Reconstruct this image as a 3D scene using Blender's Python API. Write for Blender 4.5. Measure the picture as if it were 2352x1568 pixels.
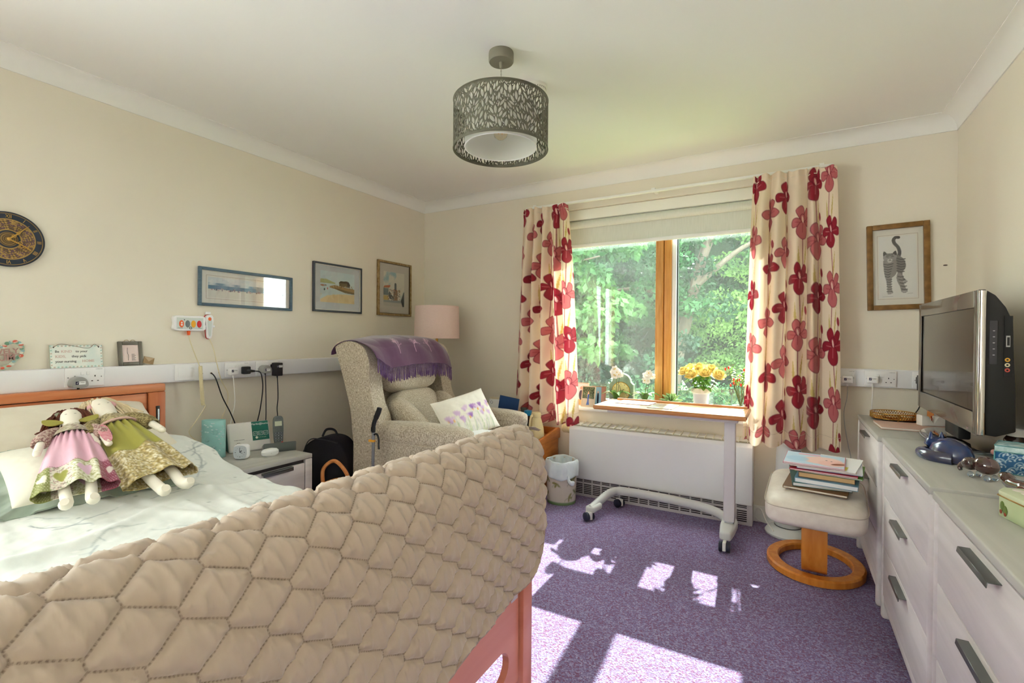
import bpy, bmesh, math, random
import numpy as np
from mathutils import Vector, Matrix, Euler
from mathutils.geometry import delaunay_2d_cdt
for o in list(bpy.data.objects): bpy.data.objects.remove(o)
SC = bpy.context.scene
COL = SC.collection
PI = math.pi
def R(a): return math.radians(a)
random.seed(7)

# ---------------------------------------------------------------- camera
cam_d = bpy.data.cameras.new('camera'); cam = bpy.data.objects.new('camera', cam_d); COL.objects.link(cam)
cam_d.sensor_width = 36.0; cam_d.lens = 36.0 * 1103.8 / 2352.0; cam_d.clip_start = 0.02; cam_d.clip_end = 200
_y, _p, _r = R(-29.842), R(-0.4967), R(0.3813)
_f = Vector((math.sin(_y)*math.cos(_p), math.cos(_y)*math.cos(_p), math.sin(_p)))
_rt = Vector((math.cos(_y), -math.sin(_y), 0)); _up = _rt.cross(_f)
_r2 = math.cos(_r)*_rt + math.sin(_r)*_up; _u2 = -math.sin(_r)*_rt + math.cos(_r)*_up
_m = Matrix((( _r2.x, _u2.x, -_f.x), (_r2.y, _u2.y, -_f.y), (_r2.z, _u2.z, -_f.z)))
cam.location = (0, 0, 1.155); cam.rotation_euler = _m.to_euler()
SC.camera = cam

# ---------------------------------------------------------------- sky, sun, exposure
W = bpy.data.worlds.new('sky'); SC.world = W; W.use_nodes = True
_bg = W.node_tree.nodes['Background']
_bg.inputs[0].default_value = (0.98, 0.975, 0.965, 1); _bg.inputs[1].default_value = 4.3
sun_d = bpy.data.lights.new('sun', 'SUN'); sun_d.energy = 5.8; sun_d.angle = R(0.6); sun_d.color = (1.0, 0.95, 0.87)
sun = bpy.data.objects.new('sun', sun_d); COL.objects.link(sun)
sun.rotation_euler = Vector((0.065, -1.0, -0.74)).to_track_quat('-Z', 'Y').to_euler(); sun.location = (0, 8, 6)
SC.view_settings.view_transform = 'Standard'; SC.view_settings.look = 'None'
SC.view_settings.exposure = 2.05; SC.view_settings.gamma = 1.0; SC.view_settings.use_curve_mapping = False
try:
    SC.cycles.diffuse_bounces = 5; SC.cycles.max_bounces = 10; SC.cycles.transparent_max_bounces = 16; SC.cycles.use_light_tree = False
    SC.cycles.caustics_reflective = False; SC.cycles.caustics_refractive = False; SC.cycles.sample_clamp_indirect = 6.0
except Exception: pass

# ---------------------------------------------------------------- helpers: colour, materials
def lin(c):
    c = np.asarray(c, float) / 255.0
    return np.where(c <= 0.04045, c/12.92, ((c+0.055)/1.055)**2.4)
def L4(c): return tuple(lin(c)) + (1.0,)
MATS = {}
def M(name, c, rough=0.6, metal=0.0, c2=None, scale=20, stretch=(1,1,1), detail=4, bump=0.0, bscale=None, bstretch=None,
      spec=0.5, sheen=0, sheen_c=None, coat=0, trans=0, ior=1.45, lo=0.35, hi=0.65, emit=None, estr=0, sss=0, alpha=1, dist=0.0):
    if name in MATS: return MATS[name]
    m = bpy.data.materials.new(name); m.use_nodes = True; nt = m.node_tree; b = nt.nodes['Principled BSDF']; N = nt.nodes.new; K = nt.links.new
    b.inputs['Base Color'].default_value = L4(c); b.inputs['Roughness'].default_value = rough; b.inputs['Metallic'].default_value = metal
    b.inputs['Specular IOR Level'].default_value = spec; b.inputs['IOR'].default_value = ior
    b.inputs['Sheen Weight'].default_value = sheen
    if sheen_c: b.inputs['Sheen Tint'].default_value = L4(sheen_c)
    b.inputs['Coat Weight'].default_value = coat; b.inputs['Transmission Weight'].default_value = trans; b.inputs['Alpha'].default_value = alpha
    if sss: b.inputs['Subsurface Weight'].default_value = sss; b.inputs['Subsurface Radius'].default_value = (.02, .02, .02)
    if emit: b.inputs['Emission Color'].default_value = L4(emit); b.inputs['Emission Strength'].default_value = estr
    if c2 is not None or bump:
        tc = N('ShaderNodeTexCoord')
        def noise(sc, st, det):
            mp = N('ShaderNodeMapping'); mp.inputs['Scale'].default_value = st; K(tc.outputs['Object'], mp.inputs['Vector'])
            n = N('ShaderNodeTexNoise'); n.inputs['Scale'].default_value = sc; n.inputs['Detail'].default_value = det; n.inputs['Distortion'].default_value = dist
            K(mp.outputs[0], n.inputs['Vector']); return n
        if c2 is not None:
            n = noise(scale, stretch, detail); r = N('ShaderNodeValToRGB')
            r.color_ramp.elements[0].position = lo; r.color_ramp.elements[0].color = L4(c)
            r.color_ramp.elements[1].position = hi; r.color_ramp.elements[1].color = L4(c2)
            K(n.outputs['Fac'], r.inputs[0]); K(r.outputs[0], b.inputs['Base Color'])
        if bump:
            n2 = noise(bscale or scale, bstretch or stretch, 3); bp = N('ShaderNodeBump'); bp.inputs['Strength'].default_value = bump; bp.inputs['Distance'].default_value = 0.003
            K(n2.outputs['Fac'], bp.inputs['Height']); K(bp.outputs[0], b.inputs['Normal'])
    MATS[name] = m; return m
def weave(name, cols, sc=420, rough=0.9, bump=0.35, st=(1, 5, 5), st2=(5, 1, 1), sheen=0.15):
    """crossed two-direction yarn noise between three colours"""
    if name in MATS: return MATS[name]
    m = bpy.data.materials.new(name); m.use_nodes = True; nt = m.node_tree; b = nt.nodes['Principled BSDF']; N = nt.nodes.new; K = nt.links.new
    b.inputs['Roughness'].default_value = rough; b.inputs['Specular IOR Level'].default_value = 0.15; b.inputs['Sheen Weight'].default_value = sheen
    tc = N('ShaderNodeTexCoord'); outs = []
    for k, s in enumerate((st, st2)):
        mp = N('ShaderNodeMapping'); mp.inputs['Scale'].default_value = s; mp.inputs['Location'].default_value = (k*3.1, k*1.7, 0); K(tc.outputs['Object'], mp.inputs['Vector'])
        n = N('ShaderNodeTexNoise'); n.inputs['Scale'].default_value = sc/4; n.inputs['Detail'].default_value = 3; K(mp.outputs[0], n.inputs['Vector']); outs.append(n)
    r1 = N('ShaderNodeValToRGB'); e = r1.color_ramp.elements
    e[0].position = .40; e[0].color = L4(cols[0]); e[1].position = .60; e[1].color = L4(cols[1]); K(outs[0].outputs[0], r1.inputs[0])
    r2 = N('ShaderNodeValToRGB'); e = r2.color_ramp.elements
    e[0].position = .52; e[0].color = (0, 0, 0, 1); e[1].position = .62; e[1].color = (1, 1, 1, 1); K(outs[1].outputs[0], r2.inputs[0])
    mx = N('ShaderNodeMix'); mx.data_type = 'RGBA'; K(r2.outputs[0], mx.inputs[0]); K(r1.outputs[0], mx.inputs[6]); mx.inputs[7].default_value = L4(cols[2])
    K(mx.outputs[2], b.inputs['Base Color'])
    ad = N('ShaderNodeMath'); ad.operation = 'ADD'; K(outs[0].outputs[0], ad.inputs[0]); K(outs[1].outputs[0], ad.inputs[1])
    bp = N('ShaderNodeBump'); bp.inputs['Strength'].default_value = bump; bp.inputs['Distance'].default_value = 0.002; K(ad.outputs[0], bp.inputs['Height']); K(bp.outputs[0], b.inputs['Normal'])
    MATS[name] = m; return m
def PR(name, rough=0.7, bump=0.0, bscale=300, spec=0.3, sheen=0, coat=0, trl=0.0):
    """printed surface: colours come from the print laid out in the mesh's colour attribute"""
    if name in MATS: return MATS[name]
    m = bpy.data.materials.new(name); m.use_nodes = True; nt = m.node_tree; b = nt.nodes['Principled BSDF']; N = nt.nodes.new; K = nt.links.new
    a = N('ShaderNodeAttribute'); a.attribute_name = 'Col'; K(a.outputs['Color'], b.inputs['Base Color'])
    b.inputs['Roughness'].default_value = rough; b.inputs['Specular IOR Level'].default_value = spec; b.inputs['Sheen Weight'].default_value = sheen; b.inputs['Coat Weight'].default_value = coat
    if bump:
        tc = N('ShaderNodeTexCoord'); n = N('ShaderNodeTexNoise'); n.inputs['Scale'].default_value = bscale; K(tc.outputs['Object'], n.inputs['Vector'])
        bp = N('ShaderNodeBump'); bp.inputs['Strength'].default_value = bump; bp.inputs['Distance'].default_value = .002; K(n.outputs[0], bp.inputs['Height']); K(bp.outputs[0], b.inputs['Normal'])
    if trl:
        t = N('ShaderNodeBsdfTranslucent'); K(a.outputs['Color'], t.inputs[0]); mx = N('ShaderNodeMixShader'); mx.inputs[0].default_value = trl
        K(b.outputs[0], mx.inputs[1]); K(t.outputs[0], mx.inputs[2]); K(mx.outputs[0], nt.nodes['Material Output'].inputs[0])
    MATS[name] = m; return m
def GLASS(name, tint=(255, 255, 255), refl=1.0, rough=0.0, ior=1.45, haze=0.0):
    """thin pane: clear, with a Fresnel reflection"""
    if name in MATS: return MATS[name]
    m = bpy.data.materials.new(name); m.use_nodes = True; nt = m.node_tree; N = nt.nodes.new; K = nt.links.new
    nt.nodes.remove(nt.nodes['Principled BSDF'])
    t = N('ShaderNodeBsdfTransparent'); t.inputs[0].default_value = L4(tint); g = N('ShaderNodeBsdfGlossy'); g.inputs['Roughness'].default_value = rough
    fr = N('ShaderNodeLayerWeight'); fr.inputs[0].default_value = .5; pw_ = N('ShaderNodeMath'); pw_.operation = 'POWER'; pw_.inputs[1].default_value = 5; K(fr.outputs['Facing'], pw_.inputs[0])
    ma = N('ShaderNodeMath'); ma.operation = 'MULTIPLY_ADD'; ma.inputs[1].default_value = .95; ma.inputs[2].default_value = .045; K(pw_.outputs[0], ma.inputs[0])
    mu = N('ShaderNodeMath'); mu.operation = 'MULTIPLY'; mu.inputs[1].default_value = refl; mu.use_clamp = True
    K(ma.outputs[0], mu.inputs[0]); mx = N('ShaderNodeMixShader'); K(mu.outputs[0], mx.inputs[0]); K(t.outputs[0], mx.inputs[1]); K(g.outputs[0], mx.inputs[2])
    if haze:   # pale veil put into the pane, standing in for reflected haze
        tl = N('ShaderNodeBsdfTranslucent'); tl.inputs[0].default_value = (.9, .95, .95, 1); m3 = N('ShaderNodeMixShader'); m3.inputs[0].default_value = haze; K(mx.outputs[0], m3.inputs[1]); K(tl.outputs[0], m3.inputs[2]); mx = m3
    K(mx.outputs[0], nt.nodes['Material Output'].inputs[0]); MATS[name] = m; return m
def LEAF(name, c, c2, trl=0.5, rough=0.5):
    if name in MATS: return MATS[name]
    m = bpy.data.materials.new(name); m.use_nodes = True; nt = m.node_tree; b = nt.nodes['Principled BSDF']; N = nt.nodes.new; K = nt.links.new
    tc = N('ShaderNodeTexCoord'); n = N('ShaderNodeTexNoise'); n.inputs['Scale'].default_value = 1.7; n.inputs['Detail'].default_value = 8; K(tc.outputs['Object'], n.inputs['Vector'])
    r = N('ShaderNodeValToRGB'); r.color_ramp.elements[0].position = .38; r.color_ramp.elements[0].color = L4(c); r.color_ramp.elements[1].position = .64; r.color_ramp.elements[1].color = L4(c2)
    K(n.outputs[0], r.inputs[0]); K(r.outputs[0], b.inputs['Base Color']); b.inputs['Roughness'].default_value = rough; b.inputs['Specular IOR Level'].default_value = .3
    t = N('ShaderNodeBsdfTranslucent'); K(r.outputs[0], t.inputs[0]); mx = N('ShaderNodeMixShader'); mx.inputs[0].default_value = trl
    K(b.outputs[0], mx.inputs[1]); K(t.outputs[0], mx.inputs[2]); K(mx.outputs[0], nt.nodes['Material Output'].inputs[0]); MATS[name] = m; return m

# ---------------------------------------------------------------- helpers: geometry
class MB:
    def __init__(s): s.bm = bmesh.new(); s.T = Matrix.Identity(4)
    def _v(s, p): return s.bm.verts.new(s.T @ Vector(p))
    def _f(s, vs):
        try: return s.bm.faces.new(vs)
        except ValueError: return None
    def box(s, a, b, bev=0.0, seg=2):
        t = bmesh.new(); x0, y0, z0 = a; x1, y1, z1 = b
        vs = [t.verts.new(p) for p in ((x0,y0,z0),(x1,y0,z0),(x1,y1,z0),(x0,y1,z0),(x0,y0,z1),(x1,y0,z1),(x1,y1,z1),(x0,y1,z1))]
        for f in ((0,3,2,1),(4,5,6,7),(0,1,5,4),(1,2,6,5),(2,3,7,6),(3,0,4,7)): t.faces.new([vs[i] for i in f])
        bmesh.ops.recalc_face_normals(t, faces=t.faces)
        if bev: bmesh.ops.bevel(t, geom=list(t.edges), offset=bev, segments=seg, profile=.5, affect='EDGES', clamp_overlap=True)
        s.add(t); return s
    def add(s, t):
        mp = {}
        for v in t.verts: mp[v] = s._v(v.co)
        for f in t.faces: s._f([mp[v] for v in f.verts])
        t.free()
    def ring(s, c, ax, rad, n, e1, e2, ry=None):
        ry = rad if ry is None else ry
        return [s._v(Vector(c) + e1*rad*math.cos(2*PI*i/n) + e2*ry*math.sin(2*PI*i/n)) for i in range(n)]
    def tube(s, pts, r, n=8, closed=False, cap=True, flat=1.0, up=None):
        pts = [Vector(p) for p in pts]; k = len(pts); rs = r if isinstance(r, (list, tuple)) else [r]*k
        rings = []; e1 = None
        for i, p in enumerate(pts):
            t = (pts[(i+1) % k]-pts[i-1]) if closed else (pts[min(i+1, k-1)]-pts[max(i-1, 0)])
            t = t.normalized() if t.length > 1e-9 else Vector((0, 0, 1))
            if e1 is None:
                a = Vector(up) if up else (Vector((0, 0, 1)) if abs(t.z) < .9 else Vector((1, 0, 0)))
                e1 = (a - t*a.dot(t)).normalized()
            else:
                e1 = (e1 - t*e1.dot(t)); e1 = e1.normalized() if e1.length > 1e-6 else t.orthogonal().normalized()
            e2 = t.cross(e1); rings.append(s.ring(p, t, rs[i], n, e1, e2, rs[i]*flat))
        for i in range(k if closed else k-1):
            A, B = rings[i], rings[(i+1) % k]
            for j in range(n): s._f([A[j], A[(j+1) % n], B[(j+1) % n], B[j]])
        if cap and not closed: s._f(rings[0][::-1]); s._f(rings[-1])
        return s
    def cyl(s, a, b, r0, r1=None, n=24, cap=True): return s.tube([a, b], [r0, r0 if r1 is None else r1], n, cap=cap)
    def lathe(s, prof, n=32, c=(0,0,0), sx=1.0, sy=1.0, cap=False, wob=None):
        c = Vector(c); rings = []
        for q, (r, z) in enumerate(prof):
            if r < 1e-6: rings.append([s._v(c+Vector((0, 0, z)))])
            else: rings.append([s._v(c+Vector((r*sx*math.cos(2*PI*i/n)*(1+(wob(2*PI*i/n, q) if wob else 0)), r*sy*math.sin(2*PI*i/n)*(1+(wob(2*PI*i/n, q) if wob else 0)), z))) for i in range(n)])
        for A, B in zip(rings, rings[1:]):
            for j in range(n):
                if len(A) == 1 and len(B) == 1: continue
                if len(A) == 1: s._f([A[0], B[(j+1) % n], B[j]][::-1])
                elif len(B) == 1: s._f([A[j], A[(j+1) % n], B[0]])
                else: s._f([A[j], A[(j+1) % n], B[(j+1) % n], B[j]])
        if cap: 
            if len(rings[0]) > 1: s._f(rings[0][::-1])
            if len(rings[-1]) > 1: s._f(rings[-1])
        return s
    def prism(s, poly, d0, d1, plane='xy', bev=0.0, seg=2):
        t = bmesh.new()
        def pt(u, v, w): return {'xy': (u, v, w), 'xz': (u, w, v), 'yz': (w, u, v)}[plane]
        A = [t.verts.new(pt(u, v, d0)) for u, v in poly]; B = [t.verts.new(pt(u, v, d1)) for u, v in poly]; n = len(poly)
        t.faces.new(A[::-1]); t.faces.new(B)
        for i in range(n): t.faces.new([A[i], A[(i+1) % n], B[(i+1) % n], B[i]])
        bmesh.ops.recalc_face_normals(t, faces=t.faces)
        if bev: bmesh.ops.bevel(t, geom=list(t.edges), offset=bev, segments=seg, profile=.5, affect='EDGES', clamp_overlap=True)
        s.add(t); return s
    def ell(s, c, r, nu=20, nv=12, e=1.0, e2=None):
        """(super)ellipsoid"""
        e2 = e if e2 is None else e2
        def pw(v, k): return math.copysign(abs(v)**k, v)
        rx, ry, rz = (r, r, r) if isinstance(r, (int, float)) else r; c = Vector(c); rings = []
        for i in range(nv+1):
            ph = -PI/2 + PI*i/nv
            if i in (0, nv): rings.append([s._v(c+Vector((0, 0, rz*pw(math.sin(ph), e))))]); continue
            rings.append([s._v(c+Vector((rx*pw(math.cos(ph), e)*pw(math.cos(2*PI*j/nu), e2), ry*pw(math.cos(ph), e)*pw(math.sin(2*PI*j/nu), e2), rz*pw(math.sin(ph), e)))) for j in range(nu)])
        for A, B in zip(rings, rings[1:]):
            for j in range(nu):
                if len(A) == 1: s._f([A[0], B[j], B[(j+1) % nu]][::-1])
                elif len(B) == 1: s._f([A[j], A[(j+1) % nu], B[0]])
                else: s._f([A[j], A[(j+1) % nu], B[(j+1) % nu], B[j]])
        return s
    def torus(s, c, R_, r, n=32, m=8, plane='xy', sx=1, sy=1, flat=1.0):
        pts = []
        for i in range(n):
            a = 2*PI*i/n; u, v = R_*sx*math.cos(a), R_*sy*math.sin(a)
            pts.append(Vector(c)+Vector({'xy': (u, v, 0), 'xz': (u, 0, v), 'yz': (0, u, v)}[plane]))
        return s.tube(pts, r, m, closed=True, flat=flat)
    def quad(s, *p): s._f([s._v(q) for q in p]); return s
    def mesh(s, name):
        bmesh.ops.recalc_face_normals(s.bm, faces=s.bm.faces)
        me = bpy.data.meshes.new(name); s.bm.to_mesh(me); s.bm.free(); return me
    def build(s, name, mat, parent=None, loc=None, rot=None, ang=38, flat=False):
        return link(name, s.mesh(name), mat, parent, loc, rot, ang, flat)
def link(name, me, mat, parent=None, loc=None, rot=None, ang=38, flat=False):
    if mat and not me.materials: me.materials.append(mat)
    if not flat and ang:
        me.polygons.foreach_set('use_smooth', [True]*len(me.polygons))
        try: me.set_sharp_from_angle(angle=R(ang))
        except Exception: pass
    o = bpy.data.objects.new(name, me); COL.objects.link(o)
    if parent: o.parent = parent
    if loc is not None: o.location = loc
    if rot is not None: o.rotation_euler = rot
    return o
def thing(name, label, cat, loc=(0,0,0), rotz=0.0, group=None, M4=None):
    o = bpy.data.objects.new(name, None); COL.objects.link(o); o.empty_display_size = .05
    if M4 is not None: o.matrix_world = M4
    else: o.location = loc; o.rotation_euler = (0, 0, rotz)
    o['label'] = label; o['category'] = cat
    if group: o['group'] = group
    return o
def tag(o, label, cat, group=None):
    o['label'] = label; o['category'] = cat
    if group: o['group'] = group
    return o
def struct(o): o['kind'] = 'structure'; return o
def stuff(o): o['kind'] = 'stuff'; return o
def gridmesh(name, P, mat, col=None, parent=None, loc=None, rot=None, ang=0, closeu=False, attrs=None, thick=0):
    """P: (nv,nu,3) array of points -> quad grid, optional per-vertex colours (nv,nu,3) in sRGB 0..255"""
    nv, nu = P.shape[:2]; idx = np.arange(nv*nu).reshape(nv, nu)
    if closeu: q = np.stack([idx[:-1], np.roll(idx, -1, 1)[:-1], np.roll(idx, -1, 1)[1:], idx[1:]], -1).reshape(-1, 4)
    else: q = np.stack([idx[:-1, :-1], idx[:-1, 1:], idx[1:, 1:], idx[1:, :-1]], -1).reshape(-1, 4)
    me = bpy.data.meshes.new(name); me.vertices.add(nv*nu); me.vertices.foreach_set('co', P.reshape(-1).astype(np.float32))
    me.loops.add(q.size); me.polygons.add(len(q)); me.polygons.foreach_set('loop_start', np.arange(0, q.size, 4, dtype=np.int32)); me.loops.foreach_set('vertex_index', q.reshape(-1).astype(np.int32))
    me.update(calc_edges=True)
    if col is not None:
        a = me.color_attributes.new('Col', 'FLOAT_COLOR', 'POINT'); cc = np.ones((nv*nu, 4), np.float32); cc[:, :3] = lin(col.reshape(-1, 3)); a.data.foreach_set('color', cc.reshape(-1))
    for k, v in (attrs or {}).items():
        a = me.attributes.new(k, 'FLOAT', 'POINT'); a.data.foreach_set('value', v.reshape(-1).astype(np.float32))
    me.polygons.foreach_set('use_smooth', [True]*len(q))
    o = link(name, me, mat, parent, loc, rot, ang if ang else 0)
    if thick: md = o.modifiers.new('thickness', 'SOLIDIFY'); md.thickness = thick; md.offset = 0
    return o
def vnoise(x, y, seed=0):
    """smooth 2-D value noise, numpy"""
    xi = np.floor(x).astype(int); yi = np.floor(y).astype(int); fx = x-xi; fy = y-yi
    def h(a, b): v = np.sin(a*127.1+b*311.7+seed*74.7)*43758.5453; return v-np.floor(v)
    sx = fx*fx*(3-2*fx); sy = fy*fy*(3-2*fy)
    return (h(xi, yi)*(1-sx)+h(xi+1, yi)*sx)*(1-sy)+(h(xi, yi+1)*(1-sx)+h(xi+1, yi+1)*sx)*sy
def fbm(x, y, seed=0, oct=4):
    s = 0; a = .5
    for k in range(oct): s = s+a*vnoise(x*2**k, y*2**k, seed+k); a *= .5
    return s/(1-.5**oct)
class Canvas:
    """a flat print laid out in metres (x right, y up)"""
    def __init__(s, w, h, ppm, bg):
        s.w, s.h, s.k = w, h, ppm; s.nx, s.ny = max(2, int(w*ppm)+1), max(2, int(h*ppm)+1); s.a = np.zeros((s.ny, s.nx, 3)); s.a[:] = bg
        s.X, s.Y = np.meshgrid(np.linspace(0, w, s.nx), np.linspace(0, h, s.ny))
    def _win(s, x0, y0, x1, y1):
        f = s.k; i0, i1 = max(0, int(x0*f)-2), min(s.nx, int(x1*f)+3); j0, j1 = max(0, int(y0*f)-2), min(s.ny, int(y1*f)+3)
        if i0 >= i1 or j0 >= j1: return None
        return (slice(j0, j1), slice(i0, i1))
    def _put(s, sl, al, c): s.a[sl] = s.a[sl]*(1-al[..., None])+np.asarray(c, float)*al[..., None]
    def poly(s, pts, c, alpha=1.0):
        p = np.asarray(pts, float); sl = s._win(p[:,0].min(), p[:,1].min(), p[:,0].max(), p[:,1].max())
        if sl is None: return s
        X, Y = s.X[sl], s.Y[sl]; ins = np.zeros(X.shape, bool)
        for (xa, ya), (xb, yb) in zip(p, np.roll(p, -1, 0)):
            if ya == yb: continue
            ins ^= ((ya > Y) != (yb > Y)) & (X < (xb-xa)*(Y-ya)/(yb-ya)+xa)
        s._put(sl, ins*alpha, c); return s
    def ell(s, cx, cy, rx, ry=None, ang=0, c=(0,0,0), alpha=1.0, soft=0.15):
        ry = rx if ry is None else ry; m = max(rx, ry)*1.1; sl = s._win(cx-m, cy-m, cx+m, cy+m)
        if sl is None: return s
        X, Y = s.X[sl]-cx, s.Y[sl]-cy; ca, sa = math.cos(ang), math.sin(ang); d = np.sqrt(((X*ca+Y*sa)/rx)**2+((-X*sa+Y*ca)/ry)**2)
        s._put(sl, np.clip((1-d)/soft, 0, 1)*alpha, c); return s
    def line(s, pts, w, c, alpha=1.0):
        for (xa, ya), (xb, yb) in zip(pts, pts[1:]):
            sl = s._win(min(xa, xb)-w, min(ya, yb)-w, max(xa, xb)+w, max(ya, yb)+w)
            if sl is None: continue
            X, Y = s.X[sl]-xa, s.Y[sl]-ya; dx, dy = xb-xa, yb-ya; l2 = dx*dx+dy*dy+1e-12; t = np.clip((X*dx+Y*dy)/l2, 0, 1)
            d = np.hypot(X-t*dx, Y-t*dy); s._put(sl, np.clip((w/2-d)*s.k+.5, 0, 1)*alpha, c)
        return s
    def rect(s, x0, y0, x1, y1, c, alpha=1.0): return s.poly([(x0,y0),(x1,y0),(x1,y1),(x0,y1)], c, alpha)
    def noise(s, c, sc, lo, hi, seed=0, alpha=1.0, sl=None):
        n = fbm(s.X*sc, s.Y*sc, seed); al = np.clip((n-lo)/(hi-lo), 0, 1)*alpha
        if sl is not None: m = np.zeros_like(al); m[sl] = 1; al = al*m
        s.a[:] = s.a*(1-al[..., None])+np.asarray(c, float)*al[..., None]; return s
    def at(s, x, y):
        """bilinear sample, wrapping"""
        fx = np.clip(x*s.k, 0, s.nx-1.001); fy = np.clip(y*s.k, 0, s.ny-1.001); i = fx.astype(int); j = fy.astype(int); u = (fx-i)[..., None]; v = (fy-j)[..., None]
        return (s.a[j, i]*(1-u)+s.a[j, i+1]*u)*(1-v)+(s.a[j+1, i]*(1-u)+s.a[j+1, i+1]*u)*v
    def plane(s, name, mat, parent, ax, org=(0,0,0)):
        """flat sheet carrying the print: ax = (right vector, up vector)"""
        r, u = Vector(ax[0]), Vector(ax[1]); o = Vector(org)
        P = np.array(o)[None, None]+s.X[..., None]*np.array(r)+s.Y[..., None]*np.array(u)
        return gridmesh(name, P, mat, s.a, parent)
def text(body, size, mat, parent, loc, rot, name='lettering', ext=0.0004, align='CENTER', bold=0.0, sx=1.0):
    cu = bpy.data.curves.new(name, 'FONT'); cu.body = body; cu.size = size; cu.extrude = ext; cu.align_x = align; cu.align_y = 'CENTER'; cu.offset = bold; cu.resolution_u = 3
    o = bpy.data.objects.new(name, cu); COL.objects.link(o); bpy.context.view_layer.update()
    me = bpy.data.meshes.new_from_object(o.evaluated_get(bpy.context.evaluated_depsgraph_get())); bpy.data.objects.remove(o); bpy.data.curves.remove(cu)
    me.materials.clear(); o = link(name, me, mat, parent, loc, rot, 0); o.scale = (sx, 1, 1); return o
def faint_print(parent, mat, x, y, z, w, h, n, seed=1, name='small_print'):
    """a line of print too small to read: a row of short dashes"""
    g = MB(); rnd = random.Random(seed); xx = x-w/2
    while xx < x+w/2:
        l = w/n*rnd.uniform(.5, .9); g.box((xx, y-.0003, z-h/2), (min(xx+l, x+w/2), y, z+h/2)); xx += w/n
    return g.build(name, mat, parent, flat=True)
def cable(name, label, pts, r, mat, group=None, n=6, cat='cable'):
    """a lead hanging along a smooth path"""
    P = [Vector(p) for p in pts]; out = []
    for i in range(len(P)-1):
        a, b, c, d = P[max(i-1, 0)], P[i], P[i+1], P[min(i+2, len(P)-1)]
        for k in range(6):
            t = k/6; out.append(.5*((2*b)+(c-a)*t+(2*a-5*b+4*c-d)*t*t+(3*b-a-3*c+d)*t**3))
    out.append(P[-1]); return tag(MB().tube(out, r, n).build(name, mat), label, cat, group)
def spline(pts, k=8, closed=False):
    P = [Vector(p) for p in pts]; n = len(P); out = []
    for i in range(n if closed else n-1):
        g = (lambda j: P[j % n]) if closed else (lambda j: P[min(max(j, 0), n-1)])
        a, b, c, d = g(i-1), g(i), g(i+1), g(i+2)
        for q in range(k):
            t = q/k; out.append(.5*((2*b)+(c-a)*t+(2*a-5*b+4*c-d)*t*t+(3*b-a-3*c+d)*t**3))
    if not closed: out.append(P[-1])
    return out
def copy_tree(o, parent=None):
    c = o.copy(); COL.objects.link(c); c.parent = parent
    for ch in list(o.children): copy_tree(ch, c)
    return c
def axes(z, up=(0,0,1), loc=(0,0,0)):
    """matrix whose local Z runs along z, local Y towards up"""
    z = Vector(z).normalized(); y = Vector(up); y = (y-z*y.dot(z)).normalized(); x = y.cross(z)
    m = Matrix((x, y, z)).transposed().to_4x4(); m.translation = Vector(loc); return m
# ================================================================ THE ROOM
XL, XR, YB, YF, ZC = -2.892, 0.779, 3.42, -2.25, 2.36
m_wall = M('cream wall paint', (233, 226, 211), .75, c2=(229, 221, 205), scale=1.3, bump=.06, bscale=160)
m_ceil = M('white ceiling paint', (238, 237, 232), .8, bump=.05, bscale=120)
m_white = M('white gloss paint', (240, 239, 234), .4)
def carpet_mat():
    m = bpy.data.materials.new('purple flecked carpet'); m.use_nodes = True; nt = m.node_tree; b = nt.nodes['Principled BSDF']; N = nt.nodes.new; K = nt.links.new
    tc = N('ShaderNodeTexCoord'); mp = N('ShaderNodeMapping'); mp.inputs['Rotation'].default_value = (0, 0, .5); K(tc.outputs['Object'], mp.inputs[0])
    v = N('ShaderNodeTexVoronoi'); v.inputs['Scale'].default_value = 165; K(mp.outputs[0], v.inputs['Vector'])
    n = N('ShaderNodeTexNoise'); n.inputs['Scale'].default_value = 210; n.inputs['Detail'].default_value = 2; K(mp.outputs[0], n.inputs['Vector'])
    r = N('ShaderNodeValToRGB'); e = r.color_ramp.elements
    e[0].position = 0; e[0].color = L4((78, 52, 86)); e[1].position = 1; e[1].color = L4((210, 206, 224))
    for p, c in ((.34, (124, 78, 104)), (.5, (122, 108, 148)), (.66, (156, 145, 179))): q = e.new(p); q.color = L4(c)
    mx = N('ShaderNodeMix'); mx.data_type = 'FLOAT'; mx.inputs[0].default_value = .55; K(v.outputs['Color'], mx.inputs[2]); K(n.outputs[0], mx.inputs[3])
    K(mx.outputs[0], r.inputs[0]); K(r.outputs[0], b.inputs['Base Color']); b.inputs['Roughness'].default_value = .95; b.inputs['Specular IOR Level'].default_value = .1
    b.inputs['Sheen Weight'].default_value = .3; b.inputs['Sheen Roughness'].default_value = .5; b.inputs['Sheen Tint'].default_value = L4((190, 195, 240))
    bp = N('ShaderNodeBump'); bp.inputs['Strength'].default_value = .6; bp.inputs['Distance'].default_value = .004; K(v.outputs['Distance'], bp.inputs['Height']); K(bp.outputs[0], b.inputs['Normal'])
    return m
struct(MB().box((XL-.2, YF-.2, -.1), (XR+.2, YB+.2, 0)).build('floor', carpet_mat(), flat=True))
struct(MB().box((XL-.2, YF-.2, ZC), (XR+.2, YB+.25, ZC+.15)).build('ceiling', m_ceil, flat=True))
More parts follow.
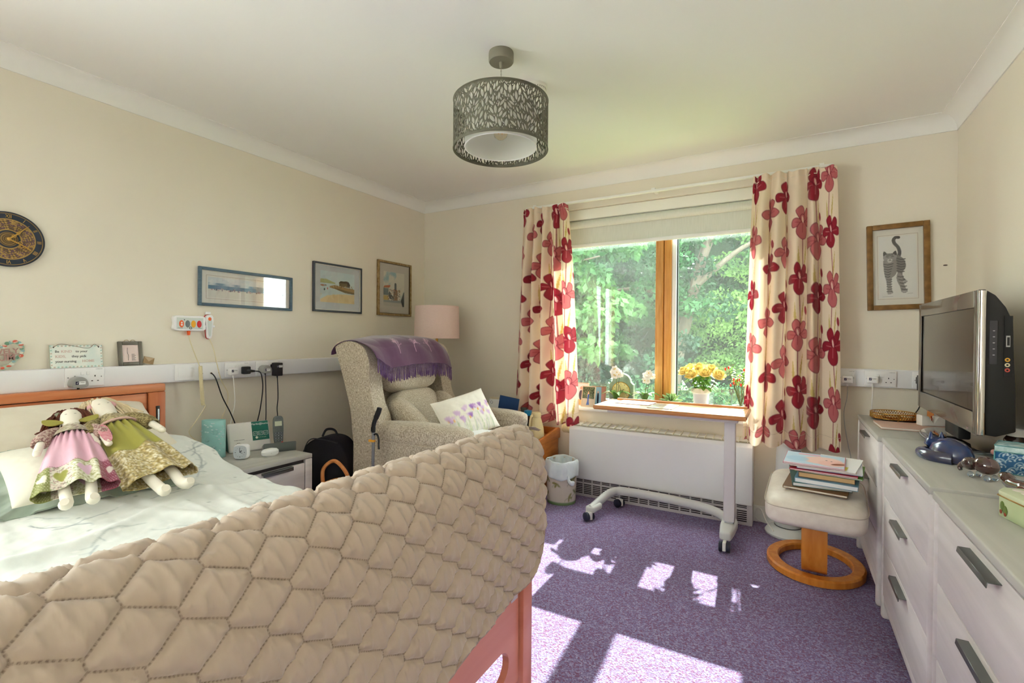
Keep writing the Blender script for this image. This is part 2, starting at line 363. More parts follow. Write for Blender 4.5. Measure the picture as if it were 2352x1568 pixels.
# long bed wall; behind the camera, a glazed opening added to let in fill daylight
DY0, DY1, DZ1 = -2.12, -.20, 2.16
wr = MB(); wr.box((XL-.2, YF-.2, 0), (XL, DY0, ZC)).box((XL-.2, DY1, 0), (XL, YB+.2, ZC)).box((XL-.2, DY0, DZ1), (XL, DY1, ZC))
struct(wr.build('wall_left', m_wall, flat=True))
struct(MB().box((XR, YF-.2, 0), (XR+.2, YB+.2, ZC)).build('wall_right', m_wall, flat=True))
struct(MB().box((XL, YF-.2, 0), (XR, YF, ZC)).build('wall_front', m_wall, flat=True))
# window wall with the deep window recess
RX0, RX1, RZ0, RZ1, YG = -1.60, -.085, .612, 2.132, 3.56
wb = MB()
wb.box((XL, YB, 0), (RX0, YB+.24, ZC)).box((RX1, YB, 0), (XR, YB+.24, ZC)).box((RX0, YB, 0), (RX1, YB+.24, RZ0)).box((RX0, YB, RZ1), (RX1, YB+.24, ZC))
struct(wb.build('wall_back', m_wall, flat=True))
gd = bpy.data.objects.new('fill_light_door_1', None); COL.objects.link(gd); struct(gd); gd.location = (XL-.1, 0, 0)  # invented door out of view, added as a source of fill daylight
m_pine = M('oiled pine', (196, 138, 70), .45, c2=(214, 160, 92), scale=9, stretch=(9, 9, .7), detail=6)
for k in range(3):
    ya = DY0+(DY1-DY0)*k/3; yb = DY0+(DY1-DY0)*(k+1)/3; f = MB()
    f.box((-.03, ya, 0), (.03, ya+.05, DZ1)).box((-.03, yb-.05, 0), (.03, yb, DZ1)).box((-.03, ya+.05, 0), (.03, yb-.05, .08)).box((-.03, ya+.05, DZ1-.06), (.03, yb-.05, DZ1))
    f.build('fill_door_frame', m_pine, gd, flat=True); MB().box((-.004, ya+.05, .08), (.004, yb-.05, DZ1-.06)).build('pane', GLASS('window glass', (246, 252, 250), .9), gd, flat=True)
# coving: a plain concave quadrant
def coving(name, a, b, nrm):
    a, b, n = Vector(a), Vector(b), Vector(nrm); g = MB(); d = .082; prof = [(0, -d), (.006, -d)]
    for k in range(9): t = PI/2*k/8; prof.append((d-.004-(d-.010)*math.cos(t), -.004-(d-.010)+(d-.010)*math.sin(t)))
    prof += [(d, -.004), (d, 0), (0, 0)]
    A = [g._v(a+n*p+Vector((0, 0, ZC+q))+(b-a).normalized()*0) for p, q in prof]; B = [g._v(b+n*p+Vector((0, 0, ZC+q))) for p, q in prof]
    for i in range(len(prof)): j = (i+1) % len(prof); g._f([A[i], A[j], B[j], B[i]])
    g._f(A); g._f(B[::-1]); return struct(g.build(name, m_ceil, ang=30))
coving('trim_1', (XL, YF, 0), (XL, YB, 0), (1, 0, 0)); coving('trim_2', (XL, YB, 0), (XR, YB, 0), (0, -1, 0)); coving('trim_3', (XR, YB, 0), (XR, YF, 0), (-1, 0, 0)); coving('trim_4', (XR, YF, 0), (XL, YF, 0), (0, 1, 0))
def skirting(name, a, b):
    struct(MB().box(a, b, .004, 2).build(name, m_white))
skirting('baseboard_back', (XL, YB-.016, 0), (XR, YB, .10)); skirting('baseboard_left', (XL, DY1, 0), (XL+.016, YB-.016, .10)); skirting('baseboard_right', (XR-.016, YF, 0), (XR, YB-.016, .10))

# ---------------------------------------------------------------- window
win = bpy.data.objects.new('window_1', None); COL.objects.link(win); struct(win); win.location = (0, YG, 0)
MB().box((RX0, -YG+3.372, RZ0), (RX1, .0, RZ0+.024), .007).build('sill', m_white, win)
f = MB(); z0, z1 = RZ0+.024, RZ1
f.box((RX0, -.04, z0), (RX0+.06, .05, z1)).box((RX1-.06, -.04, z0), (RX1, .05, z1)).box((RX0+.06, -.04, z1-.06), (RX1-.06, .05, z1)).box((RX0+.06, -.04, z0), (RX1-.06, .05, z0+.05))
f.build('outer_frame', m_pine, win)
MB().box((-.828, -.05, z0+.05), (-.775, .05, z1-.06), .004).build('mullion', m_pine, win)
MB().box((-.771, -.035, z0+.05), (-.722, .045, z1-.06), .003).build('sash_stile', M('golden pine stile', (206, 142, 66), .4, c2=(220, 160, 84), scale=9, stretch=(9, 9, .7), detail=6), win)
m_upvc = M('white aluminium sash', (236, 240, 240), .3)
MB().box((-.722, -.02, z0+.05), (-.690, .04, z1-.06), .003).build('sash_frame', m_upvc, win)
MB().box((-.690, .0, z0+.05), (-.682, .03, z1-.06)).build('gasket', M('dark rubber gasket', (40, 52, 50), .7), win, flat=True)
m_gl = GLASS('hazed window glass', (244, 252, 250), .9, haze=.008)  # slight milky veil imitates haze reflected in the panes
MB().box((RX0+.06, .008, z0+.05), (-.83, .012, z1-.06)).build('pane', m_gl, win, flat=True)
pane = MB().box((.0, -.002, z0+.05), (RX1-.06+.69, .002, z1-.06)).build('pane', m_gl, win, flat=True, loc=(-.69, .01, 0))
# roller blind, pulled down a hand's breadth
bl = thing('roller_blind', 'pale roller blind drawn a little way down across the window top', 'blind', (0, 3.478, 2.1))
m_bl = M('pale blind cloth', (222, 225, 214), .8, c2=(214, 218, 206), scale=40, stretch=(6, 1, .3))
MB().box((RX0+.01, -.035, -.045), (RX1-.01, .03, .03), .004).build('pelmet', M('cream pelmet', (240, 240, 228), .6), bl)
MB().cyl((RX0+.03, 0, -.075), (RX1-.03, 0, -.075), .03, n=20).build('roll', m_bl, bl)
MB().box((RX0+.04, .022, -.225), (RX1-.04, .025, -.07)).build('cloth', m_bl, bl, flat=True)
MB().box((RX0+.035, .014, -.25), (RX1-.035, .032, -.222), .005).build('bottom_bar', M('white blind bar', (240, 242, 240), .4), bl)

# ---------------------------------------------------------------- curtains on their track
tr = thing('curtain_track', 'slim white curtain track fixed above the window recess', 'curtain track', (0, 3.30, 2.155))
MB().box((-1.77, -.012, -.012), (.215, .012, .004), .002).build('rail', m_white, tr)
for x in (-1.7, -.8, .16): MB().box((x-.012, -.006, .004), (x+.012, .1195, .016)).build('bracket', m_white, tr, flat=True)
CW, CH = .98, 1.64
rj = random.Random(77)
def iris(cv, x, y, s, c, ol, hue):
    def pet(pts): 
        q = spline([(x+a*s, y+b*s, 0) for a, b in pts], 5, True); q = [(p.x, p.y) for p in q]; cv.poly(q, c); cv.line(q+[q[0]], .0022, ol)
    j = lambda v: v+rj.uniform(-.05, .05)
    pet([(0, -.04), (j(-.22), .12), (j(-.48), .10), (j(-.60), -.08), (j(-.50), -.26), (j(-.24), -.20)]); pet([(0, -.04), (j(.24), .16), (j(.46), .16), (j(.62), -.02), (j(.52), -.20), (j(.26), -.18)])
    pet([(-.04, .02), (j(-.26), .22), (j(-.30), .46), (j(-.10), .64), (j(.06), .50), (.06, .24)]); pet([(.02, .04), (j(.10), .36), (j(.22), .56), (j(.38), .44), (j(.34), .20), (.16, .04)])
    pet([(-.08, -.02), (j(-.26), -.26), (j(-.28), -.52), (j(-.06), -.72), (j(.18), -.66), (j(.28), -.40), (j(.20), -.16), (.10, -.02)])
    pet([(-.10, .04), (-.13, .20), (-.02, .30), (.10, .24), (.12, .06), (0, -.06)])
    cv.ell(x, y+.08*s, .05*s, .16*s, .2, (244, 214, 204), .9); cv.line([(x, y-.1*s), (x-.01*s, y-.45*s)], .003, hue, .8); cv.line([(x-.1*s, y-.05*s), (x-.38*s, y-.04*s)], .0025, hue, .8); cv.line([(x+.1*s, y-.02*s), (x+.4*s, y+.03*s)], .0025, hue, .8)
def curtain_print(seed, flips):
    cv = Canvas(CW, CH, 330, (240, 222, 200)); rnd = random.Random(seed)
    cr, ro, ol = (150, 38, 54), (194, 106, 110), (96, 18, 36)
    for k in range(6):
        x0 = .085+.163*k; off = (.02, .19, .10, .26, .05, .0)[k]+flips*.03; n = 0
        y = CH-.03-off
        while y > -.15:
            s = .132+rnd.random()*.025; dk = (n+k) % 2 == 0
            xs = x0+rnd.uniform(-.015, .015); sw = rnd.uniform(-.02, .02)
            cv.line([(xs, y-.06), (xs+sw*.5, y-.16), (xs+sw, y-.27)], .0045, (122, 30, 44))
            cv.poly([(xs+.012, y-.30), (xs+.028, y-.20), (xs+.036, y-.10), (xs+.018, y-.19)], (196, 172, 96)); 
            if rnd.random() < .6: cv.poly([(xs-.02, y-.33), (xs-.034, y-.22), (xs-.03, y-.14), (xs-.016, y-.23)], (206, 186, 118))
            iris(cv, xs, y, s, cr if dk else ro, ol, (236, 170, 168) if dk else (140, 40, 54))
            if rnd.random() < .5: cv.ell(xs+.05, y-.19, .012, .028, .2, cr, .9); cv.line([(xs+.05, y-.2), (xs+.045, y-.3)], .003, (122, 30, 44))
            y -= .325; n += 1
    return cv
m_cur = PR('printed curtain cotton', .85, .12, 700, .15, .2, trl=.22)
def curtain(label, top, bot, zt, zb, y0, cv, folds, seed, flat_from=None):
    nu, nv = 330, 430; u = np.linspace(0, 1, nu)[None, :]*np.ones((nv, 1)); t = np.linspace(0, 1, nv)[:, None]*np.ones((1, nu))
    uu = u+.012*np.sin(u*23+seed)+.010*np.sin(u*11+seed*2)*t
    if flat_from: env = np.clip((flat_from-u)/.10, .10, 1)
    else: env = np.ones_like(u)
    ph = 2*PI*folds*uu+.5*np.sin(2*PI*uu*2.3+seed)+.25*t*np.sin(5*uu+seed)
    amp = (.016+.034*np.clip((t-.05)/.25, 0, 1))*env
    y = y0+amp*(np.sin(ph)+.28*np.sin(2*ph+seed))+.010*np.sin(3*PI*u+seed)*t
    gather = np.exp(-((t-.055)/.02)**2); fine = 2*PI*folds*2.6*uu+seed
    y = y+.007*np.sin(fine)*np.exp(-(t/.05)**2)*np.maximum(env, .35)+.010*gather
    xl = top[0]+(bot[0]-top[0])*t**.8; xr = top[1]+(bot[1]-top[1])*t**.8
    x = xl+(xr-xl)*(u+.026*np.cos(ph)*env); z = zt+(zb-zt)*t+.006*np.sin(fine*.5)*np.clip(1-t*14, 0, 1)+.008*np.sin(ph)*t
    P = np.stack([x, y, z], -1); col = cv.at(np.clip(u*CW*.985+.004, 0, CW), (1-t)*CH*.985+.006)
    root = thing('curtain', label, 'curtain', ((bot[0]+bot[1])/2, y0, zb), 0, 'flowered window curtains'); off = np.array([(bot[0]+bot[1])/2, y0, zb])
    gridmesh('cloth', P-off, m_cur, col, root)
    h = MB(); ks = int(folds*2.2)   # heading-tape pleats standing off the top edge
    hk = np.arange(nu)
    T = MB().tube([tuple(P[9, i]-off+np.array([0, .004, 0])) for i in range(0, nu, 3)], .004, 5).build('heading_cord', M('curtain tape', (236, 224, 206), .9), root)
    b = MB().tube([tuple(P[nv-22, i]-off+np.array([0, -.001, 0])) for i in range(0, nu, 3)], .0012, 4).build('hem_seam', M('curtain seam', (214, 196, 172), .9), root)
    return root
curtain('flowered curtain gathered at the armchair side of the window', (-1.800, -1.428), (-1.880, -1.335), 2.145, .518, 3.290, curtain_print(3, 0), 5.2, 1.0)
curtain('flowered curtain hanging beside the cat picture above the footstool', (-.200, .231), (-.248, .265), 2.138, .526, 3.262, curtain_print(11, 1), 5.0, 2.3, flat_from=.84)
# ================================================================ THE BED
m_cherry = M('cherry wood', (202, 122, 78), .42, c2=(214, 140, 96), scale=5, stretch=(3, .7, 10), detail=6, spec=.4)
m_cherry_v = M('cherry wood upright', (192, 108, 66), .42, c2=(206, 126, 82), scale=5, stretch=(8, 8, .7), detail=6, spec=.4)
m_foot = M('pinkish cherry laminate', (212, 130, 106), .38, c2=(218, 140, 116), scale=3, stretch=(1, .4, 6), detail=5)
BY0, BY1, HX, FX = .02, 1.275, -2.855, -.655
bed = thing('bed', 'cherry wood bed with slatted headboard standing against the long wall', 'bed', (-1.75, .65, 0))
bo = Vector((1.75, -.65, 0))
def B(v): return tuple(Vector(v)+bo)
MB().box(B((HX, BY0, .862)), B((HX+.045, BY1, .903)), .008).build('headboard_rail', m_cherry, bed)
for y0, y1 in ((BY0, BY0+.075), (BY1-.075, BY1)): MB().box(B((HX+.002, y0, 0)), B((HX+.042, y1, .862)), .004).build('headboard_post', m_cherry_v, bed)
for k in range(7):
    z1 = .858-k*.083; MB().box(B((HX+.012, BY0+.078, z1-.081)), B((HX+.030, BY1-.078, z1)), .0025).build('headboard_plank', m_cherry, bed)
s = MB(); s.box(B((HX+.041, BY1-.045, .55)), B((HX+.0445, BY1-.027, .79)), .0015); sl = s.build('rail_slot', M('black slot', (22, 22, 24), .4), bed)
MB().box(B((HX+.044, BY1-.040, .555)), B((HX+.0475, BY1-.032, .775)), .0015).build('slot_runner', M('brushed steel', (176, 184, 190), .25, 1.0), sl)
# footboard: posts, panel with a rounded hand slot, top rail under the quilt
for y0, y1 in ((BY0, BY0+.055), (BY1-.055, BY1)): MB().box(B((FX-.045, y0, 0)), B((FX, y1, .80)), .005).build('footboard_post', m_foot, bed)
MB().box(B((FX-.045, BY0, .76)), B((FX, BY1, .835)), .02, 4).build('footboard_rail', m_foot, bed)
def slot_panel():
    """panel with rounded slots cut through it, in the y-z plane"""
    y0, y1, z0, z1 = BY0+.055, BY1-.060, .16, .77; n = 10; outer = [(y0, z0), (y1, z0), (y1, z1), (y0, z1)]; hole = []
    ya, yb, zc, r = BY1-.42, BY1-.115, .245, .045
    for k in range(n+1): a = -PI/2+PI*k/n; hole.append((yb-r+r*math.cos(a), zc+r*math.sin(a)))
    for k in range(n+1): a = PI/2+PI*k/n; hole.append((ya+r+r*math.cos(a), zc+r*math.sin(a)))
    v = [Vector(p) for p in outer+hole]; e = [(i, (i+1) % 4) for i in range(4)]+[(4+i, 4+(i+1) % len(hole)) for i in range(len(hole))]
    vv, ee, ff, *_ = delaunay_2d_cdt(v, e, [], 1, 1e-6); g = MB(); g.bm.verts.ensure_lookup_table(); W_ = []
    for x in (FX-.034, FX-.014): W_.append([g._v(B((x, p.x, p.y))) for p in vv])
    for t in ff:
        c = sum((vv[i] for i in t), Vector((0, 0)))/len(t)
        if ya+r*.3 < c.x < yb-r*.3 and abs(c.y-zc) < r or (Vector(c)-Vector((yb-r, zc))).length < r*.97 or (Vector(c)-Vector((ya+r, zc))).length < r*.97: continue
        g._f([W_[0][i] for i in t]); g._f([W_[1][i] for i in t][::-1])
    for i in range(len(hole)):
        a, b = 4+i, 4+(i+1) % len(hole); g._f([W_[0][a], W_[0][b], W_[1][b], W_[1][a]])
    return g
slot_panel().build('footboard_panel', m_foot, bed, flat=True)
MB().box(B((FX-.030, BY1-.0605, .16)), B((FX-.022, BY1-.055, .77))).build('panel_groove', M('dark cherry groove', (120, 40, 20), .5), bed, flat=True)
MB().box(B((FX-.0138, BY1-.105, .405)), B((FX-.0128, BY1-.068, .47))).build('maker_label', M('silver label', (206, 196, 204), .4), bed, flat=True)
MB().box(B((HX+.05, BY0+.03, .25)), B((FX-.05, BY1-.03, .33)), .01).build('bed_base', M('beige bed base', (196, 184, 170), .8), bed)
MB().box(B((HX+.05, BY0+.02, .33)), B((FX-.06, BY1-.02, .50)), .04, 4).build('mattress', M('white mattress', (226, 226, 222), .8), bed)
MB().cyl(B((FX-.15, BY1-.2, 0)), B((FX-.15, BY1-.2, .25)), .02, n=16).build('bed_leg', M('grey bed leg', (120, 112, 128), .35, .6), bed)
# ---- duvet with a printed twig pattern
def duvet():
    x0, x1, y0, y1 = -2.70, -.715, .04, 1.43
    cv = Canvas(x1-x0, y1-y0, 260, (236, 240, 237)); rnd = random.Random(5)
    cv.noise((218, 226, 223), 3, .45, .75, 3, .6)
    for k in range(120):
        x, y, a = rnd.uniform(0, x1-x0), rnd.uniform(0, y1-y0), rnd.uniform(0, 6.3); p = [(x, y)]
        for q in range(8): a += rnd.uniform(-.45, .45); x += .022*math.cos(a); y += .022*math.sin(a); p.append((x, y))
        cv.line(p, rnd.choice((.0022, .003, .0036)), rnd.choice(((118, 134, 142), (96, 112, 126), (160, 174, 174))), .9)
        for (px, py) in p[2::2]:
            b = a+rnd.choice((-1, 1))*rnd.uniform(.5, 1.1); cv.line([(px, py), (px+.03*math.cos(b), py+.03*math.sin(b))], .0018, (150, 164, 168), .8)
            cv.ell(px+.034*math.cos(b), py+.034*math.sin(b), .010, .005, b, (246, 248, 246), .9)
    for k in range(70): cv.ell(rnd.uniform(0, 2), rnd.uniform(0, 1.4), .007, .005, rnd.uniform(0, 3), (150, 160, 158), .7)
    nx, ny = 430, 320; x = np.linspace(x0, x1, nx)[None, :]*np.ones((ny, 1)); s_ = np.linspace(0, y1-y0, ny)[:, None]*np.ones((1, nx))
    # cross-section: flat on top, rolling over the wall-side edge and hanging down
    edge = 1.215-y0; over = np.clip(s_-edge, 0, None); r = .045; arc = np.clip(over, 0, r*PI/2)/r
    y = y0+np.minimum(s_, edge)+r*np.sin(arc); dz = -r*(1-np.cos(arc))-np.clip(over-r*PI/2, 0, None)
    top = .545+.022*np.exp(-((x+2.2)/.28)**2)*1.0
    head = np.clip((-2.12-x)/.45, 0, 1); head = head*head*(3-2*head); top = top+.115*head
    bulge = .03*np.sin(np.clip((y-y0)/1.2, 0, 1)*PI)
    w = .020*(fbm(x*5.5+y*1.5, y*4+x*.8, 2)-.5)+.014*(np.abs(fbm(x*3+y*7, y*9-x*3, 8, 3)-.5)*2)**1.5+.006*(fbm(x*16, y*13, 5)-.5)
    fold = .016*np.exp(-((y-.86-.25*(x+1.4)-.05*np.sin(x*7))/.03)**2)*np.clip((x+2.0)*2, 0, 1)+.014*np.exp(-((y-1.02-.10*(x+1.4)-.03*np.sin(x*9))/.025)**2)+.012*np.exp(-((x+1.62+.22*y+.04*np.sin(y*8))/.028)**2)
    z = top+bulge+w+fold*.9+dz; side = np.clip(over/.05, 0, 1); y = y+side*(.022*np.sin(x*13+2*np.sin(x*4))+.01*np.sin(x*31))+.008*side
    P = np.stack([x, y, z], -1)
    off = np.array([-1.7, .65, .5]); return gridmesh('duvet', P-off, PR('satin printed duvet cotton', .55, .05, 250, .35, .3), cv.at(x-x0, s_), None, tuple(off))
tag(duvet(), 'pale mint duvet printed with grey twigs covering the bed', 'duvet')
# ---- pillows
def pillow(name, label, cat, size, th, mat, loc, rot, seed, n=70, flange=0, fm=None, cv=None, sag=0.0):
    w, h = size; u = np.linspace(-1, 1, n)[None, :]*np.ones((n, 1)); v = np.linspace(-1, 1, n)[:, None]*np.ones((1, n))
    prof = (np.clip(1-np.abs(u)**2.6, 0, 1)*np.clip(1-np.abs(v)**2.6, 0, 1))**.55
    pinch = 1-.05*np.abs(v)**2*(1-u*u)*0-.06*(1-np.abs(v)**2)*0
    X = u*w/2*(1-.05*(1-v*v)); Y = v*h/2*(1-.05*(1-u*u)); wr = .010*(fbm(u*4+seed, v*4, seed)-.5)*prof
    z = th/2*prof; root = thing(name, label, cat, loc); root.rotation_euler = rot
    col = cv.at((u+1)/2*cv.w, (v+1)/2*cv.h) if cv is not None else None
    P = np.stack([np.concatenate([X, X[:, ::-1]], 1), np.concatenate([Y, Y[:, ::-1]], 1), np.concatenate([z+wr, -z[:, ::-1]], 1)], -1)
    c2 = np.concatenate([col, col[:, ::-1]*0+np.array([232, 228, 218])], 1) if col is not None else None
    gridmesh('cover', P, mat, c2, root, closeu=True)
    if flange:
        g = MB(); k = 60; A = []; Bq = []
        def sqp(t, W_, H_, wv):
            a = t*4; e = int(a) % 4; f = (a % 1)*2-1; q = [(f, -1), (1, f), (-f, 1), (-1, -f)][e]; return Vector((q[0]*W_/2*(1-.05*(1-q[1]**2)), q[1]*H_/2*(1-.05*(1-q[0]**2)), wv))
        for i in range(k*2):
            t = i/(k*2); A.append((g._v(sqp(t, w*.985, h*.985, .004)), g._v(sqp(t, w*.985, h*.985, -.004)))); o = .008*math.sin(i*.8+seed)+.004*math.sin(i*2.3); Bq.append((g._v(sqp(t, w+2*flange, h+2*flange, .003+o)), g._v(sqp(t, w+2*flange, h+2*flange, -.003+o))))
        for i in range(k*2):
            j = (i+1) % (k*2); g._f([A[i][0], A[j][0], Bq[j][0], Bq[i][0]]); g._f([A[i][1], Bq[i][1], Bq[j][1], A[j][1]]); g._f([Bq[i][0], Bq[j][0], Bq[j][1], Bq[i][1]])
        g.build('flange', fm, root, ang=60)
    return root
m_cream = M('cream pillow cotton', (236, 230, 214), .8, c2=(228, 220, 202), scale=6, bump=.25, bscale=18, sheen=.2)
pillow('pillow', 'plump cream pillow lying against the headboard', 'pillow', (.46, .98), .20, m_cream, (-2.635, .69, .725), (0, R(24), 0), 3)
pillow('cushion', 'flat mint bordered cushion the two rag dolls lean on', 'cushion', (.40, .40), .11, M('ivory pillow front', (232, 230, 216), .75, sheen=.2, bump=.15, bscale=30), (-2.255, .735, .665), (0, R(17), R(-6)), 9, flange=.05, fm=M('sage green border cloth', (146, 164, 150), .7, c2=(162, 178, 164), scale=14, sheen=.3))
# ---------------------------------------------------------------- quilt over the footboard
def quilt():
    v1 = np.array([.058, -.041])*.92; v2 = np.array([.041, .051])*.92; A = np.array([.054, -.025])*.92; Bv = np.array([.004, -.016])*.92; Cv = np.array([.041, .035])*.92
    # edges of one cell node: node p0 -> p0+A -> +B ; and from that node's lower end the C edge
    E = [(np.array([0, 0.]), A), (A, Bv), (A+Bv-Cv-np.array([0, 0]), Cv)]
    ny, ns = 560, 430; ye = np.linspace(-.06, 1.318, ny)
    # cross-section path (x, z) from the front hem up over the rail and down the bed side, arclength s
    path = [(FX+.032, .44), (FX+.036, .60), (FX+.036, .74), (FX+.030, .80), (FX+.012, .845), (FX-.022, .872), (FX-.062, .878), (FX-.100, .862), (FX-.125, .82), (FX-.130, .74), (FX-.13, .62)]
    pp = spline([(a, 0, b) for a, b in path], 12); pa = np.array([(p.x, p.z) for p in pp]); L = np.concatenate([[0], np.cumsum(np.hypot(*np.diff(pa, axis=0).T))]); Lt = L[-1]
    Y = ye[None, :]*np.ones((ns, 1)); f = np.linspace(0, 1, ns)[:, None]*np.ones((1, ny))
    # hem: rises towards the wall-side end with a rounded corner
    hem = .005+.03*np.clip((Y-.75)/.5, 0, 1)**1.5+.30*np.clip((Y-1.16)/.158, 0, 1)**3.2+.004*np.sin(Y*30)
    s = hem+(Lt-hem)*f; px = np.interp(s, L, pa[:, 0]); pz = np.interp(s, L, pa[:, 1]); tx = np.gradient(pa[:, 0], L); tz = np.gradient(pa[:, 1], L); nx_ = np.interp(s, L, tz); nz_ = -np.interp(s, L, tx); ln = np.hypot(nx_, nz_)+1e-9; nx_ /= ln; nz_ /= ln
    su = s; yu = Y; det = v1[0]*v2[1]-v1[1]*v2[0]; a = (yu*v2[1]-su*v2[0])/det; b = (v1[0]*su-v1[1]*yu)/det; fa = a-np.floor(a); fb = b-np.floor(b); qx = fa*v1[0]+fb*v2[0]; qy = fa*v1[1]+fb*v2[1]
    dist = np.full(Y.shape, 9.); al = np.zeros(Y.shape); horiz = np.zeros(Y.shape)
    for i in (-1, 0, 1, 2):
        for j in (-1, 0, 1, 2):
            o = i*v1+j*v2
            for k, (p0, d) in enumerate(E):
                X0, Y0 = qx-(o+p0)[0], qy-(o+p0)[1]; l2 = d@d; t = np.clip((X0*d[0]+Y0*d[1])/l2, 0, 1); dd = np.hypot(X0-t*d[0], Y0-t*d[1]); m = dd < dist; dist = np.where(m, dd, dist); al = np.where(m, t*math.sqrt(l2), al)
    puff = np.clip(dist/.017, 0, 1); puff = 1-(1-puff)**2.2
    cell = np.sin(np.floor(a)*7.13+np.floor(b)*3.71)*4
    w1 = 1-2*np.abs(np.sin((yu+.30*su)*PI/.026+cell+4*fbm(yu*7, su*5, 4)))**.7; w2 = np.abs(fbm((yu+.15*su)*70, su*16, 6, 3)-.5)*2
    wr = (.5*w1+.9*(.42-w2))*(.25+1.1*fbm(yu*12, su*9, 9))
    disp = .0115*puff+(.0080)*wr*np.clip(dist/.006, 0, 1)*np.clip(1.3-puff*.7, .3, 1)+.006*(fbm(yu*5, su*6, 3)-.5)
    hemr = np.clip((s-hem)/.012, 0, 1); disp = disp*np.clip(hemr+.3, 0, 1)+.004*np.exp(-((s-hem-.006)/.006)**2)
    # the wall-side end folds round the post
    endw = np.clip((Y-1.265)/.053, 0, 1); px = px-.055*endw**1.6*np.where(px > FX-.03, 1, -.6); pz = pz-.010*endw**2
    hang = np.clip((.72-pz)/.3, 0, 1)*np.where(px > FX-.04, 1, 0); px = px+.012*hang*np.sin(Y*9+1)
    P = np.stack([px+nx_*disp, Y-.018*endw*0, pz+nz_*disp], -1)
    m = bpy.data.materials.new('quilted taupe cotton'); m.use_nodes = True; nt = m.node_tree; bs = nt.nodes['Principled BSDF']; N = nt.nodes.new; K = nt.links.new
    d1 = N('ShaderNodeAttribute'); d1.attribute_name = 'seam'; a1 = N('ShaderNodeAttribute'); a1.attribute_name = 'along'
    lt = N('ShaderNodeMapRange'); lt.inputs[1].default_value = .0006; lt.inputs[2].default_value = .0019; lt.inputs[3].default_value = 1; lt.inputs[4].default_value = 0; K(d1.outputs['Fac'], lt.inputs[0])
    mu = N('ShaderNodeMath'); mu.operation = 'MULTIPLY'; mu.inputs[1].default_value = 2*PI/.0052; K(a1.outputs['Fac'], mu.inputs[0]); sn = N('ShaderNodeMath'); sn.operation = 'SINE'; K(mu.outputs[0], sn.inputs[0])
    mr = N('ShaderNodeMapRange'); mr.inputs[1].default_value = -.5; mr.inputs[2].default_value = .3; mr.inputs[3].default_value = .2; mr.inputs[4].default_value = .62; K(sn.outputs[0], mr.inputs[0]); m2 = N('ShaderNodeMath'); m2.operation = 'MULTIPLY'; K(lt.outputs[0], m2.inputs[0]); K(mr.outputs[0], m2.inputs[1])
    tc = N('ShaderNodeTexCoord'); no = N('ShaderNodeTexNoise'); no.inputs['Scale'].default_value = 3; K(tc.outputs['Object'], no.inputs['Vector']); rp = N('ShaderNodeValToRGB'); rp.color_ramp.elements[0].color = L4((186, 167, 150)); rp.color_ramp.elements[1].color = L4((194, 177, 160)); K(no.outputs[0], rp.inputs[0])
    mx = N('ShaderNodeMix'); mx.data_type = 'RGBA'; K(m2.outputs[0], mx.inputs[0]); K(rp.outputs[0], mx.inputs[6]); mx.inputs[7].default_value = L4((84, 64, 54)); K(mx.outputs[2], bs.inputs['Base Color'])
    bs.inputs['Roughness'].default_value = .75; bs.inputs['Sheen Weight'].default_value = .35; bs.inputs['Specular IOR Level'].default_value = .2
    root = thing('quilted_blanket', 'taupe quilted blanket with dark honeycomb stitching folded over the footboard', 'blanket', (FX, .65, .44)); off = np.array([FX, .65, .44])
    gridmesh('quilt_top', P-off, m, None, root, attrs={'seam': dist, 'along': al})
    hp = [tuple(P[0, i]-off+np.array([.002, 0, .001])) for i in range(0, ny, 6)]; MB().tube(hp, .0045, 6).build('hem_binding', M('taupe binding', (172, 150, 132), .7), root)
    MB().prism([(0, 0), (.05, .012), (.045, .06), (.012, .052)], 0, .0006, 'yz').build('care_label', M('white care label', (232, 226, 226), .6), root, loc=(FX-.075-FX, 1.318-.65-.004, .62-.44), flat=True)
    return root
quilt()
# ================================================================ RAG DOLLS
m_calico = M('white calico', (240, 234, 220), .8, sheen=.2)
def floral(bg, cols, w, h, n, seed, r=.006, ppm=330):
    cv = Canvas(w, h, ppm, bg); rnd = random.Random(seed)
    for k in range(n): cv.ell(rnd.uniform(0, w), rnd.uniform(0, h), r*rnd.uniform(.5, 1.2), r*rnd.uniform(.4, .9), rnd.uniform(0, 3), rnd.choice(cols), .9, .4)
    return cv
def dots(cv, x0, y0, x1, y1, step, r, c):
    for i in range(int((x1-x0)/step)+1):
        for j in range(int((y1-y0)/step)+1): cv.ell(x0+i*step+(j % 2)*step/2, y0+j*step, r, r, 0, c, .95, .3)
def heart(cv, x, y, s, c, ang=0):
    p = [(0, -.95), (-.52, -.1), (-.5, .38), (-.22, .52), (0, .32), (.22, .52), (.5, .38), (.52, -.1)]; ca, sa = math.cos(ang), math.sin(ang)
    cv.poly([(q.x, q.y) for q in spline([(x+s*(a*ca-b*sa), y+s*(a*sa+b*ca), 0) for a, b in p], 5, True)], c)
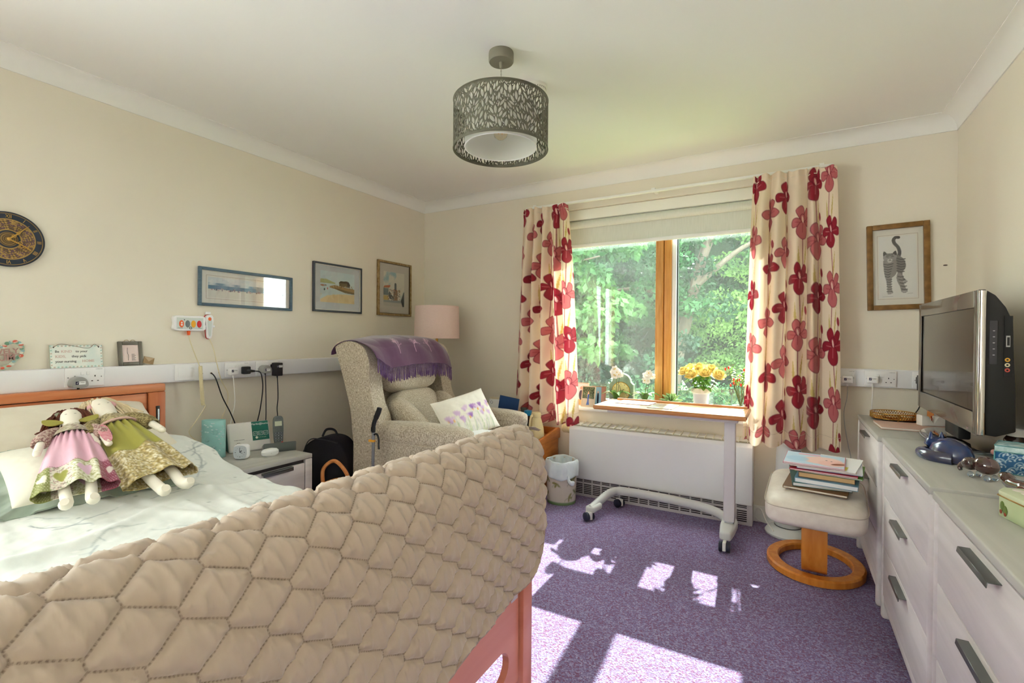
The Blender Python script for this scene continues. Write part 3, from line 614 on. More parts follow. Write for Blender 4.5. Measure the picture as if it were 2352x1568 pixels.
def skirt(root, cv, zs, hw, dp, pleats, seed, name='skirt'):
    """flattened gathered skirt; the print wraps the front"""
    nu, nv = 200, 90; a = np.linspace(0, 2*PI, nu, endpoint=False)[None, :]*np.ones((nv, 1)); t = np.linspace(0, 1, nv)[:, None]*np.ones((1, nu))
    W_ = hw[0]+(hw[1]-hw[0])*t**.75; D = dp[0]+(dp[1]-dp[0])*np.sin(t*PI/2)
    fold = .010*np.sin(pleats*a+seed+1.2*np.sin(3*a))*np.clip(t*1.6, 0, 1)*(.5+fbm(a*2, t*3, seed))+.006*np.sin(pleats*2.3*a+seed)*np.exp(-(t/.18)**2)
    x = W_*np.cos(a)*(1+.03*np.sin(5*a+seed)*t); y = (D+fold)*np.sin(a)+.0; y = np.where(y < -.012, -.012+(y+.012)*.1, y); z = zs[0]+(zs[1]-zs[0])*t+.006*np.sin(4*a+seed)*t
    u = (1-x/(hw[1]*1.06))/2
    gridmesh(name, np.stack([x, y, z], -1), PR('doll print cotton', .8, .1, 500, .2, .2), cv.at(np.clip(u, 0, 1)*cv.w, (1-t)*cv.h), root, closeu=True, thick=.002)
def hair_strands(c, r, n, seed, length, th=.0035, spread=1.0, side=None):
    g = MB(); rnd = random.Random(seed)
    for k in range(n):
        a = rnd.uniform(0, 2*PI); s0 = Vector((math.cos(a)*r*.75, math.sin(a)*r*.5-.004, r*rnd.uniform(.35, 1.0)))
        dx = (math.cos(a) if side is None else side*abs(math.cos(a))+.4*side)*spread
        p = [Vector(c)+s0*.8, Vector(c)+s0*1.15+Vector((dx*.012, .004, .008)), Vector(c)+Vector((dx*(r+.022), rnd.uniform(-.02, .01), -length*.35*rnd.uniform(.4, 1.2))), Vector(c)+Vector((dx*(r+rnd.uniform(.012, .045)), rnd.uniform(-.02, .012), -length*rnd.uniform(.7, 1.2)))]
        g.tube(spline(p, 5), th, 5)
    return g
def limb(pts, rs, n=12): return MB().tube(spline(pts, 6), list(np.interp(np.linspace(0, 1, 6*(len(pts)-1)+1), np.linspace(0, 1, len(rs)), rs)), n)
def doll(label, feet, head, up, pink):
    feet, head = Vector(feet), Vector(head); d = head-feet; Ld = d.length; root = thing('rag_doll', label, 'doll', M4=axes(d, up, feet), group='rag dolls on the bed'); k = Ld/.62
    root.scale = (k, k, k)
    for s in (-1, 1):   # legs with turned-out feet
        limb([(s*.035, 0, .20), (s*.034, .004, .10), (s*.03, .006, .035), (s*.033, .020, .0), (s*.036, .040, -.014)], [.013, .016, .0165, .019, .012]).build('leg', m_calico, root)
    limb([(0, 0, .45), (0, .002, .49), (0, 0, .535)], [.020, .026, .022], 16).build('torso', m_calico, root)
    h = MB(); h.lathe([(.004, -.060), (.024, -.058), (.031, -.036), (.0345, -.006), (.035, .024), (.030, .046), (.016, .058), (0, .060)], 24, (0, .004, .588), 1, .85); h.build('head', m_calico, root)
    e = MB()
    for s in (-1, 1): e.tube([(s*.012-.005, .0305, .590), (s*.012, .0320, .5885), (s*.012+.005, .0305, .590)], .0006, 5)
    e.build('stitched_eyes', M('dark thread', (60, 44, 40), .8), root)
    if pink:
        cv = Canvas(.30, .345, 420, (226, 178, 198)); cv.noise((232, 190, 208), 12, .4, .7, 2, .7)
        xs = [0, .066, .135, .225, .30]
        fl = floral((226, 222, 206), [(122, 96, 92), (178, 138, 132), (120, 130, 88), (214, 188, 178)], .30, .13, 900, 4, .0042, 420); fl2 = floral((226, 226, 204), [(150, 152, 92), (182, 178, 124), (246, 246, 236)], .30, .13, 900, 8, .0048, 420)
        J = cv.Y < .128
        def strip(i, src): m = J & (cv.X >= xs[i]) & (cv.X < xs[i+1]); cv.a[m] = src[m]
        def pad(c): o = np.zeros_like(cv.a); o[:] = c; return o
        def ext(f): o = np.zeros_like(cv.a); o[:f.a.shape[0], :min(f.a.shape[1], o.shape[1])] = f.a[:, :o.shape[1]]; return o
        strip(0, pad((128, 132, 72))); strip(1, ext(fl)); strip(2, ext(fl2)); strip(3, pad((152, 74, 96)))
        dots(cv, .004, .006, .060, .124, .009, .0021, (232, 232, 206)); dots(cv, .230, .006, .298, .124, .009, .0021, (236, 214, 220))
        cv.a[J & (cv.X >= .14) & (cv.X < .225) & (cv.Y > .124)] = (150, 152, 92)
        heart(cv, .040, .072, .030, (230, 220, 206), .35); heart(cv, .100, .074, .042, (158, 158, 76), .1); heart(cv, .178, .080, .042, (232, 196, 220), .12); heart(cv, .262, .074, .026, (226, 214, 206), -.2)
        for i in range(40): cv.ell(.006+i*.0076, .131+.002*math.sin(i), .0016, .0016, 0, (120, 44, 74), 1, .3)
        skirt(root, cv, (.455, .085), (.052, .112), (.028, .036), 9, 1.0)
        yoke = floral((214, 206, 188), [(120, 104, 96), (170, 142, 132), (152, 152, 108)], .16, .09, 700, 14, .0045, 420)
        slv = M('mauve sprigged sleeve', (196, 176, 164), .8, c2=(140, 100, 100), scale=150, lo=.45, hi=.56)
    else:
        cv = floral((186, 170, 118), [(228, 222, 196), (150, 126, 66), (206, 186, 130), (132, 116, 78), (240, 236, 220)], .30, .345, 4200, 24, .0052, 420); m = cv.Y > .165+.012*np.sin(cv.X*40); cv.a[m] = (164, 160, 74)
        cv.line([(x/100, .165+.012*math.sin(x/100*40)) for x in range(31)], .0015, (112, 108, 50))
        skirt(root, cv, (.455, .085), (.052, .108), (.028, .038), 7, 2.6)
        yoke = floral((150, 134, 92), [(206, 190, 140), (112, 96, 58), (190, 180, 150)], .16, .09, 700, 34, .0045, 420)
        slv = M('olive sprigged sleeve', (160, 146, 102), .8, c2=(112, 98, 62), scale=150, lo=.45, hi=.56)
        MB().torus((0, .004, .452), .0585, .005, 32, 8, 'xy', 1, .56).build('pink_sash', M('dusty pink ribbon', (222, 182, 178), .7), root)
    nu, nv = 60, 24; a = np.linspace(0, 2*PI, nu, endpoint=False)[None, :]*np.ones((nv, 1)); t = np.linspace(0, 1, nv)[:, None]*np.ones((1, nu)); rr = .059*(1-t**1.6*.55)
    gridmesh('bodice', np.stack([rr*np.cos(a), .6*rr*np.sin(a)+.004, .445+.088*t], -1), PR('doll print cotton', .8), yoke.at((np.cos(a)+1)*.079, t*.088), root, closeu=True)
    for s in (-1, 1):
        sh = Vector((s*.050, 0, .505)); el = Vector((s*.082, .010, .44 if pink else .450)); hd = Vector((s*.098, .020, .335 if pink else .345))
        a_ = limb([sh, el, hd], [.012, .0135, .012], 10).build('arm', m_calico, root); MB().ell(tuple(hd), (.012, .010, .016)).build('hand', m_calico, a_)
        g = MB(); w_ = [Vector((s*.042, .0, .508)), Vector((s*.066, .006, .480)), Vector((s*.083, .010, .440)), Vector((s*.090, .014, .410))]
        g.tube(spline(w_, 5), list(np.interp(np.linspace(0, 1, 16), [0, .5, .85, 1], [.020, .026, .027, .021])), 16); g.build('sleeve', slv, root)
        MB().torus(tuple(w_[-1]), .022, .004, 20, 6, 'xy', 1, .8).build('cuff', slv, root)
    if pink:
        hair_strands((0, 0, .600), .040, 190, 5, .11, .0030, 1.25).build('hair', M('auburn doll hair', (84, 36, 22), .6, c2=(110, 52, 30), scale=60), root)
        for s in (-1, 1):
            q = [(s*.022, .546), (s*.048, .572), (s*.082, .580), (s*.080, .552), (s*.056, .530)]; MB().prism([(p.x, p.y) for p in spline([(a_, b_, 0) for a_, b_ in q], 4, True)], .016, .020, 'xz').build('leaf_collar', M('olive felt', (158, 152, 74), .85), root)
        MB().ell((.028, .006, .628), (.022, .014, .016), e=.8).build('hair_bow', M('sage bow', (140, 146, 124), .8), root)
    else:
        hair_strands((0, 0, .600), .040, 190, 9, .12, .0030, 1.25).build('hair', M('blonde wool hair', (214, 196, 160), .7, c2=(228, 214, 184), scale=60), root)
        g = MB()
        for i in range(16): a_ = PI*i/15; g.ell((.036*math.cos(a_), .010, .600+.036*math.sin(a_)), (.010, .010, .008), 8, 6)
        g.build('headband', M('pink frilled band', (226, 176, 180), .8), root)
        MB().prism([(p.x, p.y) for p in spline([(.062, .42, 0), (.082, .38, 0), (.080, .31, 0), (.060, .325, 0), (.050, .40, 0)], 4, True)], .040, .044, 'xz').build('pink_patch', M('rose check cloth', (206, 128, 140), .8, c2=(220, 160, 168), scale=120), root)
    return root
doll('rag doll in a pink dress with patchwork hem and auburn hair', (-1.875, .616, .628), (-2.405, .762, .835), (.25, -.12, 1), True)
doll('rag doll in an olive dress with blonde wool hair and pink band', (-1.835, .862, .612), (-2.445, .868, .858), (.25, -.10, 1), False)

# ================================================================ NIGHTSTAND
m_oak = M('whitewashed oak', (226, 219, 217), .5, c2=(204, 197, 195), scale=2.2, stretch=(7, .8, 7), detail=9, lo=.36, hi=.72, dist=.6, bump=.08, bscale=30)
m_oak_top = M('greyed oak top', (192, 189, 182), .45, c2=(176, 174, 167), scale=2.2, stretch=(7, .7, 7), detail=8, dist=.5)
m_gun = M('gunmetal pull', (110, 112, 108), .35, .8)
m_gap = M('shadow gap', (52, 46, 46), .8)
NX0, NX1, NY0, NY1, NZ = -2.845, -2.35, 1.378, 1.812, .485
ns = thing('nightstand', 'whitewashed oak nightstand between the bed and the armchair', 'nightstand', ((NX0+NX1)/2, (NY0+NY1)/2, 0)); no_ = -Vector(((NX0+NX1)/2, (NY0+NY1)/2, 0))
def Nn(x, y, z): return tuple(Vector((x, y, z))+no_)
MB().prism([(a+no_.x, b+no_.y) for a, b in [(NX0, NY0), (NX1-.035, NY0), (NX1-.010, NY0+.010), (NX1, NY0+.04), (NX1, NY1), (NX0, NY1)]], NZ-.024, NZ, 'xy', .003).build('top', m_oak_top, ns)
MB().box(Nn(NX0, NY0+.006, .0), Nn(NX1-.022, NY1-.004, NZ-.026), .002).build('body', m_oak, ns)
for y0, y1 in ((NY0+.004, NY0+.034), (NY1-.044, NY1)): MB().box(Nn(NX1-.022, y0, 0), Nn(NX1-.001, y1, NZ-.026), .003).build('front_stile', m_oak, ns)
for z0, z1 in ((.255, .440), (.06, .245)):
    dr = MB().box(Nn(NX1-.021, NY0+.038, z0), Nn(NX1-.004, NY1-.048, z1), .002).build('drawer', m_oak, ns)
    MB().box(Nn(NX1-.006, NY0+.13, z1-.010), Nn(NX1+.016, NY1-.13, z1+.001), .001).box(Nn(NX1+.013, NY0+.13, z1-.020), Nn(NX1+.016, NY1-.13, z1-.004), .001).build('handle', m_gun, dr)
MB().box(Nn(NX1-.0215, NY0+.034, .05), Nn(NX1-.0195, NY1-.044, NZ-.026)).build('gap', m_gap, ns, flat=True)
# ---- things on the nightstand
lt = thing('tealight_lantern', 'aqua oval lantern with pierced flower cut-outs on the nightstand', 'lantern', (-2.735, 1.475, NZ), R(35))
def lantern():
    w, d, h = .060, .030, .205; nu = 120; circ = 2*PI*.046; holes = []; rnd = random.Random(3)
    for (u0, z0, n) in ((.30, .15, 6), (.28, .105, 6), (.30, .055, 7), (.36, .085, 5), (.24, .14, 4), (.34, .13, 5), (.25, .06, 5), (.20, .10, 5), (.15, .05, 5), (.7, .1, 6), (.75, .05, 6), (.8, .14, 6)):
        for k in range(n): a = 2*PI*k/n+u0*9; holes.append(((u0*circ+.010*math.cos(a)), z0+.010*math.sin(a), a))
    V = []; E = []
    nz = 6
    for j in range(nz+1):
        for i in range(61): V.append(Vector((circ*i/60, h*j/nz)))
    for j in (0, nz):
        for i in range(60): E.append((j*61+i, j*61+i+1))
    for j in range(nz): E += [(j*61, (j+1)*61), (j*61+60, (j+1)*61+60)]
    H = []
    for (x, y, a) in holes:
        b = len(V); q = [(x+.0042*math.cos(a), y+.0042*math.sin(a)), (x-.0016*math.sin(a), y+.0016*math.cos(a)), (x-.0042*math.cos(a), y-.0042*math.sin(a)), (x+.0016*math.sin(a), y-.0016*math.cos(a))]
        V += [Vector(p) for p in q]; E += [(b+i, b+(i+1) % 4) for i in range(4)]; H.append((x, y, a))
    vv, ee, ff, *_ = delaunay_2d_cdt(V, E, [], 0, 1e-6); g = MB(); W_ = []
    for p in vv:
        a = 2*PI*p.x/circ; ex = .8; W_.append(g._v((w*math.copysign(abs(math.cos(a))**ex, math.cos(a)), d*math.copysign(abs(math.sin(a))**ex, math.sin(a)), p.y)))
    hx = np.array(H)
    for t in ff:
        c = sum((vv[i] for i in t), Vector((0, 0)))/3; dx = c.x-hx[:, 0]; dy = c.y-hx[:, 1]; l = np.abs(dx*np.cos(hx[:, 2])+dy*np.sin(hx[:, 2]))/.0042+np.abs(-dx*np.sin(hx[:, 2])+dy*np.cos(hx[:, 2]))/.0016
        if l.min() < .98: continue
        g._f([W_[i] for i in t])
    bmesh.ops.remove_doubles(g.bm, verts=g.bm.verts, dist=1e-5); return g
ob = lantern().build('shell', M('aqua enamel', (150, 204, 200), .4, c2=(160, 210, 206), scale=8), lt); md = ob.modifiers.new('t', 'SOLIDIFY'); md.thickness = .002; md.offset = -1
MB().lathe([(0, .002), (.043, .002), (.043, .005), (0, .005)], 32, (0, 0, 0), 1.3, .6).build('base_plate', M('aqua base', (130, 188, 186), .5), lt)
MB().lathe([(0, .005), (.019, .005), (.019, .018), (0, .018)], 24).build('tealight', M('white wax', (240, 238, 228), .5), lt)
g = MB(); rnd = random.Random(2)
for k in range(40):
    a = rnd.choice((1, 1, 0))*0+rnd.uniform(-2.9, -.2); z = rnd.uniform(.02, .19); x, y = .0605*math.copysign(abs(math.cos(a))**.8, math.cos(a)), .0305*math.copysign(abs(math.sin(a))**.8, math.sin(a)); g.ell((x, y, z), (.006, .0012, .0035), 6, 4)
g.build('painted_petals', M('pale aqua petals', (206, 232, 230), .5), lt)

m_teal = M('teal plastic', (10, 110, 104), .45)
tm = thing('telecare_unit', 'white sloping monitor box with a green label on the nightstand', 'monitor', (-2.700, 1.665, NZ), R(68))
tm.rotation_euler = (0, 0, R(72))
fr = MB(); fr.T = Matrix.Translation((0, -.01, .004)) @ Matrix.Rotation(R(-22), 4, 'X'); fr.box((-.112, -.0, 0), (.112, .035, .172), .012, 3); fr.build('casing', M('ivory plastic', (236, 234, 230), .4), tm)
wd = MB(); wd.prism([(0, 0), (.075, 0), (.052, .15)], -.1125, .1125, 'yz'); wd.build('wedge', m_teal, tm, loc=(0, .012, .003))
fx = Matrix.Translation((0, -.01, .004)) @ Matrix.Rotation(R(-22), 4, 'X')
def onface(x, z, y=-.0008): return fx @ Vector((x, y, z))
fr_ = (R(90-(-22)*-1+0)-0, 0, 0); frot = (R(68), 0, 0)
MB().box((-.045, -.0006, -.056), (.045, .0006, .056), .0004, 1).build('green_label', M('green label', (24, 112, 96), .5), tm, loc=onface(.058, .112), rot=(R(-22), 0, 0))
text('Merlin@home', .016, M('white print', (240, 244, 242), .5), tm, onface(.058, .152, -.0022), frot, 'lettering')
for k in range(3):
    g = MB(); x = -.028+k*.028
    for a, b in (((-.011, -.011), (.011, -.011)), ((.011, -.011), (.011, .011)), ((.011, .011), (-.011, .011)), ((-.011, .011), (-.011, -.011)), ((-.004, -.006), (-.004, .004)), ((.004, -.004), (.004, .006))): g.tube([(a[0], 0, a[1]), (b[0], 0, b[1])], .0009, 4)
    g.build('pictogram', M('white print', (240, 244, 242), .5), tm, loc=onface(.058+x, .096, -.002), rot=(R(-22), 0, 0))
g = MB(); g.ell((0, 0, 0), (.007, .001, .007)); [g.ell((.012+.009*k, 0, 0), (.002, .001, .002), 8, 5) for k in range(5)]; g.build('indicator_lights', M('pale indicator', (226, 234, 220), .4), tm, loc=onface(.035, .072, -.002), rot=(R(-22), 0, 0))
o_ = faint_print(tm, M('grey print', (120, 120, 124), .5), 0, 0, 0, .055, .003, 9); o_.location = onface(-.055, .068, -.0010); o_.rotation_euler = (R(-22), 0, 0)
g = MB()
for i in range(7):
    for j in range(5): 
        if (i-3)**2/10+(j-2)**2/5 < 1.1: g.ell(((i-3)*.0056, 0, (j-2)*.0056), (.0021, .0008, .0021), 6, 4)
g.build('speaker_holes', M('speaker black', (40, 40, 44), .6), tm, loc=onface(-.062, .040, -.0008), rot=(R(-22), 0, 0))

ph = thing('cordless_phone', 'grey cordless phone standing in its answering machine base on the nightstand', 'telephone', (-2.585, 1.765, NZ), R(62))
m_pg = M('slate grey plastic', (92, 100, 98), .4); m_pd = M('dark blue grey plastic', (58, 70, 82), .35)
bp_ = MB(); bp_.prism([(-.055, 0), (.055, 0), (.055, .022), (-.055, .055)], -.085, .085, 'yz', .004); bp_.build('base', m_pg, ph)
g = MB()
for i, (x, y) in enumerate(((.05, -.01), (.066, -.01), (.05, .012), (.066, .012), (.05, .032), (-.055, .012), (-.055, .03))): g.ell((x, y, .049-(y+.055)*.30), (.009, .006, .004), 10, 6)
g.build('base_buttons', m_pd, ph)
MB().ell((.012, -.042, .052), (.006, .005, .004), 12, 6).build('message_light', M('red lamp', (220, 40, 36), .4), ph)
hm = Matrix.Translation((-.002, .005, .03)) @ Matrix.Rotation(R(-14), 4, 'X')
hs = MB(); hs.T = hm; hs.prism([(p.x, p.y) for p in spline([(-.020, 0, 0), (-.026, .05, 0), (-.028, .13, 0), (-.022, .162, 0), (0, .168, 0), (.022, .162, 0), (.028, .13, 0), (.026, .05, 0), (.020, 0, 0)], 4)], -.012, .014, 'xz', .005); hh = hs.build('handset', m_pg, ph)
def hf(x, z, y=-.0135): return hm @ Vector((x, y, z))
MB().box((-.019, -.001, -.014), (.019, .001, .014), .0008, 1).build('display', M('pale lcd', (190, 200, 176), .25), hh, loc=hf(0, .122), rot=(R(-14), 0, 0))
MB().tube(spline([(-.012, 0, 0), (0, 0, .004), (.012, 0, 0)], 5), .0014, 5).build('earpiece_slot', m_pd, hh, loc=hf(0, .152), rot=(R(-14), 0, 0))
for r in range(6):
    for c in range(3): MB().box((-.0062, -.0016, -.0045), (.0062, .0016, .0045), .0015, 2).build('key', m_pd if r > 1 else m_pg, hh, loc=hf((c-1)*.0155, .096-r*.0148), rot=(R(-14), 0, 0))
kd = MB()
for r in range(4):
    for c in range(3): p = hf((c-1)*.0155, .0664-r*.0148, -.0158); kd.ell(tuple(p), (.0018, .0005, .0028), 6, 4)
kd.build('key_digits', M('white print', (240, 244, 242), .5), hh)

ck = thing('alarm_clock', 'small white rounded alarm clock facing the bed on the nightstand', 'clock', (-2.565, 1.530, NZ), R(38))
m_wp = M('white plastic', (242, 243, 243), .35)
b = MB(); b.box((-.038, -.022, .002), (.038, .028, .080), .018, 5); b.build('case', m_wp, ck)
MB().prism([(p.x, p.y) for p in spline([(-.027, .012, 0), (.027, .012, 0), (.028, .07, 0), (-.028, .07, 0)], 6, True)], -.0235, -.0215, 'xz').build('dial', M('grey blue dial', (206, 214, 220), .4), ck)
b = MB(); b.tube([(0, -.025, .041), (.010, -.025, .052)], .0014, 5).tube([(0, -.025, .041), (-.002, -.025, .062)], .001, 5).tube([(0, -.025, .041), (.014, -.025, .034)], .0006, 4); b.build('hands', M('blue black hands', (40, 52, 70), .4), ck)
b = MB()
for k in range(12): a = PI*k/6; b.ell((.023*math.sin(a), -.0238, .041+.024*math.cos(a)), (.0022 if k % 3 == 0 else .0012, .0005, .0022 if k % 3 == 0 else .0012), 8, 4)
b.build('hour_marks', M('blue black hands', (40, 52, 70), .4), ck)
eb = thing('earbud_case', 'white oval earbud case lying at the front of the nightstand', 'case', (-2.500, 1.652, NZ), R(72))
b = MB(); b.lathe([(0, .001), (.022, .001), (.030, .008), (.032, .016), (.0318, .0225)], 40, (0, 0, 0), 1.42, .82); b.build('lower_shell', m_wp, eb)
b = MB(); b.lathe([(.0318, .0232), (.031, .030), (.025, .038), (.012, .042), (0, .0425)], 40, (0, 0, 0), 1.42, .82); b.build('lid', m_wp, eb)
MB().ell((0, -.0262, .019), (.0012, .001, .0012), 8, 5).build('status_light', M('grey dot', (140, 146, 150), .4), eb)
# ================================================================ ARMCHAIR CORNER
m_tweed = weave('oatmeal tweed', ((146, 131, 112), (200, 188, 168), (228, 220, 204)), 230, st=(1, 9, 7), st2=(9, 7, 1), bump=.5)
ac = thing('armchair', 'oatmeal tweed wingback armchair facing the overbed table', 'armchair', (-1.985, 2.52, 0), R(3))
def rbox(a, b, bev, seg=5): g = MB(); g.box(a, b, bev, seg); return g
MB().box((-.34, -.30, .06), (.40, .30, .34), .02, 3).build('base', m_tweed, ac)
for s, nm in ((-1, 'arm'), (1, 'arm')):
    y0, y1 = (-.435, -.275) if s < 0 else (.275, .435)
    g = MB(); g.prism([(-.36, .05), (.425, .05), (.425, .55), (-.36, .55)], y0+.008, y1-.008, 'xz', .02, 4); g.build('arm_panel', m_tweed, ac)
    # padded arm top: rounded roll, fuller at the front
    nu, nv = 44, 46; a = np.linspace(0, 2*PI, nu, endpoint=False)[None, :]*np.ones((nv, 1)); t = np.linspace(0, 1, nv)[:, None]*np.ones((1, nu)); cap = np.clip(np.sin(np.clip(t, 0, 1)*PI), 0, 1)**.22
    cap = np.where(t > .5, cap, np.maximum(cap, .0)); px = -.36+.825*t; ry = (y1-y0)/2*1.03*cap; rz = (.062+.016*t)*cap
    e = .62; cx = np.sign(np.cos(a))*np.abs(np.cos(a))**e; sx = np.sign(np.sin(a))*np.abs(np.sin(a))**e
    P = np.stack([px, (y0+y1)/2+ry*cx+.004*(fbm(px*9, a, 3)-.5), .575+.012*t+rz*sx+.006*(fbm(px*7, a*1.5, 6)-.5)], -1); gridmesh('arm_pad', P, m_tweed, None, ac, closeu=True)
    g = MB(); g.tube([(-.33, y0+.007 if s < 0 else y1-.007, .535), (.42, y0+.007 if s < 0 else y1-.007, .532)], .004, 6).build('arm_piping', m_tweed, ac)
    # wing: deep side panel sweeping from the arm up to the top
    w = [(-.335, .50), (-.375, .70), (-.445, .92), (-.505, 1.085), (-.455, 1.125), (-.36, 1.125), (-.265, 1.085), (-.225, 1.00), (-.222, .88), (-.198, .76), (-.150, .66), (-.16, .56)]
    q = [(p.x, p.y) for p in spline([(a_, b_, 0) for a_, b_ in w], 5, True)]; g = MB(); g.prism(q, y0+.006 if s < 0 else y1-.006-.118, y0+.006+.118 if s < 0 else y1-.006, 'xz', .030, 4); g.build('wing', m_tweed, ac)
def cushion(name, c, r, rot, e=.55, e2=.6, mat=m_tweed, parent=ac):
    g = MB(); g.T = Matrix.Translation(c) @ Euler(rot).to_matrix().to_4x4(); g.ell((0, 0, 0), r, 44, 26, e, e2); return g.build(name, mat, parent, ang=80)
rc = R(-20)
cushion('back_frame', (-.395, 0, .80), (.055, .33, .35), (0, rc, 0), .35, .35)
cushion('lumbar_cushion', (-.205, 0, .640), (.085, .235, .165), (0, rc, 0))
cushion('head_cushion', (-.290, 0, .935), (.090, .255, .155), (0, rc, 0))
for s in (-1, 1): cushion('side_bolster', (-.075, s*.215, .625), (.185, .062, .085), (s*R(-14), R(38), s*R(-6)), .7, .8)
cushion('seat_cushion', (.135, 0, .435), (.335, .272, .088), (0, R(-3), 0), .4, .35)
cushion('front_rail', (.395, 0, .22), (.05, .285, .15), (0, 0, 0), .4, .3)
# ---- purple throw over the chair back, printed with pale trees, fringed
def throw():
    W_, H_ = .86, .50; cv = Canvas(W_, H_, 420, (86, 50, 82)); cv.noise((98, 60, 92), 7, .4, .7, 2, .6); rnd = random.Random(4)
    def branch(x, y, a, l, w):
        if l < .008: return
        x2, y2 = x+l*math.cos(a), y+l*math.sin(a); cv.line([(x, y), (x2, y2)], w, (196, 152, 176), .9)
        for k in range(3 if l > .02 else 2): branch(x2, y2, a+rnd.uniform(-.75, .75), l*rnd.uniform(.6, .8), max(.0024, w*.75))
    for x in (.26, .44, .62): branch(x, .10, PI/2+rnd.uniform(-.1, .1), .042, .006)
    for x in (.34, .54): branch(x, .34, PI/2, .04, .004)
    path = spline([(-.190, 0, .960), (-.196, 0, 1.02), (-.215, 0, 1.082), (-.262, 0, 1.128), (-.34, 0, 1.146), (-.43, 0, 1.146), (-.500, 0, 1.122), (-.535, 0, 1.085), (-.540, 0, 1.06)], 14)
    pa = np.array([(p.x, p.z) for p in path]); L = np.concatenate([[0], np.cumsum(np.hypot(*np.diff(pa, axis=0).T))]); ny, nl = 300, 170
    y = np.linspace(-.435, .36, ny)[None, :]*np.ones((nl, 1)); s = np.linspace(0, L[-1], nl)[:, None]*np.ones((1, ny))
    drop = .10*np.clip((y+.43)/.25, 0, 1)**.7; s2 = s*(1-.0)+(.085*np.clip((-.30-y)/.13, 0, 1))*np.clip(1-s/.3, 0, 1)
    x = np.interp(s2, L, pa[:, 0]); z = np.interp(s2, L, pa[:, 1]); arch = -.030*np.abs(y/.4)**2.2; dip = -.03*np.clip((y-.24)/.12, 0, 1)**1.5
    wv = .008*np.sin(y*26+s*9)+.006*np.sin(y*11-s*17+1)+.010*(fbm(y*7, s*6, 3)-.5)
    x = x+.020*np.clip(1-s/.15, 0, 1)*0+wv*.6+.012; z = z+arch+dip+.012+np.abs(wv)*.4; hang = np.clip(.13-s, 0, 1)/.13; x = x+.024*hang
    root = thing('throw', 'purple fringed throw with pale trees draped over the armchair back', 'throw', (-1.985, 2.52, 0), R(3))
    gridmesh('cloth', np.stack([x, y, z], -1), PR('soft purple wool', .8, .15, 500, .2, .5), cv.at((y+.435)/.795*W_, np.clip(s/L[-1]*H_*1.25, 0, H_-.002)), root, thick=.004)
    g = MB()
    for i in range(4, ny-3, 5):
        p = Vector((x[0, i], y[0, i], z[0, i])); dx = rnd.uniform(-.006, .006); ln = rnd.uniform(.072, .098)
        g.tube(spline([p+Vector((0, 0, .004)), p+Vector((.004, dx*.3, -ln*.4)), p+Vector((.006+rnd.uniform(-.003, .004), dx, -ln))], 4), [.0030]*3+[.0034]*3+[.0040]*2+[.0028], 5)
    stuff(g.build('fringe', M('purple fringe yarn', (88, 56, 104), .8, c2=(120, 92, 138), scale=30), root))
throw()
# ---- crocus cushion
cv = Canvas(.40, .30, 300, (238, 234, 224)); rnd = random.Random(8)
for k in range(46):
    x, y = rnd.uniform(.02, .38), rnd.uniform(.03, .14); cv.line([(x, 0), (x+rnd.uniform(-.02, .02), y)], .004, rnd.choice(((170, 190, 140), (196, 208, 170), (200, 196, 206))), .7)
for k in range(22):
    x, y, c = .03+.34*k/21+rnd.uniform(-.012, .012), rnd.uniform(.09, .19), rnd.choice(((190, 150, 204), (160, 116, 190), (214, 184, 220), (228, 204, 226)))
    for a in (-.5, 0, .5): cv.ell(x+.012*math.sin(a), y+.012*math.cos(a), .009, .024, -a, c, .8, .4)
    if k % 3 == 0: cv.ell(x, y-.006, .005, .012, 0, (236, 176, 80), .9)
cs = pillow('cushion', 'white cushion printed with purple crocuses on the armchair seat', 'cushion', (.40, .29), .12, PR('printed cushion cotton', .75, .1, 400, .2, .2), (-1.800, 2.545, .650), (R(58), R(0), R(62)), 5, cv=cv)
cs.rotation_euler = (Euler((R(58), 0, R(62))).to_matrix() @ Matrix.Rotation(R(13), 3, 'Z')).to_euler()
bk = thing('notebook', 'thin white notebook lying at the front of the armchair seat', 'notebook', (-1.655, 2.475, .548), R(14))
MB().box((-.075, -.11, 0), (.075, .11, .003), .001, 1).build('back_cover', M('white card', (236, 236, 236), .5), bk); MB().box((-.072, -.107, .003), (.072, .107, .012)).build('pages', M('paper edges', (228, 226, 220), .8), bk, flat=True); MB().box((-.075, -.11, .012), (.075, .11, .015), .001, 1).build('front_cover', M('white card', (236, 236, 236), .5), bk)
# ---- reacher (grabbing stick) leaning on the chair arm
rg = thing('reacher', 'grey reaching stick with black pistol handle leaning on the armchair arm', 'reacher', M4=axes((-.035, .045, 1), (0, 1, 0), (-2.055, 1.985, .0)))
m_blk = M('black plastic', (26, 28, 32), .45)
MB().box((-.008, -.006, .03), (.008, .006, .625), .003).build('shaft', M('grey aluminium', (142, 148, 158), .35, .7), rg)
g = MB(); g.tube(spline([(.0, 0, .60), (.002, 0, .645), (.020, 0, .685), (.042, 0, .725), (.048, 0, .745)], 6), [.013]*6+[.014]*6+[.017]*6+[.016]*6+[.012], 12, flat=.75); g.build('grip', m_blk, rg)
MB().tube(spline([(.004, 0, .588), (.028, 0, .592), (.042, 0, .566), (.044, 0, .520), (.048, 0, .508)], 6), .0055, 8).build('trigger', m_blk, rg)
MB().box((-.012, -.010, .605), (.010, .010, .632), .003).build('collar', m_blk, rg)
MB().box((-.031, -.0085, .545), (.010, .0085, .558), .002).build('orange_tab', M('orange tape', (238, 168, 48), .6), rg)
g = MB(); g.tube([(-.004, 0, .03), (-.014, 0, .008)], .004, 6).tube([(.004, 0, .03), (.014, 0, .008)], .004, 6); g.build('jaw', m_blk, rg)
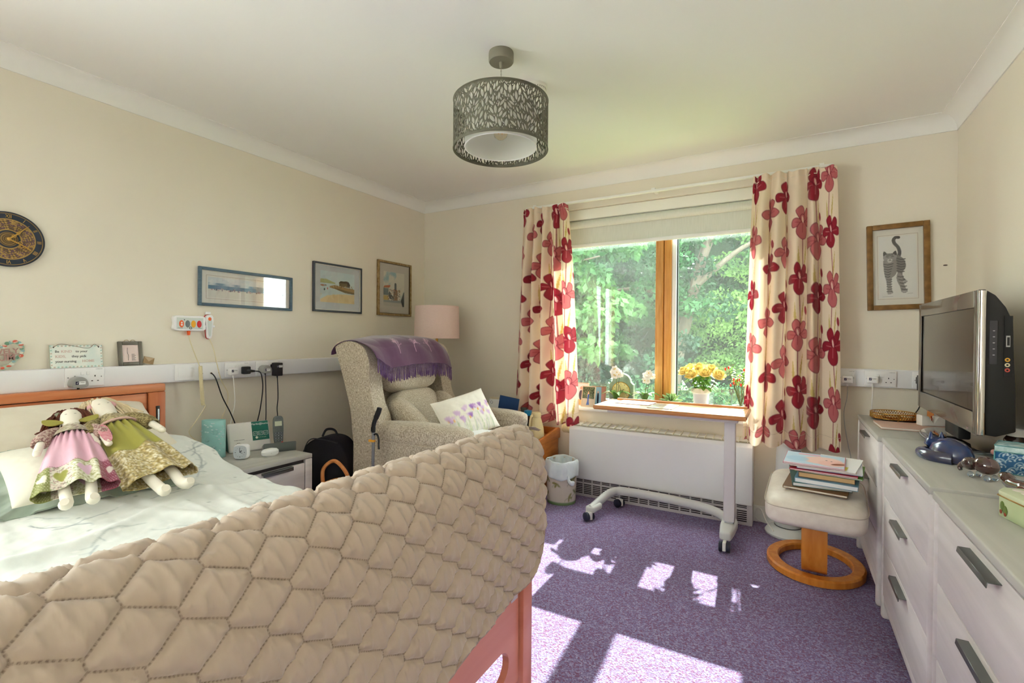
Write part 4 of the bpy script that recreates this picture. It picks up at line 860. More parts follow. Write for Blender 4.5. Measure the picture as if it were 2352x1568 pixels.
# ---- black padded bag behind the chair and the wicker basket beside the nightstand
bg = thing('holdall', 'black rounded fabric bag tucked between the wall and the armchair', 'bag', (-2.62, 2.16, 0), R(16))
g = MB(); g.prism([(p.x, p.y) for p in spline([(-.16, .02, 0), (-.19, .22, 0), (-.15, .42, 0), (-.03, .495, 0), (.10, .48, 0), (.17, .36, 0), (.18, .14, 0), (.15, .02, 0)], 6, True)], -.07, .07, 'xz', .030, 4); g.build('body', M('black bag cloth', (26, 25, 32), .9, c2=(36, 34, 44), scale=300), bg)
MB().tube(spline([(-.185, -.072, .25), (-.12, -.076, .46), (-.02, -.076, .487), (.10, -.072, .468)], 6), .004, 6).build('zip', M('zip black', (48, 48, 54), .5), bg)
MB().tube(spline([(-.06, 0, .488), (-.03, 0, .535), (.03, 0, .535), (.06, 0, .486)], 6), .008, 8, flat=.5).build('carry_strap', M('black bag cloth', (26, 25, 32), .9), bg)
m_rat = M('honey rattan', (206, 128, 66), .4, c2=(224, 152, 90), scale=30)
rb = thing('wicker_basket', 'honey rattan basket with looped cane rim beside the nightstand', 'basket', (-2.235, 1.940, 0), R(20))
for z, r in ((.05, .090), (.12, .100), (.19, .108), (.26, .113)): MB().torus((0, 0, z), r, .006, 32, 6).build('cane_hoop', m_rat, rb)
for k in range(10): a = 2*PI*k/10; MB().tube([(.082*math.cos(a), .082*math.sin(a), .005), (.115*math.cos(a), .115*math.sin(a), .29)], .006, 6).build('upright_cane', m_rat, rb)
MB().torus((0, 0, .292), .116, .011, 36, 8).build('rim', m_rat, rb); MB().lathe([(0, .004), (.084, .004), (.084, .012), (0, .012)], 24).build('base', m_rat, rb)
MB().tube(spline([(-.115, -.03, .29), (-.12, -.02, .38), (-.06, .0, .425), (.02, -.01, .36), (.065, -.06, .295)], 7), .011, 8).build('loop_handle', m_rat, rb)
MB().tube(spline([(-.02, -.115, .29), (.01, -.135, .345), (.07, -.11, .355), (.105, -.05, .30)], 7), .011, 8).build('loop_handle', m_rat, rb)
# ---- floor lamp in the corner
fl = thing('floor_lamp', 'brass floor lamp with dusty pink drum shade in the corner', 'lamp', (-2.490, 3.105, 0))
m_brass = M('polished brass', (206, 164, 88), .22, 1.0)
MB().lathe([(0, 0), (.13, 0), (.13, .015), (.03, .025), (.012, .04), (0, .04)], 36).build('base', m_brass, fl); MB().cyl((0, 0, .03), (0, 0, 1.27), .009, n=14).build('pole', m_brass, fl)
g = MB(); g.lathe([(.176, 1.142), (.184, 1.142), (.178, 1.402), (.176, 1.404), (.174, 1.402), (.180, 1.144)], 56); g.build('shade', M('dusty pink linen', (226, 200, 192), .85, c2=(232, 208, 200), scale=60, stretch=(1, 1, 9)), fl)
MB().ell((0, 0, 1.27), (.03, .03, .042)).build('bulb', M('opal bulb', (238, 236, 230), .3), fl)
g = MB(); [g.tube([(0, 0, 1.215), (.177*math.cos(a), .177*math.sin(a), 1.148)], .002, 5) for a in (0, 2.09, 4.19)]; g.build('shade_spider', m_brass, fl)
# ---- oak side table under the window
m_oakt = M('golden oak', (186, 108, 44), .4, c2=(206, 130, 60), scale=5, stretch=(2, 2, 8), detail=6)
TX0, TX1, TY0, TY1, TZ = -2.02, -1.512, 2.995, 3.385, .408
st = thing('side_table', 'golden oak side table with curved gallery edges under the curtain', 'table', ((TX0+TX1)/2, (TY0+TY1)/2, 0)); so = -Vector(((TX0+TX1)/2, (TY0+TY1)/2, 0))
def S_(x, y, z): return tuple(Vector((x, y, z))+so)
MB().box(S_(TX0+.012, TY0+.01, TZ-.02), S_(TX1-.012, TY1, TZ), .003).build('top', m_oakt, st)
for x0 in (TX0, TX1-.018):
    yy = so.y; q = [(TY0+yy, TZ+.010), (TY0+.03+yy, TZ+.020), (TY0+.12+yy, TZ+.028), (TY0+.24+yy, TZ+.050), (TY1-.02+yy, TZ+.062), (TY1+yy, TZ+.050), (TY1+yy, TZ-.02), (TY0+yy, TZ-.02)]
    MB().prism(q, x0+so.x, x0+.022+so.x, 'yz', .005, 3).build('gallery_side', m_oakt, st)
MB().box(S_(TX0+.018, TY1-.018, TZ), S_(TX1-.018, TY1, TZ+.055), .004).build('gallery_back', m_oakt, st)
MB().box(S_(TX0+.012, TY0+.02, .06), S_(TX1-.010, TY1-.005, TZ-.022), .003).build('cabinet', m_oakt, st)
dr = MB().box(S_(TX0+.03, TY0+.004, .08), S_(TX1-.03, TY0+.02, TZ-.04), .003).build('door', m_oakt, st); MB().ell(S_((TX0+TX1)/2+.1, TY0-.008, .27), .012, 12, 8).build('knob', m_brass, dr)
for x in (TX0+.03, TX1-.03):
    for y in (TY0+.03, TY1-.03): MB().box(S_(x-.018, y-.018, 0), S_(x+.018, y+.018, .065), .003).build('leg', m_oakt, st)
# things on the side table
fk = thing('vacuum_flask', 'cream ribbed vacuum jug with handle on the oak side table', 'jug', (-1.590, 3.135, TZ), R(-20)); fk.scale = (.86, .86, .98)
m_ivory = M('cream plastic', (232, 216, 166), .35)
MB().lathe([(0, 0), (.058, 0), (.066, .012), (.068, .04), (.062, .09), (.048, .14), (.040, .165), (.038, .17), (0, .17)], 44, wob=lambda a, q: .022*math.sin(a*14+q*.5) if 1 < q < 6 else 0).build('body', m_ivory, fk)
MB().lathe([(.040, .168), (.042, .172), (.042, .195), (.036, .205), (0, .208)], 32).build('lid', m_ivory, fk)
MB().tube(spline([(.0, -.040, .182), (.012, -.072, .178), (.012, -.085, .13), (.006, -.080, .08), (0, -.062, .055)], 6), .011, 8, flat=.6).build('handle', m_ivory, fk)
MB().box((-.008, -.052, .176), (.008, -.030, .190), .004).build('thumb_lever', M('white plastic', (242, 243, 243), .35), fk)
m_clear = GLASS('drinking glass', (238, 246, 246), 1.2)
tg = thing('tumbler', 'cut glass tumbler half full of water on the oak side table', 'glass', (-1.618, 3.030, TZ))
MB().lathe([(0, 0), (.026, 0), (.037, .088), (.035, .088), (.025, .006), (0, .006)], 32, wob=lambda a, q: .012*math.cos(a*12) if q in (1,) else 0).build('glass', m_clear, tg); MB().lathe([(0, .007), (.025, .007), (.0300, .045), (0, .045)], 28).build('water', GLASS('water', (226, 238, 240), 1.5, 0, 1.33), tg)
cs_ = tag(MB().box((-.05, -.05, 0), (.05, .05, .004), .002).build('coaster', M('white coaster', (226, 218, 224), .5), None, (-1.616, 3.032, TZ-.0045+.0)), 'white square coaster under the water tumbler', 'coaster')
tg.location.z = TZ+.0002; 
cs_.location.z = TZ-.0046
bt = thing('water_bottle', 'clear bottle with bright blue lid and base on the oak side table', 'bottle', (-1.672, 3.160, TZ))
MB().lathe([(0, .03), (.026, .03), (.0255, .17), (.0245, .17), (.0245, .034), (0, .034)], 28).build('barrel', GLASS('tinted bottle', (196, 208, 214), 1.2), bt); m_blu = M('bright blue plastic', (40, 150, 200), .35)
MB().lathe([(0, .168), (.029, .168), (.029, .202), (.026, .205), (0, .205)], 28).build('lid', m_blu, bt); MB().lathe([(0, 0), (.028, 0), (.028, .03), (0, .03)], 28).build('foot', m_blu, bt); MB().lathe([(0, .04), (.020, .04), (.020, .13), (0, .13)], 20).build('contents', M('brownish contents', (150, 140, 138), .5), bt)
rm = thing('remote_control', 'slim grey remote control propped upright on the oak side table', 'remote', (-1.735, 3.200, TZ), R(10))
g = MB(); g.T = Matrix.Rotation(R(-8), 4, 'X'); g.box((-.024, -.011, 0), (.024, .011, .215), .006, 3).build('casing', M('olive grey plastic', (92, 96, 88), .45), rm)
for r in range(6):
    for c in range(2): MB().box((-.007, -.0015, -.006), (.007, .0015, .006), .001, 1).build('button', m_blk, rm, loc=Matrix.Rotation(R(-8), 4, 'X') @ Vector(((c-.5)*.021, -.0115, .18-r*.024)), rot=(R(-8), 0, 0))
lr = thing('letter_rack', 'small wire letter rack at the back of the oak side table', 'letter rack', (-1.885, 3.165, TZ), R(0))
for y in (-.05, 0, .05): MB().tube(spline([(-.13, y, .005), (-.13, y, .13), (-.06, y, .165), (.06, y, .165), (.13, y, .13), (.13, y, .005)], 5), .003, 6).build('wire_loop', M('brass wire', (180, 150, 90), .3, .8), lr)
MB().box((-.135, -.06, 0), (.135, .06, .006), .002).build('tray', m_oakt, lr)
g = thing('booklet', 'dark blue card folder standing in the letter rack', 'folder', (-1.862, 3.135, TZ+.0062), R(-4)); MB().box((-.090, -.004, 0), (.090, -.001, .290), .0008, 1).build('front_cover', M('navy card', (28, 66, 120), .5), g, rot=(R(-6), R(6), 0)); MB().box((-.088, .0, .002), (.088, .004, .285)).build('pages', M('paper edges', (228, 226, 220), .8), g, rot=(R(-6), R(6), 0), flat=True)
g = thing('leaflet', 'white appointment card poking out of the letter rack', 'card', (-1.972, 3.137, TZ+.0062)); MB().box((-.045, -.001, .0), (.045, .001, .262), .0005, 1).build('card', M('white card', (236, 236, 236), .5), g, rot=(R(-7), 0, 0)); text('echo', .022, M('black print', (30, 30, 34), .6), g, (-.022, -.036+.004, .232), (R(83), R(-90), 0)); MB().torus((.015, -.0305, .245), .009, .0015, 20, 5, 'xz').build('logo_ring', M('black print', (30, 30, 34), .6), g)
g = thing('envelope', 'cream envelope standing behind the blue folder', 'envelope', (-1.925, 3.190, TZ+.0062)); MB().box((-.10, -.001, 0), (.10, .001, .275), .0005, 1).build('sheet', M('cream paper', (236, 224, 200), .7), g); MB().prism([(-.10, .275), (.10, .275), (0, .20)], -.0022, -.0012, 'xz').build('flap', M('cream paper flap', (228, 214, 188), .7), g, flat=True)
# ---- waste bin with liner
wb_ = thing('waste_bin', 'floral waste bin with white liner between side table and radiator', 'bin', (-1.378, 3.120, 0), R(-20))
cvb = Canvas(.66, .29, 300, (206, 196, 186)); rnd = random.Random(12)
for k in range(26):
    x, y = rnd.uniform(0, .66), rnd.uniform(.03, .27); c = rnd.choice(((124, 118, 62), (140, 134, 84), (104, 108, 66)))
    for a in (0, 1.2, 2.4): cvb.ell(x+.016*math.cos(a+k), y+.016*math.sin(a+k), .020, .008, a+k, c, .9, .2)
    cvb.line([(x+.03*math.cos(t/4), y-.03+.022*math.sin(t/4)) for t in range(14)], .003, (150, 156, 124), .9)
cvb.rect(0, 0, .66, .018, (112, 140, 96))
nu, nv = 120, 50; a = np.linspace(0, 2*PI, nu, endpoint=False)[None, :]*np.ones((nv, 1)); t = np.linspace(0, 1, nv)[:, None]*np.ones((1, nu)); r = .098+.010*t
gridmesh('body', np.stack([r*np.cos(a), r*np.sin(a), .29*t], -1), PR('printed tin', .5), cvb.at(a/(2*PI)*.655, t*.287), wb_, closeu=True, thick=.003)
MB().lathe([(0, .003), (.097, .003), (.097, .006), (0, .006)], 32).build('bin_base', M('bin inside', (170, 176, 160), .6), wb_)
nv = 30; a = np.linspace(0, 2*PI, nu, endpoint=False)[None, :]*np.ones((nv, 1)); t = np.linspace(0, 1, nv)[:, None]*np.ones((1, nu))
rr = np.where(t < .45, .094+.012*t/.45, .106+.012*np.sin((t-.45)/.55*PI*.75)); zz = np.where(t < .45, .20+.100*t/.45, .300+.012*np.sin((t-.45)/.55*PI)-.115*((t-.45)/.55)**1.3)
cr = .004*np.sin(a*9+3*t)+.006*(fbm(a*6, t*5, 2)-.5)
gridmesh('liner', np.stack([(rr+cr)*np.cos(a), (rr+cr)*np.sin(a), zz+.010*np.sin(a*3+1)*t], -1), M('thin white plastic', (228, 236, 240), .3, c2=(214, 224, 230), scale=14, spec=.5), None, wb_, closeu=True, thick=.0015)
g = MB(); g.tube(spline([(.105, -.045, .205), (.125, -.055, .175), (.150, -.058, .170), (.168, -.055, .185)], 6), list(np.interp(np.linspace(0, 1, 19), [0, .3, .7, 1], [.010, .016, .020, .006])), 10, flat=.6); g.build('liner_knot', M('thin white plastic', (228, 236, 240), .3), wb_)
# ================================================================ UNDER AND IN THE WINDOW
m_rad = M('white enamel', (236, 236, 238), .35)
ra = thing('radiator', 'wide white panel radiator with louvred top under the window', 'radiator', (-.78, 3.33, 0))
X0, X1 = -1.385+.78, -.178+.78
MB().prism([(-.065, .135), (-.065, .488), (-.052, .512), (.078, .524), (.078, .135)], X0, X1, 'yz', .004).build('casing', m_rad, ra)
for k in range(24): x = X0+.03+(X1-X0-.06)*k/23; g = MB(); g.T = Matrix.Translation((x, .012, .521)) @ Matrix.Rotation(R(4.5), 4, 'X'); g.box((-.0022, -.058, -.004), (.0022, .058, .006)); g.build('louvre', M('cream louvre', (224, 220, 204), .5), ra, flat=True)
MB().box((X0+.012, -.052, .513), (X1-.012, .070, .5155)).build('louvre_bed', M('shaded vent', (150, 142, 126), .7), ra, rot=(R(4.5)*0, 0, 0), flat=True)
MB().box((X0+.02, -.035, .0), (X1-.0, .078, .137), .003).build('plinth', M('pale vent grey', (206, 200, 202), .5), ra)
gb = MB(); n = 17
for i in range(n):
    xa = X0+.04+(X1-X0-.06)*i/n; xb = xa+(X1-X0-.06)/n*.84
    for j in range(6): gb.box((xa, -.0365, .022+j*.0125), (xb, -.0345, .0285+j*.0125))
    for j in range(2): gb.box((xa, -.0365, .107+j*.010), (xb, -.0345, .112+j*.010))
stuff(gb.build('grille_slots', M('vent black', (44, 36, 40), .8), ra, flat=True))
vk = MB().tube([(X0-.075, -.01, .478), (X0-.065, -.01, .478), (X0-.02, -.01, .478), (X0+.002, -.01, .478)], [.024, .031, .029, .018], 20).build('valve_knob', m_ivory, ra)
for k in range(5): MB().torus((X0-.062+.010*k, -.01, .478), .0305, .0022, 24, 5, 'yz').build('valve_rib', M('cream rib', (206, 190, 150), .5), vk)
# ---- overbed table
ot = thing('overbed_table', 'wheeled overbed table with wood tray top and grey column before the window', 'table', (-.6, 2.95, 0)); oo = Vector((.6, -2.95, 0))
m_tray = M('oak laminate tray', (212, 170, 122), .3, c2=(226, 188, 142), scale=5, stretch=(.8, 8, 8), detail=6); m_edge = M('oak tray edge', (188, 124, 72), .35, c2=(200, 138, 84), scale=5, stretch=(.8, 8, 8), detail=6); m_pale = M('pale grey metal', (214, 208, 212), .35)
def O_(x, y, z): return tuple(Vector((x, y, z))+oo)
TT = .738
MB().box(O_(-1.035, 2.83, TT-.020), O_(-.192, 3.200, TT-.003), .006, 3).build('tray_top', m_tray, ot)
MB().tube([O_(-1.035, 2.833, TT-.010), O_(-.188, 2.833, TT-.010)], .013, 10, flat=.8).build('front_edge', m_edge, ot); MB().tube([O_(-1.0, 3.195, TT-.002), O_(-.205, 3.195, TT-.002)], .013, 10, flat=.9).build('back_lip', m_edge, ot)
for x in (-1.035, -.194): MB().tube([O_(x, 2.835, TT-.010), O_(x, 3.195, TT-.010)], .012, 10, flat=.8).build('end_edge', m_edge, ot)
MB().box(O_(-.985, 2.93, TT-.052), O_(-.235, 3.10, TT-.021), .003).build('support_rail', m_pale, ot)
MB().box(O_(-.312, 3.0, .105), O_(-.252, 3.045, TT-.05), .006, 3).build('column', m_pale, ot); MB().box(O_(-.306, 3.004, .075), O_(-.258, 3.041, .11), .004).build('column_foot', M('grey steel foot', (170, 168, 174), .3, .4), ot)
b = MB(); hp = spline([(-1.075, 2.885, .066), (-1.060, 3.02, .085), (-1.03, 3.13, .108), (-.96, 3.19, .118), (-.75, 3.195, .118), (-.50, 3.185, .110), (-.36, 3.16, .095), (-.295, 3.09, .075), (-.282, 3.0, .068)], 7)
b.tube([tuple(Vector(p)+oo) for p in hp], [.030]*len(hp), 12, flat=.72, up=(0, 0, 1)); b.build('base_bar', M('pale grey moulding', (206, 206, 204), .4), ot)
b = MB(); b.prism([(-.315, 2.845), (-.255, 2.845), (-.245, 2.93), (-.238, 3.06), (-.250, 3.12), (-.325, 3.12), (-.328, 3.0)], .052, .098, 'xy', .014, 4); b.T = Matrix.Identity(4); ob = b.build('base_foot', M('pale grey moulding', (206, 206, 204), .4), ot, loc=tuple(oo))
b = MB(); b.prism([(-1.108, 2.875), (-1.045, 2.865), (-1.025, 2.98), (-1.085, 3.0)], .050, .090, 'xy', .014, 4); b.build('base_foot', M('pale grey moulding', (206, 206, 204), .4), ot, loc=tuple(oo))
for (x, y, az) in ((-.286, 2.828, 0), (-1.080, 2.872, 62), (-.29, 3.20, 30), (-.99, 3.215, 70)):
    cst = MB(); cst.T = Matrix.Translation(O_(x, y, 0)) @ Matrix.Rotation(R(az), 4, 'Z')
    for s in (-1, 1): cst.tube([(s*.009, 0, .028), (s*.012, 0, .028), (s*.026, 0, .028), (s*.029, 0, .028)], [.024, .028, .028, .023], 24)
    cw = cst.build('caster', M('navy caster rubber', (34, 38, 56), .4), ot); f = MB(); f.T = Matrix.Translation(O_(x, y, 0)) @ Matrix.Rotation(R(az), 4, 'Z'); f.box((-.0085, -.028, .012), (.0085, .022, .058), .003).build('caster_fork', M('white caster fork', (228, 226, 222), .4), cw)
# placemat and tile on the tray
cv = Canvas(.22, .16, 300, (236, 232, 240)); rnd = random.Random(6)
for k in range(40): cv.ell(rnd.uniform(.01, .21), rnd.uniform(.02, .14), .012, .006, rnd.uniform(0, 3), rnd.choice(((206, 170, 200), (190, 160, 206), (224, 200, 220), (176, 186, 160))), .7)
cv.rect(.0, .0, .22, .006, (210, 190, 196)); pm = thing('placemat', 'pale lilac flowered place mat on the overbed table', 'place mat', (-.965, 3.02, TT-.003), R(-4)); MB().box((-.0, -.0, 0), (.22, .16, .004), .001, 1).build('board', M('mat edge', (196, 176, 190), .6), pm); cv.plane('printed_face', PR('printed mat', .4, 0, 1, .4), pm, ((1, 0, 0), (0, 1, 0)), (0, 0, .0044))
pm2 = thing('glass_slab', 'grey square glass slab beside the lilac place mat', 'mat', (-.735, 2.92, TT-.003), R(-2)); MB().box((0, 0, 0), (.15, .20, .005), .0015, 2).build('slab', M('grey green glass', (170, 172, 158), .15), pm2)
# ---- window-sill things
SZ = RZ0+.024
def photo_frame(label, x, y, w, h, rz, kind, lean=10):
    r_ = thing('photo_frame', label, 'photo frame', (x, y, SZ), R(rz), 'photographs on the window sill'); T_ = Matrix.Rotation(R(-lean), 4, 'X')
    f = MB(); f.T = T_; t = .006; f.box((-w/2, 0, 0), (-w/2+t, .010, h)).box((w/2-t, 0, 0), (w/2, .010, h)).box((-w/2+t, 0, 0), (w/2-t, .010, t)).box((-w/2+t, 0, h-t), (w/2-t, .010, h)); f.build('frame', M('pale wood frame', (206, 190, 164), .5) if kind != 2 else M('brown frame', (150, 110, 80), .5), r_, flat=True)
    cv = Canvas(w-2*t, h-2*t, 700, (150, 156, 140)); W_, H_ = cv.w, cv.h; rnd = random.Random(kind)
    if kind == 0:
        cv.rect(0, 0, W_, H_*.45, (188, 178, 160)); cv.rect(0, H_*.40, W_, H_, (52, 78, 48)); 
        for k in range(200): cv.ell(rnd.uniform(0, W_), rnd.uniform(H_*.42, H_), .006, .004, rnd.uniform(0, 3), rnd.choice(((90, 116, 76), (36, 58, 34), (120, 140, 100))), .8)
        x0 = W_*.50; cv.poly([(x0-.006, H_*.62), (x0+.007, H_*.62), (x0+.005, H_*.42), (x0+.007, H_*.25), (x0+.013, H_*.08), (x0-.014, H_*.06), (x0-.006, H_*.28), (x0-.006, H_*.44)], (24, 84, 164)); cv.ell(x0, H_*.66, .006, .007, 0, (224, 180, 150)); cv.ell(x0, H_*.72, .0048, .007, 0, (226, 186, 160)); cv.ell(x0, H_*.755, .005, .005, 0, (170, 130, 90)); cv.line([(x0-.007, H_*.64), (x0-.009, H_*.46)], .0032, (224, 180, 150))
    elif kind == 1:
        cv.rect(0, 0, W_, H_, (214, 220, 222)); cv.rect(0, 0, W_, H_*.25, (226, 170, 110)); cv.ell(W_*.4, H_*.45, .018, .04, 0, (64, 60, 70)); cv.ell(W_*.4, H_*.78, .011, .014, 0, (206, 160, 136))
    else:
        cv.rect(0, 0, W_, H_, (132, 176, 206)); cv.rect(W_*.70, 0, W_, H_, (170, 104, 82)); [cv.line([(W_*.7, H_*k/14), (W_, H_*k/14)], .001, (206, 190, 176)) for k in range(14)]; cv.ell(W_*.45, H_*.4, .008, .05, 0, (34, 38, 60)); cv.ell(W_*.45, H_*.72, .0055, .008, 0, (206, 160, 136))
    o = cv.plane('photograph', PR('glossy photo print', .25, 0, 1, .5), r_, ((1, 0, 0), (0, 0, 1)), (0, 0, 0)); o.matrix_local = T_ @ Matrix.Translation((-w/2+t, .003, t))
    b = MB(); b.T = T_; b.box((-w/2+.001, .006, .002), (w/2-.001, .0105, h-.002)); b.build('backing', M('brown hardboard', (120, 96, 70), .8), r_, flat=True)
    g = MB(); g.prism([(.012, 0), (.06, 0), (.035, h*.7)], -.012, -.010, 'yz'); g.build('strut', M('brown hardboard', (120, 96, 70), .8), r_, flat=True)
photo_frame('photo of a person in a long blue dress in front on the sill', -1.300, 3.405, .112, .158, -8, 0)
photo_frame('photo of a standing figure half hidden at the curtain end of the sill', -1.372, 3.470, .10, .175, 4, 1)
photo_frame('photo with a brick wall and blue sky behind the blue dress photo', -1.238, 3.470, .11, .155, 6, 2)
# mantel clock
mc = thing('mantel_clock', 'arched mantel clock with cream dial among the orchids', 'clock', (-1.07, 3.518, SZ), R(-2))
q = [(-.092, 0), (-.092, .175)]+[(-.07*math.cos(PI*k/12), .195+.062*math.sin(PI*k/12)) for k in range(13)]+[(.092, .175), (.092, 0)]; MB().prism(q, -.02, .02, 'xz', .004).build('case', M('green grey case', (104, 122, 106), .5, c2=(128, 142, 122), scale=20), mc)
MB().torus((0, -.021, .125), .066, .004, 40, 6, 'xz').build('bezel', m_brass, mc); MB().prism([(.064*math.cos(a*PI/16), .125+.064*math.sin(a*PI/16)) for a in range(32)], -.0225, -.0205, 'xz').build('dial', M('cream dial', (220, 206, 150), .5, c2=(206, 192, 136), scale=30), mc)
g = MB(); g.tube([(0, -.024, .125), (.026, -.024, .14)], .002, 5).tube([(0, -.024, .125), (-.012, -.024, .172)], .0015, 5); g.build('hands', m_blk, mc)
g = MB()
for k in range(12): a = PI*k/6; g.box((.054*math.sin(a)-.0016, -.0240, .125+.054*math.cos(a)-.004), (.054*math.sin(a)+.0016, -.0226, .125+.054*math.cos(a)+.004))
g.build('hour_marks', m_blk, mc, flat=True)
m_leafg = M('glossy leaf green', (92, 138, 60), .35, c2=(120, 160, 80), scale=20); m_stem = M('stem green', (96, 104, 60), .5); m_petal = M('white petal', (246, 244, 240), .6, sss=.1)
def petal(c, d, up, w, l, curl=.25):
    """one broad petal as a small curved sheet"""
    g = MB(); d = Vector(d).normalized(); up = Vector(up); s = d.cross(up).normalized(); up = s.cross(d).normalized(); c = Vector(c); rows = []
    for i in range(6):
        t = i/5; ww = w*math.sin(PI*(.12+.80*t))**.8; rows.append([g._v(c+d*l*t+s*ww*k*.5+up*(curl*l*(t*t)-.12*l*abs(k)*(1-t))) for k in (-1, -.4, .4, 1)])
    for A, B_ in zip(rows, rows[1:]):
        for k in range(3): g._f([A[k], A[k+1], B_[k+1], B_[k]])
    return g
def join(gs):
    out = MB()
    for g in gs: out.add(g.bm)
    return out
def leaf(p0, p1, p2, w, mat, parent, name='leaf', fold=.15):
    pts = spline([p0, p1, p2], 5); g = MB(); L = []; n = len(pts)
    for i, p in enumerate(pts):
        t = (pts[min(i+1, n-1)]-pts[max(i-1, 0)]).normalized(); s = t.cross(Vector((0, 0, 1))); s = s.normalized() if s.length > .01 else Vector((1, 0, 0)); nn = s.cross(t); ww = w*math.sin(PI*(.08+.9*i/(n-1)))**.7; L.append([g._v(p-s*ww/2+nn*ww*fold), g._v(p), g._v(p+s*ww/2+nn*ww*fold)])
    for A, B_ in zip(L, L[1:]):
        for k in range(2): g._f([A[k], A[k+1], B_[k+1], B_[k]])
    return g.build(name, mat, parent)
def orchid(label, x, y, seed, top, lean, nfl):
    r_ = thing('orchid', label, 'plant', (x, y, SZ), 0, 'potted orchids on the sill'); rnd = random.Random(seed)
    MB().lathe([(0, 0), (.038, 0), (.048, .075), (.050, .08), (.046, .08), (.040, .01), (0, .01)], 28).build('pot', M('clear grey pot', (206, 206, 210), .3), r_); MB().lathe([(0, .068), (.045, .068), (0, .070)], 20).build('bark', M('bark chips', (110, 80, 60), .9, c2=(70, 50, 40), scale=120), r_)
    for k in range(5): a = k*1.35+seed; leaf((.01*math.cos(a), .01*math.sin(a), .072), (.05*math.cos(a), .045*math.sin(a), .125), (.12*math.cos(a), .055*math.sin(a), .105), .046, m_leafg, r_)
    st = spline([(0, 0, .07), (lean*.2, 0, .16), (lean*.6, -.005, top*.85), (lean, -.015, top)], 8); MB().tube(st, .0028, 6).build('flower_stem', m_stem, r_); MB().cyl((.006, .008, .07), (.02+lean*.5, .008, top+.0), .002, n=6).build('support_cane', M('dark cane', (60, 56, 44), .6), r_)
    for k in range(nfl):
        p = st[int(len(st)*(.60+.38*k/nfl))]; c = Vector(p)+Vector((rnd.uniform(-.030, .030), rnd.uniform(-.025, .005), rnd.uniform(-.02, .022))); f_ = Vector((rnd.uniform(-.5, .5), -1, rnd.uniform(-.2, .5))).normalized(); e1 = f_.orthogonal().normalized(); e2 = f_.cross(e1); gs = []
        for a in range(5): an = 2*PI*a/5+k; gs.append(petal(c, e1*math.cos(an)+e2*math.sin(an), f_, .022, .024, .15))
        fo = join(gs).build('blossom', m_petal, r_, ang=80); MB().ell(tuple(c+f_*.004), .0045, 8, 6).build('throat', M('yellow throat', (232, 196, 96), .6), fo)
orchid('white orchid in front of the arched mantel clock', -1.085, 3.425, 1, .285, .012, 13)
orchid('white orchid leaning beside the window mullion', -.885, 3.455, 4, .270, .045, 11)
# succulent
su = thing('succulent', 'pale green rosette succulent in a pot by the window mullion', 'plant', (-.705, 3.465, SZ)); MB().lathe([(0, 0), (.035, 0), (.045, .07), (.041, .07), (.034, .01), (0, .01)], 28).build('pot', M('terracotta brown pot', (150, 118, 96), .7), su); MB().lathe([(0, .06), (.042, .06), (0, .065)], 20).build('soil', M('soil', (70, 54, 44), .95), su)
m_suc = M('succulent green', (150, 186, 120), .5, c2=(190, 212, 156), scale=12)
for ring, (n, l, el) in enumerate(((11, .085, .25), (10, .075, .65), (8, .062, 1.0), (5, .045, 1.35))):
    for k in range(n):
        a = 2*PI*k/n+ring*.4; d = Vector((math.cos(a)*math.cos(el), math.sin(a)*math.cos(el)*.8, math.sin(el))); p0 = Vector((0, 0, .072+.006*ring)); MB().tube([tuple(p0), tuple(p0+d*l*.35), tuple(p0+d*l*.7), tuple(p0+d*l)], [.006, .010, .008, .001], 7, flat=.5).build('fleshy_leaf', m_suc, su)
# tub of basket-weave beside
wv = thing('seed_pot', 'small brown wicker pot between orchid and succulent', 'pot', (-.795, 3.44, SZ)); MB().lathe([(0, 0), (.030, 0), (.040, .05), (.042, .078), (.038, .078), (.028, .006), (0, .006)], 24).build('pot', M('brown wicker', (186, 146, 116), .8, c2=(150, 108, 84), scale=140), wv)
for k in range(4): MB().torus((0, 0, .015+.018*k), .0335+.0028*k, .003, 28, 5).build('wicker_band', M('brown wicker', (186, 146, 116), .8), wv)
